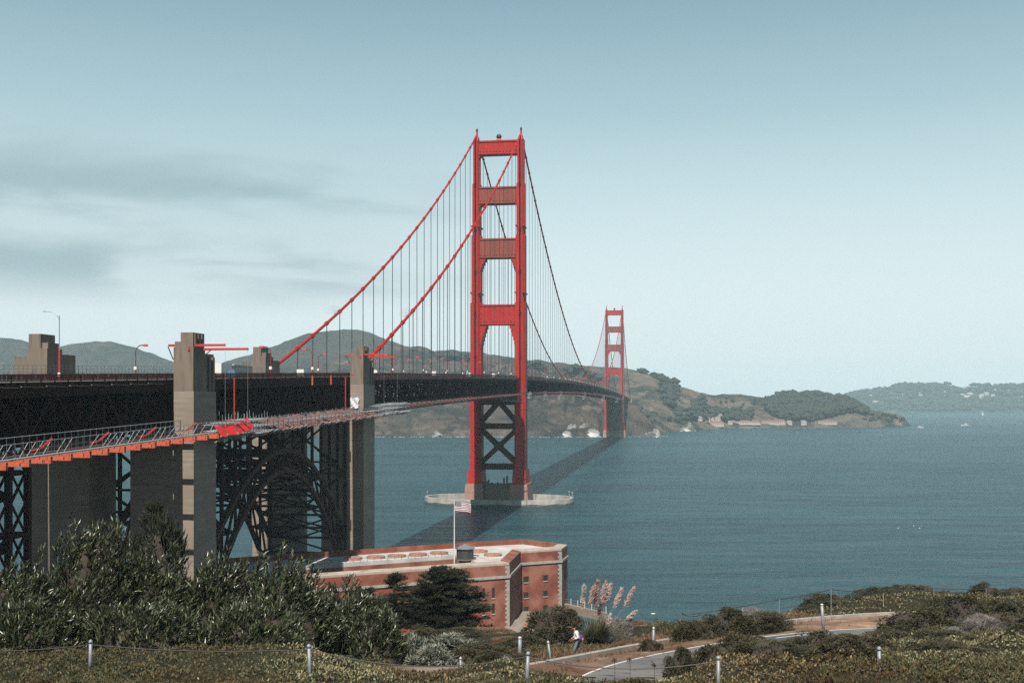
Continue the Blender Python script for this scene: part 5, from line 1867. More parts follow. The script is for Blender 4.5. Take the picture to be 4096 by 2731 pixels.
def shrub_foliage(seed, n, K, leafL, leafW, m, flat=1.0, up=0.5, lo=0.55, hi=1.45, pale=0.0, hue=0.12):
    """Unit shrub: about one wide and one tall; leaves gathered in clumps over a dome."""
    g = np.random.default_rng(seed)
    az = g.uniform(0, 2 * np.pi, K); el = np.arcsin(g.uniform(0.0, 1, K))
    rad = g.uniform(0.62, 0.95, K)
    C = np.stack([0.5 * rad * np.cos(el) * np.cos(az), 0.5 * rad * np.cos(el) * np.sin(az), 0.90 * rad * np.sin(el) + 0.02], 1)
    cr_ = g.uniform(0.08, 0.19, K)
    k = g.integers(0, K, n)
    d = unit_rows(g.normal(size=(n, 3)) + np.array([0, 0, 0.5]))
    P = C[k] + d * (cr_[k] * g.uniform(0.45, 1.0, n) ** 0.6)[:, None] * np.array([1, 1, 1.15])
    P[:, 2] = np.maximum(P[:, 2], 0.0)
    D = unit_rows(d * 0.8 + g.normal(size=(n, 3)) * 0.55 + np.array([0.10, 0, up]))
    V, Q = leaf_arrays(P, D, leafL * g.uniform(0.6, 1.3, n), leafW * g.uniform(0.7, 1.3, n))
    T = tints(n, lo, hi, hue, pale)
    ct = np.repeat(g.uniform(0.72, 1.28, K)[k], 4)[:, None]
    return np_mesh('foliage', V, Q, m, T * ct)
stem_me = MB()
for k in range(9):
    a = k * 2.4
    stem_me.tube([(0.04 * math.cos(a), 0.04 * math.sin(a), -0.06), (0.18 * math.cos(a), 0.18 * math.sin(a), 0.35), (0.36 * math.cos(a), 0.36 * math.sin(a), 0.72)], [0.018, 0.012, 0.004], 5)
stem_me = stem_me.mesh('stems', M['bark'])
core_me = [blob_mesh('inner_twigs', M['bark'], s) for s in (1, 2, 3)]
FOL = [shrub_foliage(100 + i, 9000, 34 + 8 * i, 0.050, 0.021, M['scrub'], pale=0.03) for i in range(4)]
FOL_DRY = [shrub_foliage(200, 6500, 34, 0.065, 0.014, M['dry'], pale=0.0)]
FOL_SILVER = [shrub_foliage(210, 2600, 26, 0.16, 0.036, M['silver'], up=0.9)]
FOL_TWIG = [shrub_foliage(220, 4200, 26, 0.12, 0.007, M['twig_grey'], up=0.9)]
shrub_n = 0
def shrub(u, v, Y, w, ht, label, fol=None, d=None, core=0.72, cat='shrub', name='coastal_shrub', base=None):
    global shrub_n
    p = wp(u, v, Y)
    z = h1(p.x, p.y) - 0.12
    r_ = empty(name, (p.x, p.y, z), random.uniform(0, 6.28))
    tag(r_, label, cat)
    f_ = (fol or FOL)[shrub_n % len(fol or FOL)]
    o = link('foliage', f_, r_, scale=(w, d or w, ht)); o['kind'] = 'stuff'
    link('stems', stem_me, r_, scale=(w, d or w, ht))
    if core:
        link('inner_twigs', core_me[shrub_n % 3], r_, scale=(w * core, (d or w) * core, ht * core))
    shrub_n += 1
    return r_
def shrub_box(u0, u1, v_top, v_base, Y, label, **k):
    """Shrub that spans u0..u1 and rises from the ground to v_top at depth Y."""
    w = (u1 - u0) * 1.7415 / F_PX * Y
    u = (u0 + u1) / 2
    p = wp(u, v_top, Y)
    zt = p.z
    zb = h1(p.x, p.y) - 0.12
    ht = max(0.5, zt - zb)
    return shrub(u, v_base, Y, w * 1.2, ht * (1.9 if Y < 44 else 1.2), label, **k)
# right-hand scrub
SH = [
    (1208, 1342, 1394, 1500, 74, 'large rounded olive shrub between the fort and the walker'),
    (1150, 1250, 1462, 1510, 66, 'low dark scrub left of the rounded olive shrub', ),
    (1530, 1650, 1428, 1490, 67, 'brown green shrub at the right end of the bare strip below the wall'),
    (1610, 1740, 1401, 1475, 72, 'dark wind cut shrub standing against the water'),
    (1690, 1822, 1405, 1470, 74, 'rusty edged shrub where the bare strip begins by the far wall'),
    (1660, 1750, 1466, 1530, 49, 'olive shrub on the near edge of the road, beside the fence post'),
    (1640, 1790, 1461, 1545, 46, 'dense olive shrub right of the shrub on the near road edge'),
    (1810, 1985, 1456, 1540, 49, 'domed olive shrub in front of the road patch'),
    (1900, 2010, 1478, 1545, 46, 'low grey brown shrub right of the domed shrub'),
    (2030, 2190, 1403, 1500, 58, 'big dark spreading shrub hiding the bend of the road'),
    (1985, 2080, 1455, 1505, 55, 'small spiky shrub at the foot of the big dark shrub'),
    (2150, 2270, 1375, 1475, 66, 'tall ragged shrub right of the big dark shrub'),
    (2240, 2370, 1408, 1500, 60, 'broad olive shrub at the right edge above the ground cover'),
    (2290, 2420, 1440, 1530, 48, 'broad dark shrub at the bottom right edge'),
    (2120, 2230, 1475, 1545, 46, 'low shrub below the tall ragged shrub'),
    (1520, 1610, 1522, 1570, 41, 'low olive shrub beside the open road at the bottom'),
    (1700, 1850, 1515, 1570, 39, 'low dark shrub at the bottom behind the dark cable'),
    (1880, 2010, 1520, 1570, 38, 'low brown shrub left of the right hand fence post'),
    (2020, 2130, 1356, 1420, 96, 'low rounded shrub on the crest behind the far wall'),
    (1960, 2060, 1368, 1420, 95, 'flat shrub on the crest left of the rounded crest shrub'),
    (1880, 1970, 1380, 1420, 93, 'spreading shrub low on the crest by the thin fence'),
    (1825, 1900, 1392, 1424, 90, 'shrub at the low end of the far wall'),
    (2090, 2180, 1362, 1415, 98, 'wind shaped shrub on the top of the crest'),
    (2220, 2300, 1342, 1400, 97, 'dark upright shrub on the crest at the right'),
    (2270, 2400, 1352, 1405, 99, 'pale topped shrub on the crest at the right edge'),
    (2170, 2235, 1374, 1410, 96, 'thin leaved shrub on the crest beside the dark upright one'),
    (1375, 1490, 1430, 1500, 84, 'rust brown scrub on the bluff edge behind the wall, right of the sign'),
    (1545, 1590, 1448, 1480, 70, 'small shrub at the end of the near stretch of wall'),
    (1590, 1700, 1512, 1570, 42, 'brown olive mound of scrub below the road, left of the fence post'),
    (1665, 1790, 1500, 1560, 43, 'wide dark mound of scrub right of the fence post'),
    (1780, 1920, 1512, 1570, 41, 'spreading brown mound of scrub between two fence posts'),
    (1930, 2060, 1500, 1560, 42, 'low mound of scrub behind the right hand fence post'),
    (2080, 2200, 1500, 1560, 43, 'olive mound of scrub on the pale drift, nearer of two'),
    (2190, 2320, 1492, 1560, 44, 'dark mound of scrub near the bottom right corner'),
    (2100, 2250, 1450, 1520, 52, 'wide olive scrub below the bare grey brush'),
    (2000, 2110, 1440, 1500, 56, 'spiky skirt of scrub left of the big dark shrub'),
    (2270, 2400, 1378, 1450, 68, 'tall olive scrub behind the bare grey brush at the right edge'),
    (2100, 2200, 1385, 1440, 74, 'dark scrub that hides the far wall at the bend'),
    (1830, 1960, 1366, 1412, 96, 'green mound behind the start of the far wall'),
    (1940, 2090, 1352, 1410, 98, 'broad green mound on the crest behind the far wall'),
    (2040, 2180, 1344, 1405, 100, 'highest green mound on the crest against the water'),
]
for s_ in SH:
    u0, u1, vt, vb, Y, lab = s_
    dry = 'rust brown' in lab
    shrub_box(u0, u1, vt, vb, Y, lab, fol=FOL_DRY if dry else None, d=(u1 - u0) * 1.7415 / F_PX * Y * 0.9)
# smaller plants between
for u0, u1, vt, vb, Y, lab, fol, core in [
    (1068, 1180, 1450, 1482, 92, 'red brown dry scrub below the fort wall', FOL_DRY, 0.5),
    (1130, 1200, 1470, 1500, 80, 'dry brown scrub left of the path bollard', FOL_DRY, 0.5),
    (990, 1080, 1462, 1520, 60, 'grey leaved plant at the edge of the big thicket', FOL_SILVER, 0.45),
    (905, 985, 1470, 1545, 50, 'silver leaved plant above the sandy track', FOL_SILVER, 0.45),
    (950, 1040, 1490, 1552, 47, 'dark plant with long leaves beside the sandy track', FOL_SILVER, 0.5),
    (1030, 1150, 1480, 1535, 56, 'grey brown scrub behind the small bollard', None, 0.7),
    (1090, 1200, 1492, 1530, 50, 'brownish scrub right of the small bollard', None, 0.7),
    (940, 1020, 1440, 1490, 78, 'dark low scrub under the cypress', None, 0.7),
    (1000, 1110, 1445, 1485, 88, 'dark scrub right of the scrub under the cypress', None, 0.7),
    (2205, 2290, 1412, 1480, 56, 'bare grey brush among the green shrubs', FOL_TWIG, 0),
    (2165, 2215, 1440, 1482, 54, 'small bare grey brush left of the larger one', FOL_TWIG, 0),
    (1470, 1520, 1468, 1492, 60, 'little green shrub on the bare strip beside the bollard', None, 0.7),
    (1700, 1760, 1395, 1425, 78, 'leafless grey twigs by the leaning post', FOL_TWIG, 0),
    (1400, 1450, 1500, 1520, 62, 'tuft of dry scrub on the bare strip', FOL_DRY, 0.4)]:
    shrub_box(u0, u1, vt, vb, Y, lab, fol=fol, core=core)

# big willow-like thicket on the left: leafy upright shoots
def thicket(u0, u1, v_top, Y, label, shoots, seed, sprigs=()):
    g = np.random.default_rng(seed)
    w = (u1 - u0) * 1.7415 / F_PX * Y
    u = (u0 + u1) / 2
    p = wp(u, v_top, Y)
    zb = h1(p.x, p.y) - 0.2
    ht = p.z - zb
    root = empty('leafy_thicket', (p.x, p.y, zb)); tag(root, label, 'shrub')
    d = w * 0.62
    # shoot starts inside a dome, leaning with the wind to the right
    az = g.uniform(0, 2 * np.pi, shoots); ce = g.uniform(0.0, 1.0, shoots) ** 0.75
    el = np.arcsin(ce); rr = g.uniform(0.55, 1.0, shoots) ** 0.5
    lump = 1 + 0.22 * np.sin(az * 3 + seed) * np.cos(el * 4 + seed * 2)
    S0 = np.stack([0.5 * w * rr * lump * np.cos(el) * np.cos(az), 0.5 * d * rr * lump * np.cos(el) * np.sin(az), (ht * 0.93) * rr * lump * np.sin(el) ** 0.9], 1)
    out = unit_rows(S0 * np.array([1, 1, 0.4]) + 1e-3)
    dirs = unit_rows(out * 0.35 + np.array([0.28, 0, 0.8]) + g.normal(size=(shoots, 3)) * 0.28)
    ln = g.uniform(0.35, 0.75, shoots)
    for (su, sv) in sprigs:                       # long sprigs that stand out of the outline
        q = wp(su, sv, Y) - root.location
        for k in range(4):
            base = np.array([q.x - 0.28 - 0.1 * k, q.y + g.uniform(-0.2, 0.2), q.z - 0.9 - 0.15 * k])
            S0 = np.vstack([S0, base]); dirs = np.vstack([dirs, unit_rows(np.array([[0.32 + g.normal() * 0.08, g.normal() * 0.1, 0.9]]))]); ln = np.append(ln, 0.95 + 0.15 * k)
    S0 = S0 - dirs * ln[:, None] * 0.6
    n = len(S0)
    per = 13
    f = np.tile(np.linspace(0.15, 1.0, per), n)
    k = np.repeat(np.arange(n), per)
    P = S0[k] + dirs[k] * (ln[k] * f)[:, None] + g.normal(size=(n * per, 3)) * 0.012
    around = g.normal(size=(n * per, 3))
    D = unit_rows(dirs[k] * 0.9 + unit_rows(around) * 0.55)
    L = g.uniform(0.16, 0.33, n * per)
    V, Q = leaf_arrays(P, D, L, L * 0.21, 0.12)
    T = tints(n * per, 0.45, 1.4, 0.08, pale=0.16, pale_c=(3.2, 3.4, 3.0))  # paler leaves put sun glints into the leaf colour
    st = np.repeat(np.repeat(g.uniform(0.6, 1.35, n), per), 4)[:, None]
    fo = link('foliage', np_mesh('foliage', V, Q, M['willow'], T * st), root); fo['kind'] = 'stuff'
    mb_ = MB()
    for q in range(14):
        a = q * 2.4
        e = Vector((0.36 * w * math.cos(a), 0.36 * d * math.sin(a), ht * (0.45 + 0.3 * ((q * 7) % 5) / 5)))
        mb_.tube([(0.1 * e.x, 0.1 * e.y, -0.1), (0.5 * e.x, 0.5 * e.y, e.z * 0.5), tuple(e)], [0.07, 0.05, 0.015], 5)
    mb_.build('stems', M['bark'], root)
    mb_ = MB()
    for q in range(0, n, 2):
        a = Vector(S0[q]); mb_.tube([a, a + Vector(dirs[q]) * float(ln[q])], [0.010, 0.004], 3, False)
    mb_.build('twigs', M['bark'], root)['kind'] = 'stuff'
    link('inner_twigs', core_me[seed % 3], root, scale=(w * 0.74, d * 0.74, ht * 0.74))
    for q in range(5):                            # a few yellowed leaves
        pass
    return root
thicket(-90, 150, 1300, 46, 'leafy thicket at the left edge below the steel trestle', 900, 11, [(110, 1225), (72, 1262)])
thicket(90, 330, 1200, 48, 'tallest leafy thicket with sprigs rising before the shaded pylon', 1150, 12, [(205, 1185), (240, 1172), (290, 1178), (225, 1180), (325, 1195)])
thicket(230, 470, 1262, 49, 'leafy thicket in front of the sunlit pylon foot', 1000, 13, [(400, 1268), (360, 1272)])
thicket(400, 620, 1276, 48, 'leafy thicket before the arch, with upright sprigs', 1000, 14, [(480, 1250), (500, 1245), (440, 1268), (575, 1250)])
thicket(540, 780, 1292, 47, 'leafy thicket reaching up in front of the fort wall end', 1000, 15, [(612, 1242), (665, 1218), (660, 1232), (720, 1300)])
thicket(690, 900, 1345, 49, 'lower leafy thicket in front of the brick fort wall', 850, 16, [(790, 1326), (760, 1318)])
thicket(790, 935, 1398, 47, 'smallest leafy thicket at the right end of the row', 520, 17, [(890, 1385)])
thicket(-60, 200, 1390, 42, 'dark leafy thicket low at the left edge above the ground cover', 700, 18)
thicket(180, 480, 1385, 43, 'dark leafy thicket low in the middle, hanging over the ground cover', 800, 19)
thicket(430, 720, 1395, 43, 'dark leafy thicket low and right, above the pale flowering cover', 750, 20)
# darker bush behind the tall thicket
FOL_DARK = [shrub_foliage(230, 9000, 30, 0.07, 0.018, M['cypress'], up=0.6)]
shrub_box(265, 440, 1212, 1290, 62, 'dark fine leaved bush rising behind the tall thicket', d=5, fol=FOL_DARK)

# cypress: flattened sprays in tiers, swept to the right
def cypress(u0, u1, v_top, v_base, Y, label, seed, n_br=150, top_u=None):
    g = np.random.default_rng(seed)
    w = (u1 - u0) * 1.7415 / F_PX * Y
    u = (u0 + u1) / 2
    p = wp(u, v_top, Y)
    zb = min(h1(p.x, p.y), wp(u, v_base, Y).z)
    ht = p.z - zb
    root = empty('cypress_tree', (p.x, p.y, zb)); tag(root, label, 'tree')
    tx = ((top_u or u) - u) * 1.7415 / F_PX * Y
    MB().tube([(-w * 0.08, 0, -0.5), (-w * 0.05, 0, ht * 0.35), (tx * 0.6, 0, ht * 0.7), (tx, 0, ht * 0.96)], [0.32, 0.24, 0.13, 0.04], 8).build('trunk', M['bark'], root)
    Ps, Ds, Ls, Ts = [], [], [], []
    mb_ = MB()
    for i in range(n_br):
        f = g.uniform(0.12, 1.0)
        a = g.uniform(0, 2 * np.pi)
        R_ = 0.5 * w * (1 - f ** 2.2) ** 0.6 * g.uniform(0.55, 1.05) + 0.15
        base = np.array([tx * f * 0.9, 0, ht * f * 0.93])
        tip = base + np.array([R_ * math.cos(a) + 0.10 * w * f, R_ * math.sin(a) * 0.75, 0.10 * R_ + 0.25 * (f > 0.8)])
        mb_.tube([base, (base + tip) / 2 + np.array([0, 0, 0.08]), tip], [0.05, 0.03, 0.01], 4, False)
        m_ = int(95 * (0.5 + R_))
        q = g.uniform(0.25, 1.0, m_)
        P = base + (tip - base) * q[:, None] + g.normal(size=(m_, 3)) * np.array([0.28, 0.28, 0.085]) * (0.5 + 0.5 * R_ / max(0.5, 0.5 * w))
        D = unit_rows((tip - base) / np.linalg.norm(tip - base) * 0.8 + g.normal(size=(m_, 3)) * np.array([0.5, 0.5, 0.22]) + np.array([0.35, 0, 0.30]))
        Ps.append(P); Ds.append(D); Ts.append(np.full(m_, g.uniform(0.55, 1.35)))
    P, D = np.concatenate(Ps), np.concatenate(Ds)
    n = len(P)
    L = g.uniform(0.16, 0.36, n)
    V, Q = leaf_arrays(P, D, L, L * 0.26, 0.05)
    T = tints(n, 0.7, 1.3, 0.08) * np.repeat(np.concatenate(Ts), 4)[:, None]
    fo = link('crown', np_mesh('crown', V, Q, M['cypress'], T), root); fo['kind'] = 'stuff'
    mb_.build('branches', M['bark'], root)
    return root
cypress(905, 1128, 1295, 1448, 112, 'dark wind swept cypress standing in front of the brick fort', 31, 230, 995)
cypress(868, 965, 1312, 1452, 108, 'smaller cypress left of the dark wind swept one', 32, 90, 898)
cypress(800, 880, 1350, 1455, 104, 'low dark cypress almost hidden by the leafy thicket', 33, 60, 840)

# ground cover on the near slope: one mass of short fleshy shoots
def ground_cover():
    g = np.random.default_rng(5)
    n = 230000
    # candidates over the near slope, denser close to the camera
    Y = 30 + 34 * g.random(n) ** 1.7
    X = (g.random(n) * 1.16 - 0.58) * Y * 1.0
    X2 = g.uniform(10, 52, 60000); Y2 = g.uniform(60, 104, 60000)
    X, Y = np.concatenate([X, X2]), np.concatenate([Y, Y2])
    dr, dc, bare = earth_masks(X, Y)
    track = np.exp(-(((X - wp(990, 1556, 44).x) / 1.7) ** 2 + ((Y - 44.5) / 1.8) ** 2))
    keep = (dr > ROAD_W + 0.45) & (dc > 0.45) & (g.random(len(X)) > bare * 1.15) & (track < 0.35)
    # patchy cover
    pn = fbm(X / 2.6, Y / 2.6, 4, 77)
    keep &= g.random(len(X)) < np.clip(0.9 + pn * 0.6, 0.25, 1)
    X, Y, pn = X[keep], Y[keep], pn[keep]
    Z = H(X, Y)
    n = len(X)
    lump = np.clip(fbm(X / 1.1, Y / 1.1, 4, 91) * 1.4 + 0.3, 0, 1.2)
    P = np.stack([X, Y, Z + lump * 0.34 * np.where((Y > 43) | (X > 5), 1.0, 0.6) - 0.04], 1)
    D = unit_rows(g.normal(size=(n, 3)) * 0.75 + np.array([0.1, -0.05, 0.75]))
    sz = g.uniform(0.07, 0.15, n) * (1 + 0.012 * np.clip(Y - 40, 0, 40))
    V, Q = leaf_arrays(P, D, sz, sz * 0.5, 0.2)
    T = tints(n, 0.5, 1.3, 0.13)
    # pale flowering drifts
    u_, v_ = pix(X, Y, Z)
    drift = np.zeros(n)
    for (u, v, Yc, sx, sy, k) in ((780, 1510, 38.5, 1.9, 3.0, 1.2), (700, 1495, 39.0, 1.2, 2.0, 1.0), (1250, 1530, 37.5, 2.2, 3.0, 0.95), (1120, 1550, 37.0, 1.6, 2.0, 0.7), (1560, 1560, 35.5, 2.6, 2.6, 0.7),
                                  (1720, 1545, 36.5, 2.0, 2.0, 0.55), (2160, 1500, 45.0, 2.6, 3.6, 0.95), (2280, 1480, 48.0, 3.0, 4.0, 0.85), (2080, 1540, 39.0, 2.4, 2.4, 0.6), (1640, 1510, 42.0, 2.0, 2.0, 0.4)):
        drift = np.maximum(drift, k * np.exp(-(((X - wp(u, v, Yc).x) / sx) ** 2 + ((Y - Yc) / sy) ** 2)))
    drift = np.maximum(drift, 0.4 * (Y > 85))
    m_ = g.random(n) < np.clip(drift * (0.85 + 1.2 * fbm(X / 0.9, Y / 0.9, 3, 19)), 0, 0.9)
    T4 = T.reshape(n, 4, 3)
    T4[m_] *= np.array([2.9, 3.0, 3.6])
    # browner, dying patches
    br = (fbm(X / 3.5, Y / 3.5, 3, 55) > 0.18)
    T4[br] *= np.array([0.85, 0.70, 0.62])
    me_ = np_mesh('ground_cover', V, Q, M['cover'], np.clip(T4.reshape(-1, 3), 0.05, 4.5))
    tag(link('ground_cover', me_), 'olive ground cover on the near slope', None, None, 'stuff')
ground_cover()

# dry grass stalks on the bluff edge behind the wall
def dry_grass():
    g = np.random.default_rng(9)
    n = 26000
    k = g.integers(0, len(CURB) - 1, n)
    base = CURB_A[k]
    X = base[:, 0] + g.normal(0, 1.0, n) - g.uniform(0, 2.0, n) * 0.4; Y = base[:, 1] + np.abs(g.normal(0, 3.2, n)) * np.where(g.random(n) < 0.75, 1, -1) + 0.5
    dr, dc, bare = earth_masks(X, Y)
    keep = (dr > ROAD_W + 0.4) & (dc > 0.35)
    keep &= g.random(n) < np.where(Y > base[:, 1], 0.9, 0.22)
    keep &= X < 24
    X, Y = X[keep], Y[keep]
    n = len(X)
    P = np.stack([X, Y, H(X, Y) - 0.02], 1)
    D = unit_rows(g.normal(size=(n, 3)) * 0.45 + np.array([0.1, 0, 0.8]))
    L = g.uniform(0.12, 0.38, n)
    V, Q = leaf_arrays(P, D, L, L * 0.14, 0.1)
    T = tints(n, 0.5, 1.25, 0.15)
    tag(link('dry_grass', np_mesh('dry_grass', V, Q, M['dry'], T)), 'dry red brown grass along the footpath wall', None, None, 'stuff')
dry_grass()

# pampas grass clump with plumes
def pampas():
    g = np.random.default_rng(21)
    Y = 66.0
    b = wp(1368, 1480, Y)
    zb = h1(b.x, b.y) - 0.1
    root = empty('pampas_grass', (b.x, b.y, zb)); tag(root, 'pampas grass clump with pink plumes leaning in the wind beside the rounded shrub', 'pampas grass')
    n = 1500
    az = g.uniform(0, 2 * np.pi, n); r0 = g.uniform(0, 0.35, n)
    ln = g.uniform(1.2, 2.4, n); sp_ = g.uniform(0.1, 0.95, n)
    V, Q = [], []
    segs = 4
    for i in range(n):
        d = np.array([math.cos(az[i]), math.sin(az[i]) * 0.8, 0]); s_ = np.array([-math.sin(az[i]), math.cos(az[i]), 0])
        base = d * r0[i]
        pts = []
        for k in range(segs + 1):
            f = k / segs
            pts.append(base + d * sp_[i] * f * ln[i] * (0.35 + 0.5 * f) + np.array([0.12 * f * f * ln[i], 0, ln[i] * (f * 0.95 - 0.62 * sp_[i] * f * f)]))
        for k in range(segs):
            w0 = 0.022 * (1 - k / segs) + 0.004; w1 = 0.022 * (1 - (k + 1) / segs) + 0.002
            j = len(V)
            V += [pts[k] - s_ * w0, pts[k] + s_ * w0, pts[k + 1] + s_ * w1, pts[k + 1] - s_ * w1]
            Q.append((j, j + 1, j + 2, j + 3))
    T = np.repeat(g.uniform(0.5, 1.6, n), 4 * segs)[:, None] * np.array([[1.05, 1.0, 0.9]])
    o = link('leaves', np_mesh('leaves', np.array(V), np.array(Q), M['blade'], T), root); o['kind'] = 'stuff'
    # plumes: (tip u,v) (bottom u,v) width px, tint
    for (tu, tv, bu, bv, wd, c) in [(1362, 1345, 1352, 1388, 17, (0.95, 0.72, 0.68)), (1371, 1336, 1366, 1392, 20, (0.72, 0.46, 0.42)), (1388, 1338, 1380, 1388, 22, (1.05, 0.86, 0.84)), (1400, 1344, 1388, 1384, 18, (1.1, 0.95, 0.95)),
                                    (1424, 1354, 1408, 1396, 20, (1.1, 0.92, 0.90)), (1453, 1352, 1434, 1394, 16, (1.1, 0.88, 0.85)), (1456, 1404, 1438, 1420, 12, (1.2, 1.15, 1.1)), (1336, 1372, 1337, 1402, 10, (1.2, 1.1, 1.0)),
                                    (1378, 1384, 1372, 1412, 11, (0.30, 0.26, 0.25)), (1399, 1412, 1390, 1440, 13, (1.0, 0.98, 0.95)), (1340, 1350, 1338, 1372, 9, (0.9, 0.95, 0.95))]:
        t_ = np.array(wp(tu, tv, Y) - root.location); q = np.array(wp(bu, bv, Y) - root.location)
        dep = g.uniform(-0.4, 0.4)
        t_[1] += dep; q[1] += dep
        W_ = wd * 1.7415 / F_PX * Y
        m_ = 480
        f = g.uniform(0, 1, m_)
        ax = (t_ - q)
        prof = np.sin(np.clip(f * 0.92 + 0.08, 0, 1) * np.pi) ** 0.7
        P = q + ax * f[:, None] + g.normal(size=(m_, 3)) * (prof * W_ * 0.125)[:, None]
        D = unit_rows(unit_rows(ax[None, :]) + g.normal(size=(m_, 3)) * 0.35 + np.array([0.55, 0, -0.10]))
        L = g.uniform(0.10, 0.30, m_)
        V, Q2 = leaf_arrays(P, D, L, L * 0.13, 0.1)
        tn = tints(m_, 0.7, 1.25, 0.08) * np.array(c)
        pl = link('plume', np_mesh('plume', V, Q2, M['plume'], tn), root)
        base = np.array([(q[0]) * 0.25, dep * 0.5, 0.2])
        MB().tube([base, base * 0.4 + q * 0.6 + np.array([-0.05, 0, 0.1]), q, q + ax * 0.9], [0.012, 0.010, 0.008, 0.004], 5).build('stalk', M['twig_pale'], root)
    return root
M['twig_pale'] = mat('pale stalk', (0.34, 0.32, 0.24), 0.7)
pampas()
shrub_box(1392, 1450, 1420, 1480, 70, 'pale dry brush to the right of the pampas grass', fol=FOL_TWIG, core=0.5)
# dry flower heads by the near road edge
for i, (u, vt, vb, lab) in enumerate(((1411, 1512, 1540, 'taller dry flower stalk at the road edge'), (1446, 1511, 1552, 'dry flower stalk with a round head by the road'), (1502, 1524, 1550, 'short dry flower stalk right of the others'))):
    p = wp(u, vb, 42.5)
    z0 = h1(p.x, p.y)
    zt = wp(u, vt, 42.5).z
    r_ = empty('dry_stalk', (p.x, p.y, z0 - 0.05)); tag(r_, lab, 'plant')
    MB().tube([(0, 0, 0), (0.03, 0, (zt - z0) * 0.6), (0.0, 0, zt - z0)], 0.010, 5).build('stem', M['bark'], r_)
    n = 60
    P = rng.normal(size=(n, 3)) * 0.035 + np.array([0, 0, zt - z0]); D = unit_rows(rng.normal(size=(n, 3)) + np.array([0, 0, 0.6]))
    V, Q = leaf_arrays(P, D, 0.08, 0.03)
    link('flower_head', np_mesh('flower_head', V, Q, M['dry'], tints(n, 0.3, 0.6)), r_)

# ------------------------------------------------------------------ fences and posts
def fence_post(root, p, h, r, cap=True, tilt=0.0):
    e = empty('post', tuple(p), 0, root)
    e.rotation_euler = (0, tilt, 0)
    MB().tube([(0, 0, -0.3), (0, 0, h)], r, 12).build('post_tube', M['galv'], e, smooth=True)
    if cap:
        MB().lathe([(r * 1.25, h - 0.03), (r * 1.25, h + 0.02), (r * 1.0, h + 0.06), (r * 0.4, h + 0.09)], 12).build('post_cap', M['galv'], e, smooth=True)
    return e
def sag(a, b, s, n=12):
    return [a.lerp(b, k / n) + Vector((0, 0, -s * 4 * (k / n) * (1 - k / n))) for k in range(n + 1)]
# near cable fence
NP_ = [(-290, 1466, 38), (207, 1470, 37.2), (712, 1480, 36), (1210, 1497, 34.6), (1650, 1507, 34.2), (2020, 1518, 33.8), (2480, 1532, 33)]
cf_root = empty('cable_fence', wp(712, 1480, 37.5)); tag(cf_root, 'near fence of round grey posts with one slack dark cable', 'fence')
o0 = cf_root.location.copy()
tops = []
for k, (u, v, Y) in enumerate(NP_):
    t_ = wp(u, v, Y)
    g_ = h1(t_.x, t_.y)
    fence_post(cf_root, Vector((t_.x, t_.y, g_)) - o0, max(0.7, t_.z - g_ - 0.06), 0.056, True, [0, 0.02, -0.035, 0.045, 0.0, -0.01, 0][k])
    tops.append(t_ - o0 - Vector((0, 0, 0.14)))
for k, (a, b) in enumerate(zip(tops[:-1], tops[1:])):
    MB().tube(sag(a, b, [0.25, 0.14, 0.42, 0.30, 0.42, 0.12][k]), 0.017, 5, False).build('cable', M['cable_black'], cf_root)
# short bollards along the path, each free standing
for (u, vt, vb, Y, r, tilt, lab) in [(1058, 1512, 1536, 43, 0.045, 0, 'small grey bollard by the sandy track'), (1194, 1464, 1494, 60, 0.10, 0, 'thick short grey bollard left of the rounded shrub'), (1266, 1474, 1506, 54, 0.055, -0.14, 'leaning grey bollard at the near end of the low wall'),
                                     (1500, 1442, 1488, 62, 0.07, 0.03, 'grey bollard on the bare strip at the low wall'), (1891, 1388, 1434, 74, 0.10, -0.06, 'leaning grey post with a round cap between far wall and road')]:
    t_ = wp(u, vt, Y)
    g_ = h1(t_.x, t_.y)
    e = empty('bollard', (t_.x, t_.y, g_)); tag(e, lab, 'bollard', 'bollards along the footpath')
    e.rotation_euler = (0, tilt, 0)
    hh = max(0.5, t_.z - g_)
    MB().tube([(0, 0, -0.3), (0, 0, hh)], r, 12).build('post_tube', M['galv'], e, smooth=True)
    MB().lathe([(r * 1.2, hh - 0.03), (r * 1.2, hh + 0.02), (r * 0.5, hh + 0.08)], 12).build('post_cap', M['galv_white'], e, smooth=True)
lw = wp(1788, 1383, 82); g_ = h1(lw.x, lw.y)
# thin wire fence on the bluff edge
wf = empty('wire_fence', wp(1908, 1350, 88)); tag(wf, 'thin wire fence with slim posts along the bluff edge behind the far wall', 'fence')
o0 = wf.location.copy()
pts = []
for (u, vt, Y) in [(1575, 1411, 80), (1590, 1410, 80), (1790, 1376, 84), (1909, 1353, 87), (2029, 1362, 90), (2145, 1350, 93), (2265, 1352, 93), (2420, 1356, 93)]:
    t_ = wp(u, vt, Y)
    g_ = h1(t_.x, t_.y)
    pts.append(t_ - o0)
    if u > 1700:
        e = empty('post', Vector((t_.x, t_.y, g_)) - o0, 0, wf)
        MB().tube([(0, 0, -0.2), (0, 0, t_.z - g_ + 0.05)], 0.032, 6).build('post_tube', M['wood_pale'] if 'wood_pale' in M else M['galv'], e)
MB().tube([q for a, b in zip(pts[:-1], pts[1:]) for q in sag(a, b, 0.05 * min(1, (b - a).length / 4), 6)], 0.022, 4).build('wire', M['cable_black'], wf)
MB().tube([Vector(q) - Vector((0, 0, 0.7)) for a, b in zip(pts[2:-1], pts[3:]) for q in sag(a, b, 0.05, 6)], 0.010, 4).build('wire', M['cable_black'], wf)
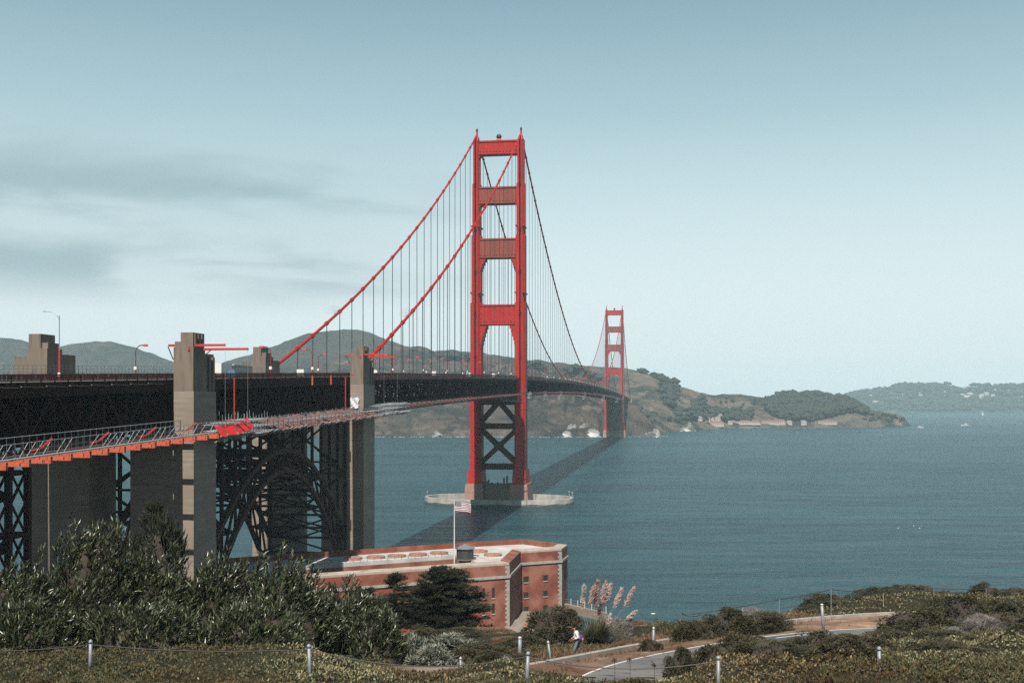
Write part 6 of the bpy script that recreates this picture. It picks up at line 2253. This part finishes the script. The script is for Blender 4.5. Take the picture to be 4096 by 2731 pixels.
MB().tube([pts[0] + Vector((-0.25, 0, 0.06)), pts[0] + Vector((0.1, 0, -0.05)), pts[1] + Vector((0.3, 0, -0.08)), pts[1] + Vector((0.7, 0, 0.0))], [0.07, 0.04, 0.08, 0.03], 6).build('wire_knot', M['cable_black'], wf)
# dead snag by the shrub
ls = empty('dead_snag', (lw.x, lw.y, 0)); 
pp = wp(1706, 1404, 73); gz_ = h1(pp.x, pp.y)
ls.location = (pp.x, pp.y, gz_); tag(ls, 'grey weathered stick with side twigs beside the dark wind cut shrub', 'dead branch')
hz = pp.z - gz_ + 0.25
MB().tube([(0, 0, -0.2), (0.03, 0, hz * 0.6), (-0.02, 0, hz)], [0.05, 0.04, 0.03], 6).build('stick', M['granite'], ls)
MB().tube([(0.02, 0, hz * 0.55), (-0.25, 0.05, hz * 0.75)], [0.018, 0.01], 5).build('twig', M['granite'], ls)
MB().tube([(0.02, 0, hz * 0.3), (-0.4, 0.05, hz * 0.5)], [0.018, 0.01], 5).build('twig', M['granite'], ls)

# information sign
sp0 = wp(1430, 1422, 72)
gz_ = h1(sp0.x, sp0.y)
sg_ = empty('information_sign', (sp0.x, sp0.y, gz_)); tag(sg_, 'black upright sign board with a red foot band beside the pampas grass', 'sign')
hz = sp0.z - gz_
bw_ = 0.62
bd = empty('board', (0, 0, hz - 1.62), R(-20), sg_)
MB().box(-bw_ / 2, bw_ / 2, -0.04, 0.04, 0.30, 1.6).build('panel', M['sign_black'], bd)
MB().box(-bw_ / 2, bw_ / 2, -0.045, 0.045, 0.0, 0.295).build('red_band', M['sign_red'], bd)
mb = MB()
for z, w_ in ((1.42, 0.40), (1.34, 0.34), (1.0, 0.3), (0.88, 0.3), (0.76, 0.26), (0.62, 0.28)):
    mb.box(-bw_ / 2 + 0.08, -bw_ / 2 + 0.08 + w_, -0.05, -0.041, z, z + 0.035)
mb.build('print', M['sign_grey'], bd)
MB().box(0.36, 0.44, 0.02, 0.75, 0.05, 1.75).build('side_panel', M['sign_black'], bd)
MB().box(-0.05, 0.05, 0.06, 0.16, -(hz - 1.62) - 0.3, 1.5).build('sign_post', M['bark'], bd)

# ------------------------------------------------------------------ the walker (facing the left of the picture)
def skin_body(name, verts, edges, radii, m, parent=None, sub=2, root=0):
    me_ = bpy.data.meshes.new(name)
    me_.from_pydata(verts, edges, [])
    me_.materials.append(m)
    o = link(name, me_, parent)
    sk = o.modifiers.new('skin', 'SKIN'); sk.use_smooth_shade = True
    for i, r_ in enumerate(radii):
        rr = r_ if isinstance(r_, tuple) else (r_, r_)
        me_.skin_vertices[0].data[i].radius = rr
    me_.skin_vertices[0].data[root].use_root = True
    sb = o.modifiers.new('smooth', 'SUBSURF'); sb.levels = sub; sb.render_levels = sub
    return o
pu = wp(1326, 1466, 58)
pz = wp(1330, 1439, 58).z - 1.64
# facing -X; walking, leaning a little forward, arms bent in front
bv = [(0, 0, 0.93), (-0.02, 0, 1.10), (-0.05, 0, 1.28), (-0.08, 0, 1.41), (-0.11, 0, 1.47), (-0.15, 0, 1.535), (-0.16, 0, 1.60),          # pelvis..head
      (-0.01, -0.10, 0.88), (-0.16, -0.11, 0.50), (-0.17, -0.11, 0.09), (-0.30, -0.12, 0.03),                                             # near leg forward
      (0.02, 0.10, 0.88), (0.06, 0.11, 0.50), (0.24, 0.11, 0.13), (0.14, 0.11, 0.03),                                                      # far leg back
      (-0.08, -0.18, 1.39), (0.02, -0.23, 1.13), (-0.20, -0.19, 1.03), (-0.27, -0.17, 0.98),                                               # near arm
      (-0.08, 0.18, 1.39), (-0.06, 0.23, 1.13), (-0.26, 0.18, 1.02), (-0.33, 0.15, 0.96)]
be = [(0, 1), (1, 2), (2, 3), (3, 4), (4, 5), (5, 6), (0, 7), (7, 8), (8, 9), (9, 10), (0, 11), (11, 12), (12, 13), (13, 14), (3, 15), (15, 16), (16, 17), (17, 18), (3, 19), (19, 20), (20, 21), (21, 22)]
brd = [(0.12, 0.15), (0.10, 0.13), (0.11, 0.14), (0.09, 0.12), 0.052, (0.085, 0.075), (0.075, 0.07), 0.085, 0.06, 0.042, 0.035, 0.085, 0.06, 0.042, 0.035, 0.052, 0.042, 0.034, 0.03, 0.052, 0.042, 0.034, 0.03]
person = skin_body('person', bv, be, brd, M['skin'])
person.location = (pu.x, pu.y, pz)
tag(person, 'woman in a white blouse and grey trousers walking along the footpath wall', 'person')
# face: nose, eyes, mouth, ears
mb = MB(); mb.taper(-0.255, 0, 0.03, 0.032, 0.012, 0.016, 1.545, 1.585); mb.build('nose', M['skin'], person)
mb = MB()
for y in (-0.03, 0.03):
    mb.lathe([(0.004, -0.011), (0.012, 0), (0.004, 0.011)], 8, (-0.236, y, 1.592))
mb.build('eyes', M['hair'], person)
mb = MB().box(-0.243, -0.232, -0.024, 0.024, 1.512, 1.524); mb.build('mouth', M['sign_red'], person)
# hands: palm with five bent fingers each
for (hx, hy, hz_) in ((-0.28, -0.17, 0.975), (-0.34, 0.15, 0.955)):
    vv = [(0, 0, 0), (-0.05, 0, -0.03)]; ee = [(0, 1)]; rr = [0.022, (0.034, 0.016)]
    for k in range(4):
        y = -0.027 + 0.018 * k
        L_ = (0.055, 0.065, 0.06, 0.048)[k]
        i = len(vv)
        vv += [(-0.065, y, -0.035), (-0.065 - L_ * 0.5, y, -0.055), (-0.06 - L_ * 0.75, y, -0.08)]
        ee += [(1, i), (i, i + 1), (i + 1, i + 2)]; rr += [0.0095, 0.0085, 0.007]
    i = len(vv)
    vv += [(-0.03, -0.03, -0.01), (-0.06, -0.045, -0.015)]; ee += [(0, i), (i, i + 1)]; rr += [0.010, 0.008]
    hnd = skin_body('hand', vv, ee, rr, M['skin'], person, 1)
    hnd.location = (hx, hy, hz_)
hv = [(-0.13, 0, 1.645), (-0.09, 0, 1.63), (-0.055, 0, 1.56), (-0.03, 0, 1.48), (-0.01, 0, 1.40)]
skin_body('hair', hv, [(0, 1), (1, 2), (2, 3), (3, 4)], [(0.075, 0.06), (0.095, 0.085), (0.09, 0.085), (0.07, 0.08), (0.03, 0.05)], M['hair'], person)
tv = [(0.0, 0, 0.98), (-0.02, 0, 1.12), (-0.05, 0, 1.28), (-0.085, 0, 1.415), (-0.08, -0.185, 1.395), (0.025, -0.235, 1.13), (-0.15, -0.20, 1.055), (-0.08, 0.185, 1.395), (-0.055, 0.235, 1.13), (-0.20, 0.195, 1.05)]
skin_body('blouse', tv, [(0, 1), (1, 2), (2, 3), (3, 4), (4, 5), (5, 6), (3, 7), (7, 8), (8, 9)], [(0.15, 0.18), (0.13, 0.16), (0.135, 0.165), (0.085, 0.125), 0.075, 0.066, 0.052, 0.075, 0.066, 0.052], M['shirt'], person)
lv = [(0, 0, 0.95), (-0.01, -0.10, 0.87), (-0.16, -0.11, 0.50), (-0.17, -0.11, 0.12), (0.02, 0.10, 0.87), (0.06, 0.11, 0.50), (0.23, 0.11, 0.16)]
skin_body('trousers', lv, [(0, 1), (1, 2), (2, 3), (0, 4), (4, 5), (5, 6)], [(0.14, 0.17), 0.105, 0.078, 0.058, 0.105, 0.078, 0.058], M['jeans'], person)
for (x, y, z) in ((-0.24, -0.115, 0.02), (0.18, 0.11, 0.04)):
    MB().box(x - 0.14, x + 0.10, y - 0.045, y + 0.045, z - 0.04, z + 0.06).build('shoe', M['paint_white'], person)
bag = empty('backpack', (pu.x + 0.20, pu.y + 0.02, pz + 0.92)); bag.scale = (0.72, 0.8, 0.75); tag(bag, 'small purple and orange backpack on the back of the walking woman', 'backpack')
mb = MB(); mb.lathe([(0.02, -0.02), (0.11, 0), (0.15, 0.12), (0.14, 0.3), (0.09, 0.42), (0.02, 0.44)], 12)
o = mb.build('sack', M['bag_purple'], bag, smooth=True)
mb = MB(); mb.lathe([(0.02, 0), (0.09, 0.02), (0.10, 0.12), (0.07, 0.22), (0.01, 0.24)], 10, (0.09, -0.04, 0.0)); mb.build('front_pocket', M['bag_orange'], bag, smooth=True)
MB().tube([(-0.08, -0.20, 0.30), (-0.16, -0.21, 0.50), (-0.30, -0.17, 0.56), (-0.36, -0.16, 0.36), (-0.24, -0.20, 0.14), (-0.05, -0.14, 0.04)], 0.013, 6).build('strap', M['iron'], bag)

# ------------------------------------------------------------------ far shore: trees, houses, rocks, boats
def tree_mesh(seed, conifer=False):
    g = random.Random(seed)
    mb_ = MB()
    mb_.tube([(0, 0, -0.15), (0, 0, 0.3)], [0.05, 0.035], 5)
    mb_.mi = 1
    for k in range(9):
        if conifer:
            f = k / 8
            c = (g.uniform(-0.03, 0.03), g.uniform(-0.03, 0.03), 0.15 + 0.75 * f); r_ = 0.30 * (1 - f) + 0.05
        else:
            a = g.uniform(0, 6.28); q = g.uniform(0, 0.34)
            c = (q * math.cos(a), q * math.sin(a), g.uniform(0.32, 0.78)); r_ = g.uniform(0.15, 0.27)
        pr = []
        n_, m_ = 7, 5
        vs, fs = [], []
        for i in range(m_ + 1):
            th_ = math.pi * i / m_
            for j in range(n_):
                rr = r_ * g.uniform(0.75, 1.25)
                vs.append((c[0] + rr * math.sin(th_) * math.cos(6.283 * j / n_), c[1] + rr * math.sin(th_) * math.sin(6.283 * j / n_), c[2] + rr * 0.85 * math.cos(th_)))
        for i in range(m_):
            for j in range(n_):
                fs.append((i * n_ + j, (i + 1) * n_ + j, (i + 1) * n_ + (j + 1) % n_, i * n_ + (j + 1) % n_))
        mb_.add(vs, fs)
    return mb_.mesh('far_tree', [M['bark'], M['far_tree']])
TREES = [tree_mesh(i) for i in range(5)]
CONIFER = [tree_mesh(40 + i, True) for i in range(2)]
def far_tree(p, w, h_, label, group, con=False):
    o = link('far_tree', random.choice(CONIFER if con else TREES), None, (p.x, p.y, p.z - 0.04 * h_), random.uniform(0, 6.28), (w, w, h_))
    return tag(o, label, 'tree', group)
def hill_at(name, u, v):
    """Point of the sheet seen at about (u, v)."""
    us, ws, V = HILLS[name]
    i = int(np.clip(np.searchsorted(us, u), 0, len(us) - 1))
    c = V[:50 if len(ws) > 50 else len(ws) - 4, i]
    pv_ = ((CAM_H - c[:, 2]) / c[:, 1] * F_PX + 1606) / 1.7415
    return Vector(c[int(np.argmin(np.abs(pv_ - v)))])
# trees one can tell apart on the near headland and the bay hill
for (u, v, w, h_) in [(1010, 806, 22, 16), (1025, 804, 24, 20), (1040, 803, 26, 24), (1055, 805, 24, 20), (1072, 807, 26, 18), (1092, 809, 22, 15)]:
    far_tree(hill_at('headland_slope', u, v), w, h_, 'dark tree in the row on the headland skyline left of the nearer tower', 'trees on the headland skyline')
for (u, v, w, h_) in [(1215, 826, 26, 14), (1230, 829, 28, 16), (1246, 830, 24, 12)]:
    far_tree(hill_at('headland_slope', u, v), w, h_, 'tree on the skyline just right of the nearer tower', 'skyline trees right of the nearer tower')
for (u, v, w, h_) in [(1303, 836, 24, 20), (1314, 838, 30, 26), (1326, 840, 26, 20), (1345, 842, 24, 14), (1358, 842, 26, 14), (1372, 843, 24, 12)]:
    far_tree(hill_at('headland_slope', u, v), w, h_, 'dark round tree on the skyline left of the farther tower', 'skyline trees left of the farther tower')
for k in range(24):
    u = random.uniform(1462, 1522)
    far_tree(hill_at('bay_hill', u, 850 + (u - 1460) * 0.33 + random.uniform(0, 4)), random.uniform(12, 20), random.uniform(8, 14), 'small tree on the ridge falling away right of the farther tower', 'ridge trees right of the farther tower')
wd_ = [(1516, 884), (1524, 880), (1532, 886), (1540, 888), (1548, 884), (1520, 892), (1530, 896), (1540, 898), (1550, 896), (1522, 904), (1532, 908), (1542, 910), (1550, 906), (1528, 918), (1538, 922), (1546, 924), (1552, 916), (1536, 932), (1548, 936)]
for (u, v) in wd_:
    for q in range(2):
        far_tree(hill_at('bay_hill', u + random.uniform(-4, 4), v + random.uniform(-3, 3)), random.uniform(18, 28), random.uniform(14, 22), 'tree in the dark grove running down the hill right of the farther tower', 'trees of the hillside grove')
for k in range(16):
    u, v = random.uniform(1590, 1618), 0
    v = 940 - (u - 1590) * 0.5 + random.uniform(-9, 9)
    far_tree(hill_at('bay_hill', u, v), random.uniform(16, 26), random.uniform(14, 22), 'tree in the slanting clump on the pale hillside', 'trees of the slanting clump')
for k in range(70):
    u = random.uniform(1552, 1735)
    v = random.uniform(945, 968) + max(0, (1600 - u) * -0.02)
    far_tree(hill_at('bay_hill', u, v), random.uniform(18, 32), random.uniform(13, 22), 'tree among the houses along the bay shore', 'trees behind the shore houses')
for (u, v, w, h_, con) in [(1465, 950, 24, 22, False), (1448, 962, 12, 26, True), (1458, 968, 26, 20, False), (1468, 965, 12, 28, True), (1476, 970, 28, 18, False), (1486, 968, 28, 24, False), (1470, 978, 30, 16, False), (1490, 978, 26, 16, False), (1538, 968, 14, 14, False)]:
    far_tree(hill_at('bay_hill', u, v), w, h_, 'tree on the slope right of the farther tower foot' if not con else 'pointed tree on the slope right of the farther tower foot', 'trees right of the farther tower foot' if not con else 'pointed trees on that slope', con)
for k in range(46):
    u = random.choice([random.uniform(1600, 1770), random.uniform(1980, 2070)])
    v = 915 + random.uniform(0, 30) if u < 1800 else 953 + random.uniform(0, 16)
    far_tree(hill_at('bay_hill', u, v), random.uniform(8, 18), random.uniform(5, 10), 'small dark bush dotted on the pale bay hillside', 'bushes on the pale hillside')
# wooded knoll: reads as one mass
def wood(name, label, pts, wr, hr, seed):
    g = random.Random(seed)
    vs, fs = [], []
    src = TREES
    V, Q, off = [], [], 0
    base = []
    for t_ in src:
        co = np.empty(len(t_.vertices) * 3); t_.vertices.foreach_get('co', co)
        base.append((co.reshape(-1, 3), [tuple(p.vertices) for p in t_.polygons]))
    F = []
    for p in pts:
        co, fc = base[g.randrange(len(base))]
        a = g.uniform(0, 6.28); w = g.uniform(*wr); h_ = g.uniform(*hr)
        x, y = co[:, 0] * w, co[:, 1] * w
        V.append(np.stack([p.x + x * math.cos(a) - y * math.sin(a), p.y + x * math.sin(a) + y * math.cos(a), p.z - 1.0 + co[:, 2] * h_], 1))
        F += [tuple(i + off for i in f) for f in fc if len(f) == 4]
        off += len(co)
    me_ = np_mesh(name, np.concatenate(V), np.array(F), M['far_tree'])
    o = link(name, me_); tag(o, label, None, None, 'stuff')
us_ = np.array([1768, 1785, 1810, 1840, 1870, 1900, 1930, 1955, 1975, 1985]); top_ = np.array([918, 905, 900, 900, 904, 909, 911, 921, 935, 944]); bot_ = np.array([950, 962, 968, 968, 966, 960, 952, 948, 946, 948])
pts = []
while len(pts) < 620:
    u = random.uniform(1768, 1985)
    t_, b_ = np.interp(u, us_, top_), np.interp(u, us_, bot_)
    v = random.uniform(max(t_ + 11, 914), b_)
    pts.append(hill_at('bay_hill', u, v))
wood('wood', 'dark wooded knoll at the end of the bay', pts, (20, 34), (16, 27), 3)
pts = [hill_at('far_shore', random.uniform(1930, 2420), random.uniform(884, 944)) for _ in range(1500)]
pts = [p for p in pts if fbm(np.array([p.x / 400]), np.array([p.z / 40]), 3, 8)[0] > -0.25]
wood('far_wood', 'hazy trees covering the far shore', pts, (24, 50), (14, 30), 4)

# houses
def house_mesh(L, W, Hh, roof, rm):
    mb_ = MB().box(-L / 2, L / 2, -W / 2, W / 2, -2, Hh)
    mb_.mi = 1
    e = 0.4
    mb_.add([(-L / 2 - e, -W / 2 - e, Hh + 0.01), (L / 2 + e, -W / 2 - e, Hh + 0.01), (L / 2 + e, W / 2 + e, Hh + 0.01), (-L / 2 - e, W / 2 + e, Hh + 0.01), (-L / 2 * 0.8, 0, Hh + roof), (L / 2 * 0.8, 0, Hh + roof)],
            [(0, 1, 5, 4), (2, 3, 4, 5), (1, 2, 5), (3, 0, 4), (3, 2, 1, 0)])
    mb_.mi = 2
    n_ = max(2, int(L / 4))
    for k in range(n_):
        x = -L / 2 + L * (k + 0.5) / n_
        mb_.box(x - 0.6, x + 0.6, -W / 2 - 0.06, -W / 2 - 0.01, Hh * 0.35, Hh * 0.75)
    return mb_.mesh('house', [M['house_wall'], rm, M['glass']])
H_BIG = house_mesh(34, 12, 7, 4.5, M['house_roof_red']); H_LONG = house_mesh(48, 12, 5.5, 4, M['house_roof_red']); H_RED = house_mesh(18, 11, 7, 4.5, M['house_roof_red']); H_W = house_mesh(13, 10, 6.5, 3.5, M['house_roof_grey']); H_PALE = house_mesh(16, 12, 7, 3, mat('pale roof', (0.5, 0.47, 0.43), 0.8))
def far_house(me_, p, rot, label, group=None, sc=1.0):
    o = link('house', me_, None, (p.x, p.y, max(p.z, 1.0)), rot, (sc, sc, sc)); return tag(o, label, 'house', group)
far_house(H_BIG, hill_at('bay_hill', 1644, 978), 0.05, 'white boathouse with a red roof at the head of the bay')
far_house(H_RED, hill_at('bay_hill', 1618, 968), 0.3, 'red roofed house among trees above the white boathouse')
far_house(H_W, hill_at('bay_hill', 1636, 966), 0.0, 'white gabled house in the trees, left of a pair above the boathouse')
far_house(H_W, hill_at('bay_hill', 1645, 967), 0.1, 'white gabled house in the trees, right of a pair above the boathouse')
far_house(H_W, hill_at('bay_hill', 1604, 966), 0.2, 'small white house left of the red roofed house')
for u, v in ((1562, 954), (1568, 955), (1583, 956), (1652, 956), (1682, 958), (1687, 962), (1677, 972)):
    far_house(H_W, hill_at('bay_hill', u, v), random.uniform(-0.4, 0.4), 'small pale house half hidden in the trees of the bay', 'small houses in the bay trees', 0.8)
for u, me_, lab in ((1700, H_LONG, 'first long low red roofed shed along the waterfront'), (1722, H_LONG, 'long red roofed shed right of the first on the waterfront'), (1770, H_LONG, 'long red roofed shed in the middle of the waterfront'), (1792, H_RED, 'shorter red roofed building beside the middle shed'), (1898, H_LONG, 'white building with a red roof below the wooded knoll'), (1811, H_W, 'white building at the foot of the wooded knoll'), (1845, H_W, 'low pale building on the shore below the wood')):
    far_house(me_, hill_at('bay_hill', u, 974), 0.05, lab)
for k in range(95):
    u = random.uniform(1945, 2400); v = random.uniform(893, 938)
    far_house(H_PALE, hill_at('far_shore', u, v), random.uniform(-0.6, 0.6), 'pale house on the hazy wooded far shore', 'houses on the far shore', random.uniform(0.8, 1.7))
for u, v, lab in ((2218, 918, 'largest pale house on the far shore, left of a pair'), (2245, 917, 'largest pale house on the far shore, right of a pair')):
    far_house(H_PALE, hill_at('far_shore', u, v), 0.1, lab, None, 2.4)
# shore edges: pale beach and jetty
for (pts, nm, lab, cat, m_, hh, wdt) in [([(1700, 983.5), (1730, 982.5), (1790, 981), (1850, 980), (1930, 980), (2040, 979)], 'sea_wall', 'long pale sea wall along the bay waterfront', 'sea wall', 'concrete_pier', 3.0, 5), ([(1640, 983.5), (1690, 985), (1722, 985)], 'jetty', 'dark low jetty in front of the boathouse', 'jetty', 'rock', 3.2, 10), ([(1785, 983), (1810, 983.8), (1900, 983.4), (2020, 981.5)], 'breakwater', 'thin dark breakwater before the waterfront sheds', 'breakwater', 'rock', 2.0, 6)]:
    q = [gp(u, v, 0.0) for u, v in pts]
    mb = MB()
    for a, b in zip(q[:-1], q[1:]):
        mb.beam(a - q[0], b - q[0], wdt, hh * 2)
    tag(mb.build(nm, M[m_], None, loc=q[0]), lab, cat)
# white stained rocks
def rock_mesh(seed, m_):
    g = random.Random(seed)
    vs, fs = [], []
    n_, k_ = 12, 8
    for i in range(k_ + 1):
        th_ = math.pi * 0.5 * i / k_
        for j in range(n_):
            r_ = g.uniform(0.78, 1.12)
            vs.append((0.5 * r_ * math.sin(th_ + 0.01) * math.cos(6.283 * j / n_), 0.5 * r_ * math.sin(th_ + 0.01) * math.sin(6.283 * j / n_), r_ * math.cos(th_) if i else 1.0))
    for i in range(k_):
        for j in range(n_):
            fs.append((i * n_ + j, (i + 1) * n_ + j, (i + 1) * n_ + (j + 1) % n_, i * n_ + (j + 1) % n_))
    mb_ = MB(); mb_.add(vs, fs)
    return mb_.mesh('shore_rock', m_)
ROCKS = [rock_mesh(i, M['guano']) for i in range(4)]
RK = [(988, 1001, 30, 12, 'white stained rock on the shore left of the nearer tower'), (1003, 1002, 26, 9, 'lower white rock beside the white stained rock left of the tower'), (972, 1002, 22, 6, 'small pale rock at the left end of the shore rocks'),
      (1302, 1002, 22, 9, 'white streaked rock at the left end of the big outcrop'), (1316, 1001, 26, 18, 'white streaked rock in the big outcrop left of the farther tower'), (1332, 1000, 32, 28, 'tallest white streaked rock of the outcrop left of the farther tower'), (1346, 1001, 26, 20, 'dark and white rock right of the tallest outcrop rock'), (1360, 1002, 24, 12, 'low rock at the right end of the outcrop'),
      (1506, 1003, 22, 12, 'white capped rock at the tip of the promontory'), (1492, 1003, 24, 8, 'dark rock behind the white capped tip rock'), (1514, 1004, 12, 7, 'outermost small white rock at the promontory tip'),
      (1574, 990, 20, 7, 'dark islet rock left of the pointed white one'), (1582, 989, 18, 16, 'pointed white rock islet in the bay'), (1588, 990, 16, 10, 'low white rock right of the pointed islet')]
for i, (u, v, w, h_, lab) in enumerate(RK):
    p = gp(u, v, 0.0)
    if u < 1500: p.y -= 14
    o = link('shore_rock', ROCKS[i % 4], None, (p.x, p.y, -1.0), i * 1.7, (w * (1.5 if u < 1400 else 1.2), w * 0.9, h_ * 1.15 + 1))
    tag(o, lab, 'rock')
# thin line of surf at the foot of the headland
mb = MB()
us, ws, V = HILLS['headland_slope']
for i in range(0, len(us) - 1):
    if random.random() < 0.5 and us[i] > 850:
        a = Vector(V[0, i]); b = Vector(V[0, i + 1])
        a.z = b.z = 0.05
        w_ = random.uniform(3, 14)
        mb.add([a - Vector((0, w_, 0)), b - Vector((0, w_, 0)), b + Vector((0, 3, 0)), a + Vector((0, 3, 0))], [(0, 1, 2, 3)])
tag(mb.build('surf', M['foam']), 'thin white surf along the headland', None, None, 'stuff')
# surf on the near bluff shore
mb = MB()
for (u, v, w, d) in ((1500, 1408, 12, 1.5), (1478, 1446, 20, 5), (1490, 1452, 16, 4), (1470, 1436, 9, 2.0), (1795, 1425, 20, 4)):
    p = gp(u, v, 0.06)
    W_ = w * 1.7415 / F_PX * p.y / 2
    n_ = 9
    ring_ = [p + Vector((W_ * math.cos(6.283 * k / n_) * random.uniform(0.5, 1), d * math.sin(6.283 * k / n_) * random.uniform(0.4, 1), 0)) for k in range(n_)]
    mb.add(ring_, [tuple(range(n_))])
tag(mb.build('breaking_foam', M['foam']), 'patches of foam breaking under the bluff', None, None, 'stuff')

# boats
def motor_boat(p, sc, rot, label):
    root = empty('motor_boat', (p.x, p.y, 0.0), rot); root.scale = (sc, sc, sc); tag(root, label, 'boat')
    mb_ = MB()
    pr = [(-6, 1.9, 1.3), (-2, 2.1, 1.4), (3, 1.6, 1.7), (6.5, 0.1, 2.2)]
    vs, fs = [], []
    for x, hw, z in pr:
        vs += [(x, -hw, z), (x, -hw * 0.6, -0.3), (x, hw * 0.6, -0.3), (x, hw, z)]
    for i in range(3):
        for k in range(4):
            fs.append((i * 4 + k, i * 4 + (k + 1) % 4, i * 4 + 4 + (k + 1) % 4, i * 4 + 4 + k))
    fs += [(0, 3, 2, 1), (12, 13, 14, 15)]
    mb_.add(vs, fs); mb_.build('hull', M['white_hull'], root)
    MB().taper(-0.8, 0, 5.2, 2.9, 3.6, 2.4, 1.4, 3.4).build('cabin', M['white_hull'], root)
    MB().taper(-0.8, 0, 4.8, 2.95, 4.2, 2.65, 2.1, 2.9).build('cabin_windows', M['glass'], root)
    MB().box(-2.6, 0.6, -1.1, 1.1, 3.42, 3.55).build('cabin_roof', M['white_hull'], root)
    MB().tube([(-1.5, 0, 3.5), (-1.5, 0, 6.2)], 0.08, 5).build('mast', M['galv'], root)
def sail_boat(p, sc, label):
    root = empty('sailing_boat', (p.x, p.y, 0.0), 0.3); root.scale = (sc, sc, sc); tag(root, label, 'boat')
    mb_ = MB(); mb_.taper(0, 0, 7, 1.6, 9, 2.4, -0.3, 1.0); mb_.build('hull', M['white_hull'], root)
    MB().tube([(0.5, 0, 1.0), (0.5, 0, 11)], 0.1, 6).build('mast', M['galv'], root)
    MB().plate([(0.4, 1.8), (0.4, 10.8), (-3.9, 1.9)], -0.03, 0.03).build('mainsail', M['tarp'], root)
    MB().plate([(0.7, 10), (0.7, 1.6), (4.2, 1.3)], -0.03, 0.03).build('jib', M['tarp'], root)
motor_boat(gp(2113, 982.5, 0), 1.35, 0.2, 'white motor boat on the water beyond the point')
motor_boat(gp(2217, 977.5, 0), 1.6, 2.9, 'white motor boat with a wake, farther right than the first')
sail_boat(gp(2257, 954, 0), 1.6, 'tiny white sailing boat near the far shore')
for u, v, lab in ((2112, 1213, 'pair of resting gulls on the water, right hand one'), (2063, 1213, 'resting gull on the water, left hand one'), (2098, 1208, 'third small gull on the open water')):
    p = gp(u, v, 0)
    root = empty('gull', (p.x, p.y, 0)); root.scale = (1.0, 1.0, 1.0); tag(root, lab, 'bird', 'gulls on the water')
    b = MB(); b.lathe([(0.02, 0), (0.16, 0.08), (0.2, 0.18), (0.1, 0.3), (0.02, 0.33)], 8); b.build('body', M['white_hull'], root, smooth=True).scale = (1.6, 0.8, 1)
    h_ = MB().lathe([(0.01, 0.3), (0.08, 0.38), (0.08, 0.46), (0.01, 0.52)], 8, (0.22, 0, 0)).build('head', M['white_hull'], root, smooth=True)
    MB().taper(0.33, 0, 0.12, 0.03, 0.06, 0.02, 0.40, 0.44).build('beak', M['bag_orange'], h_)
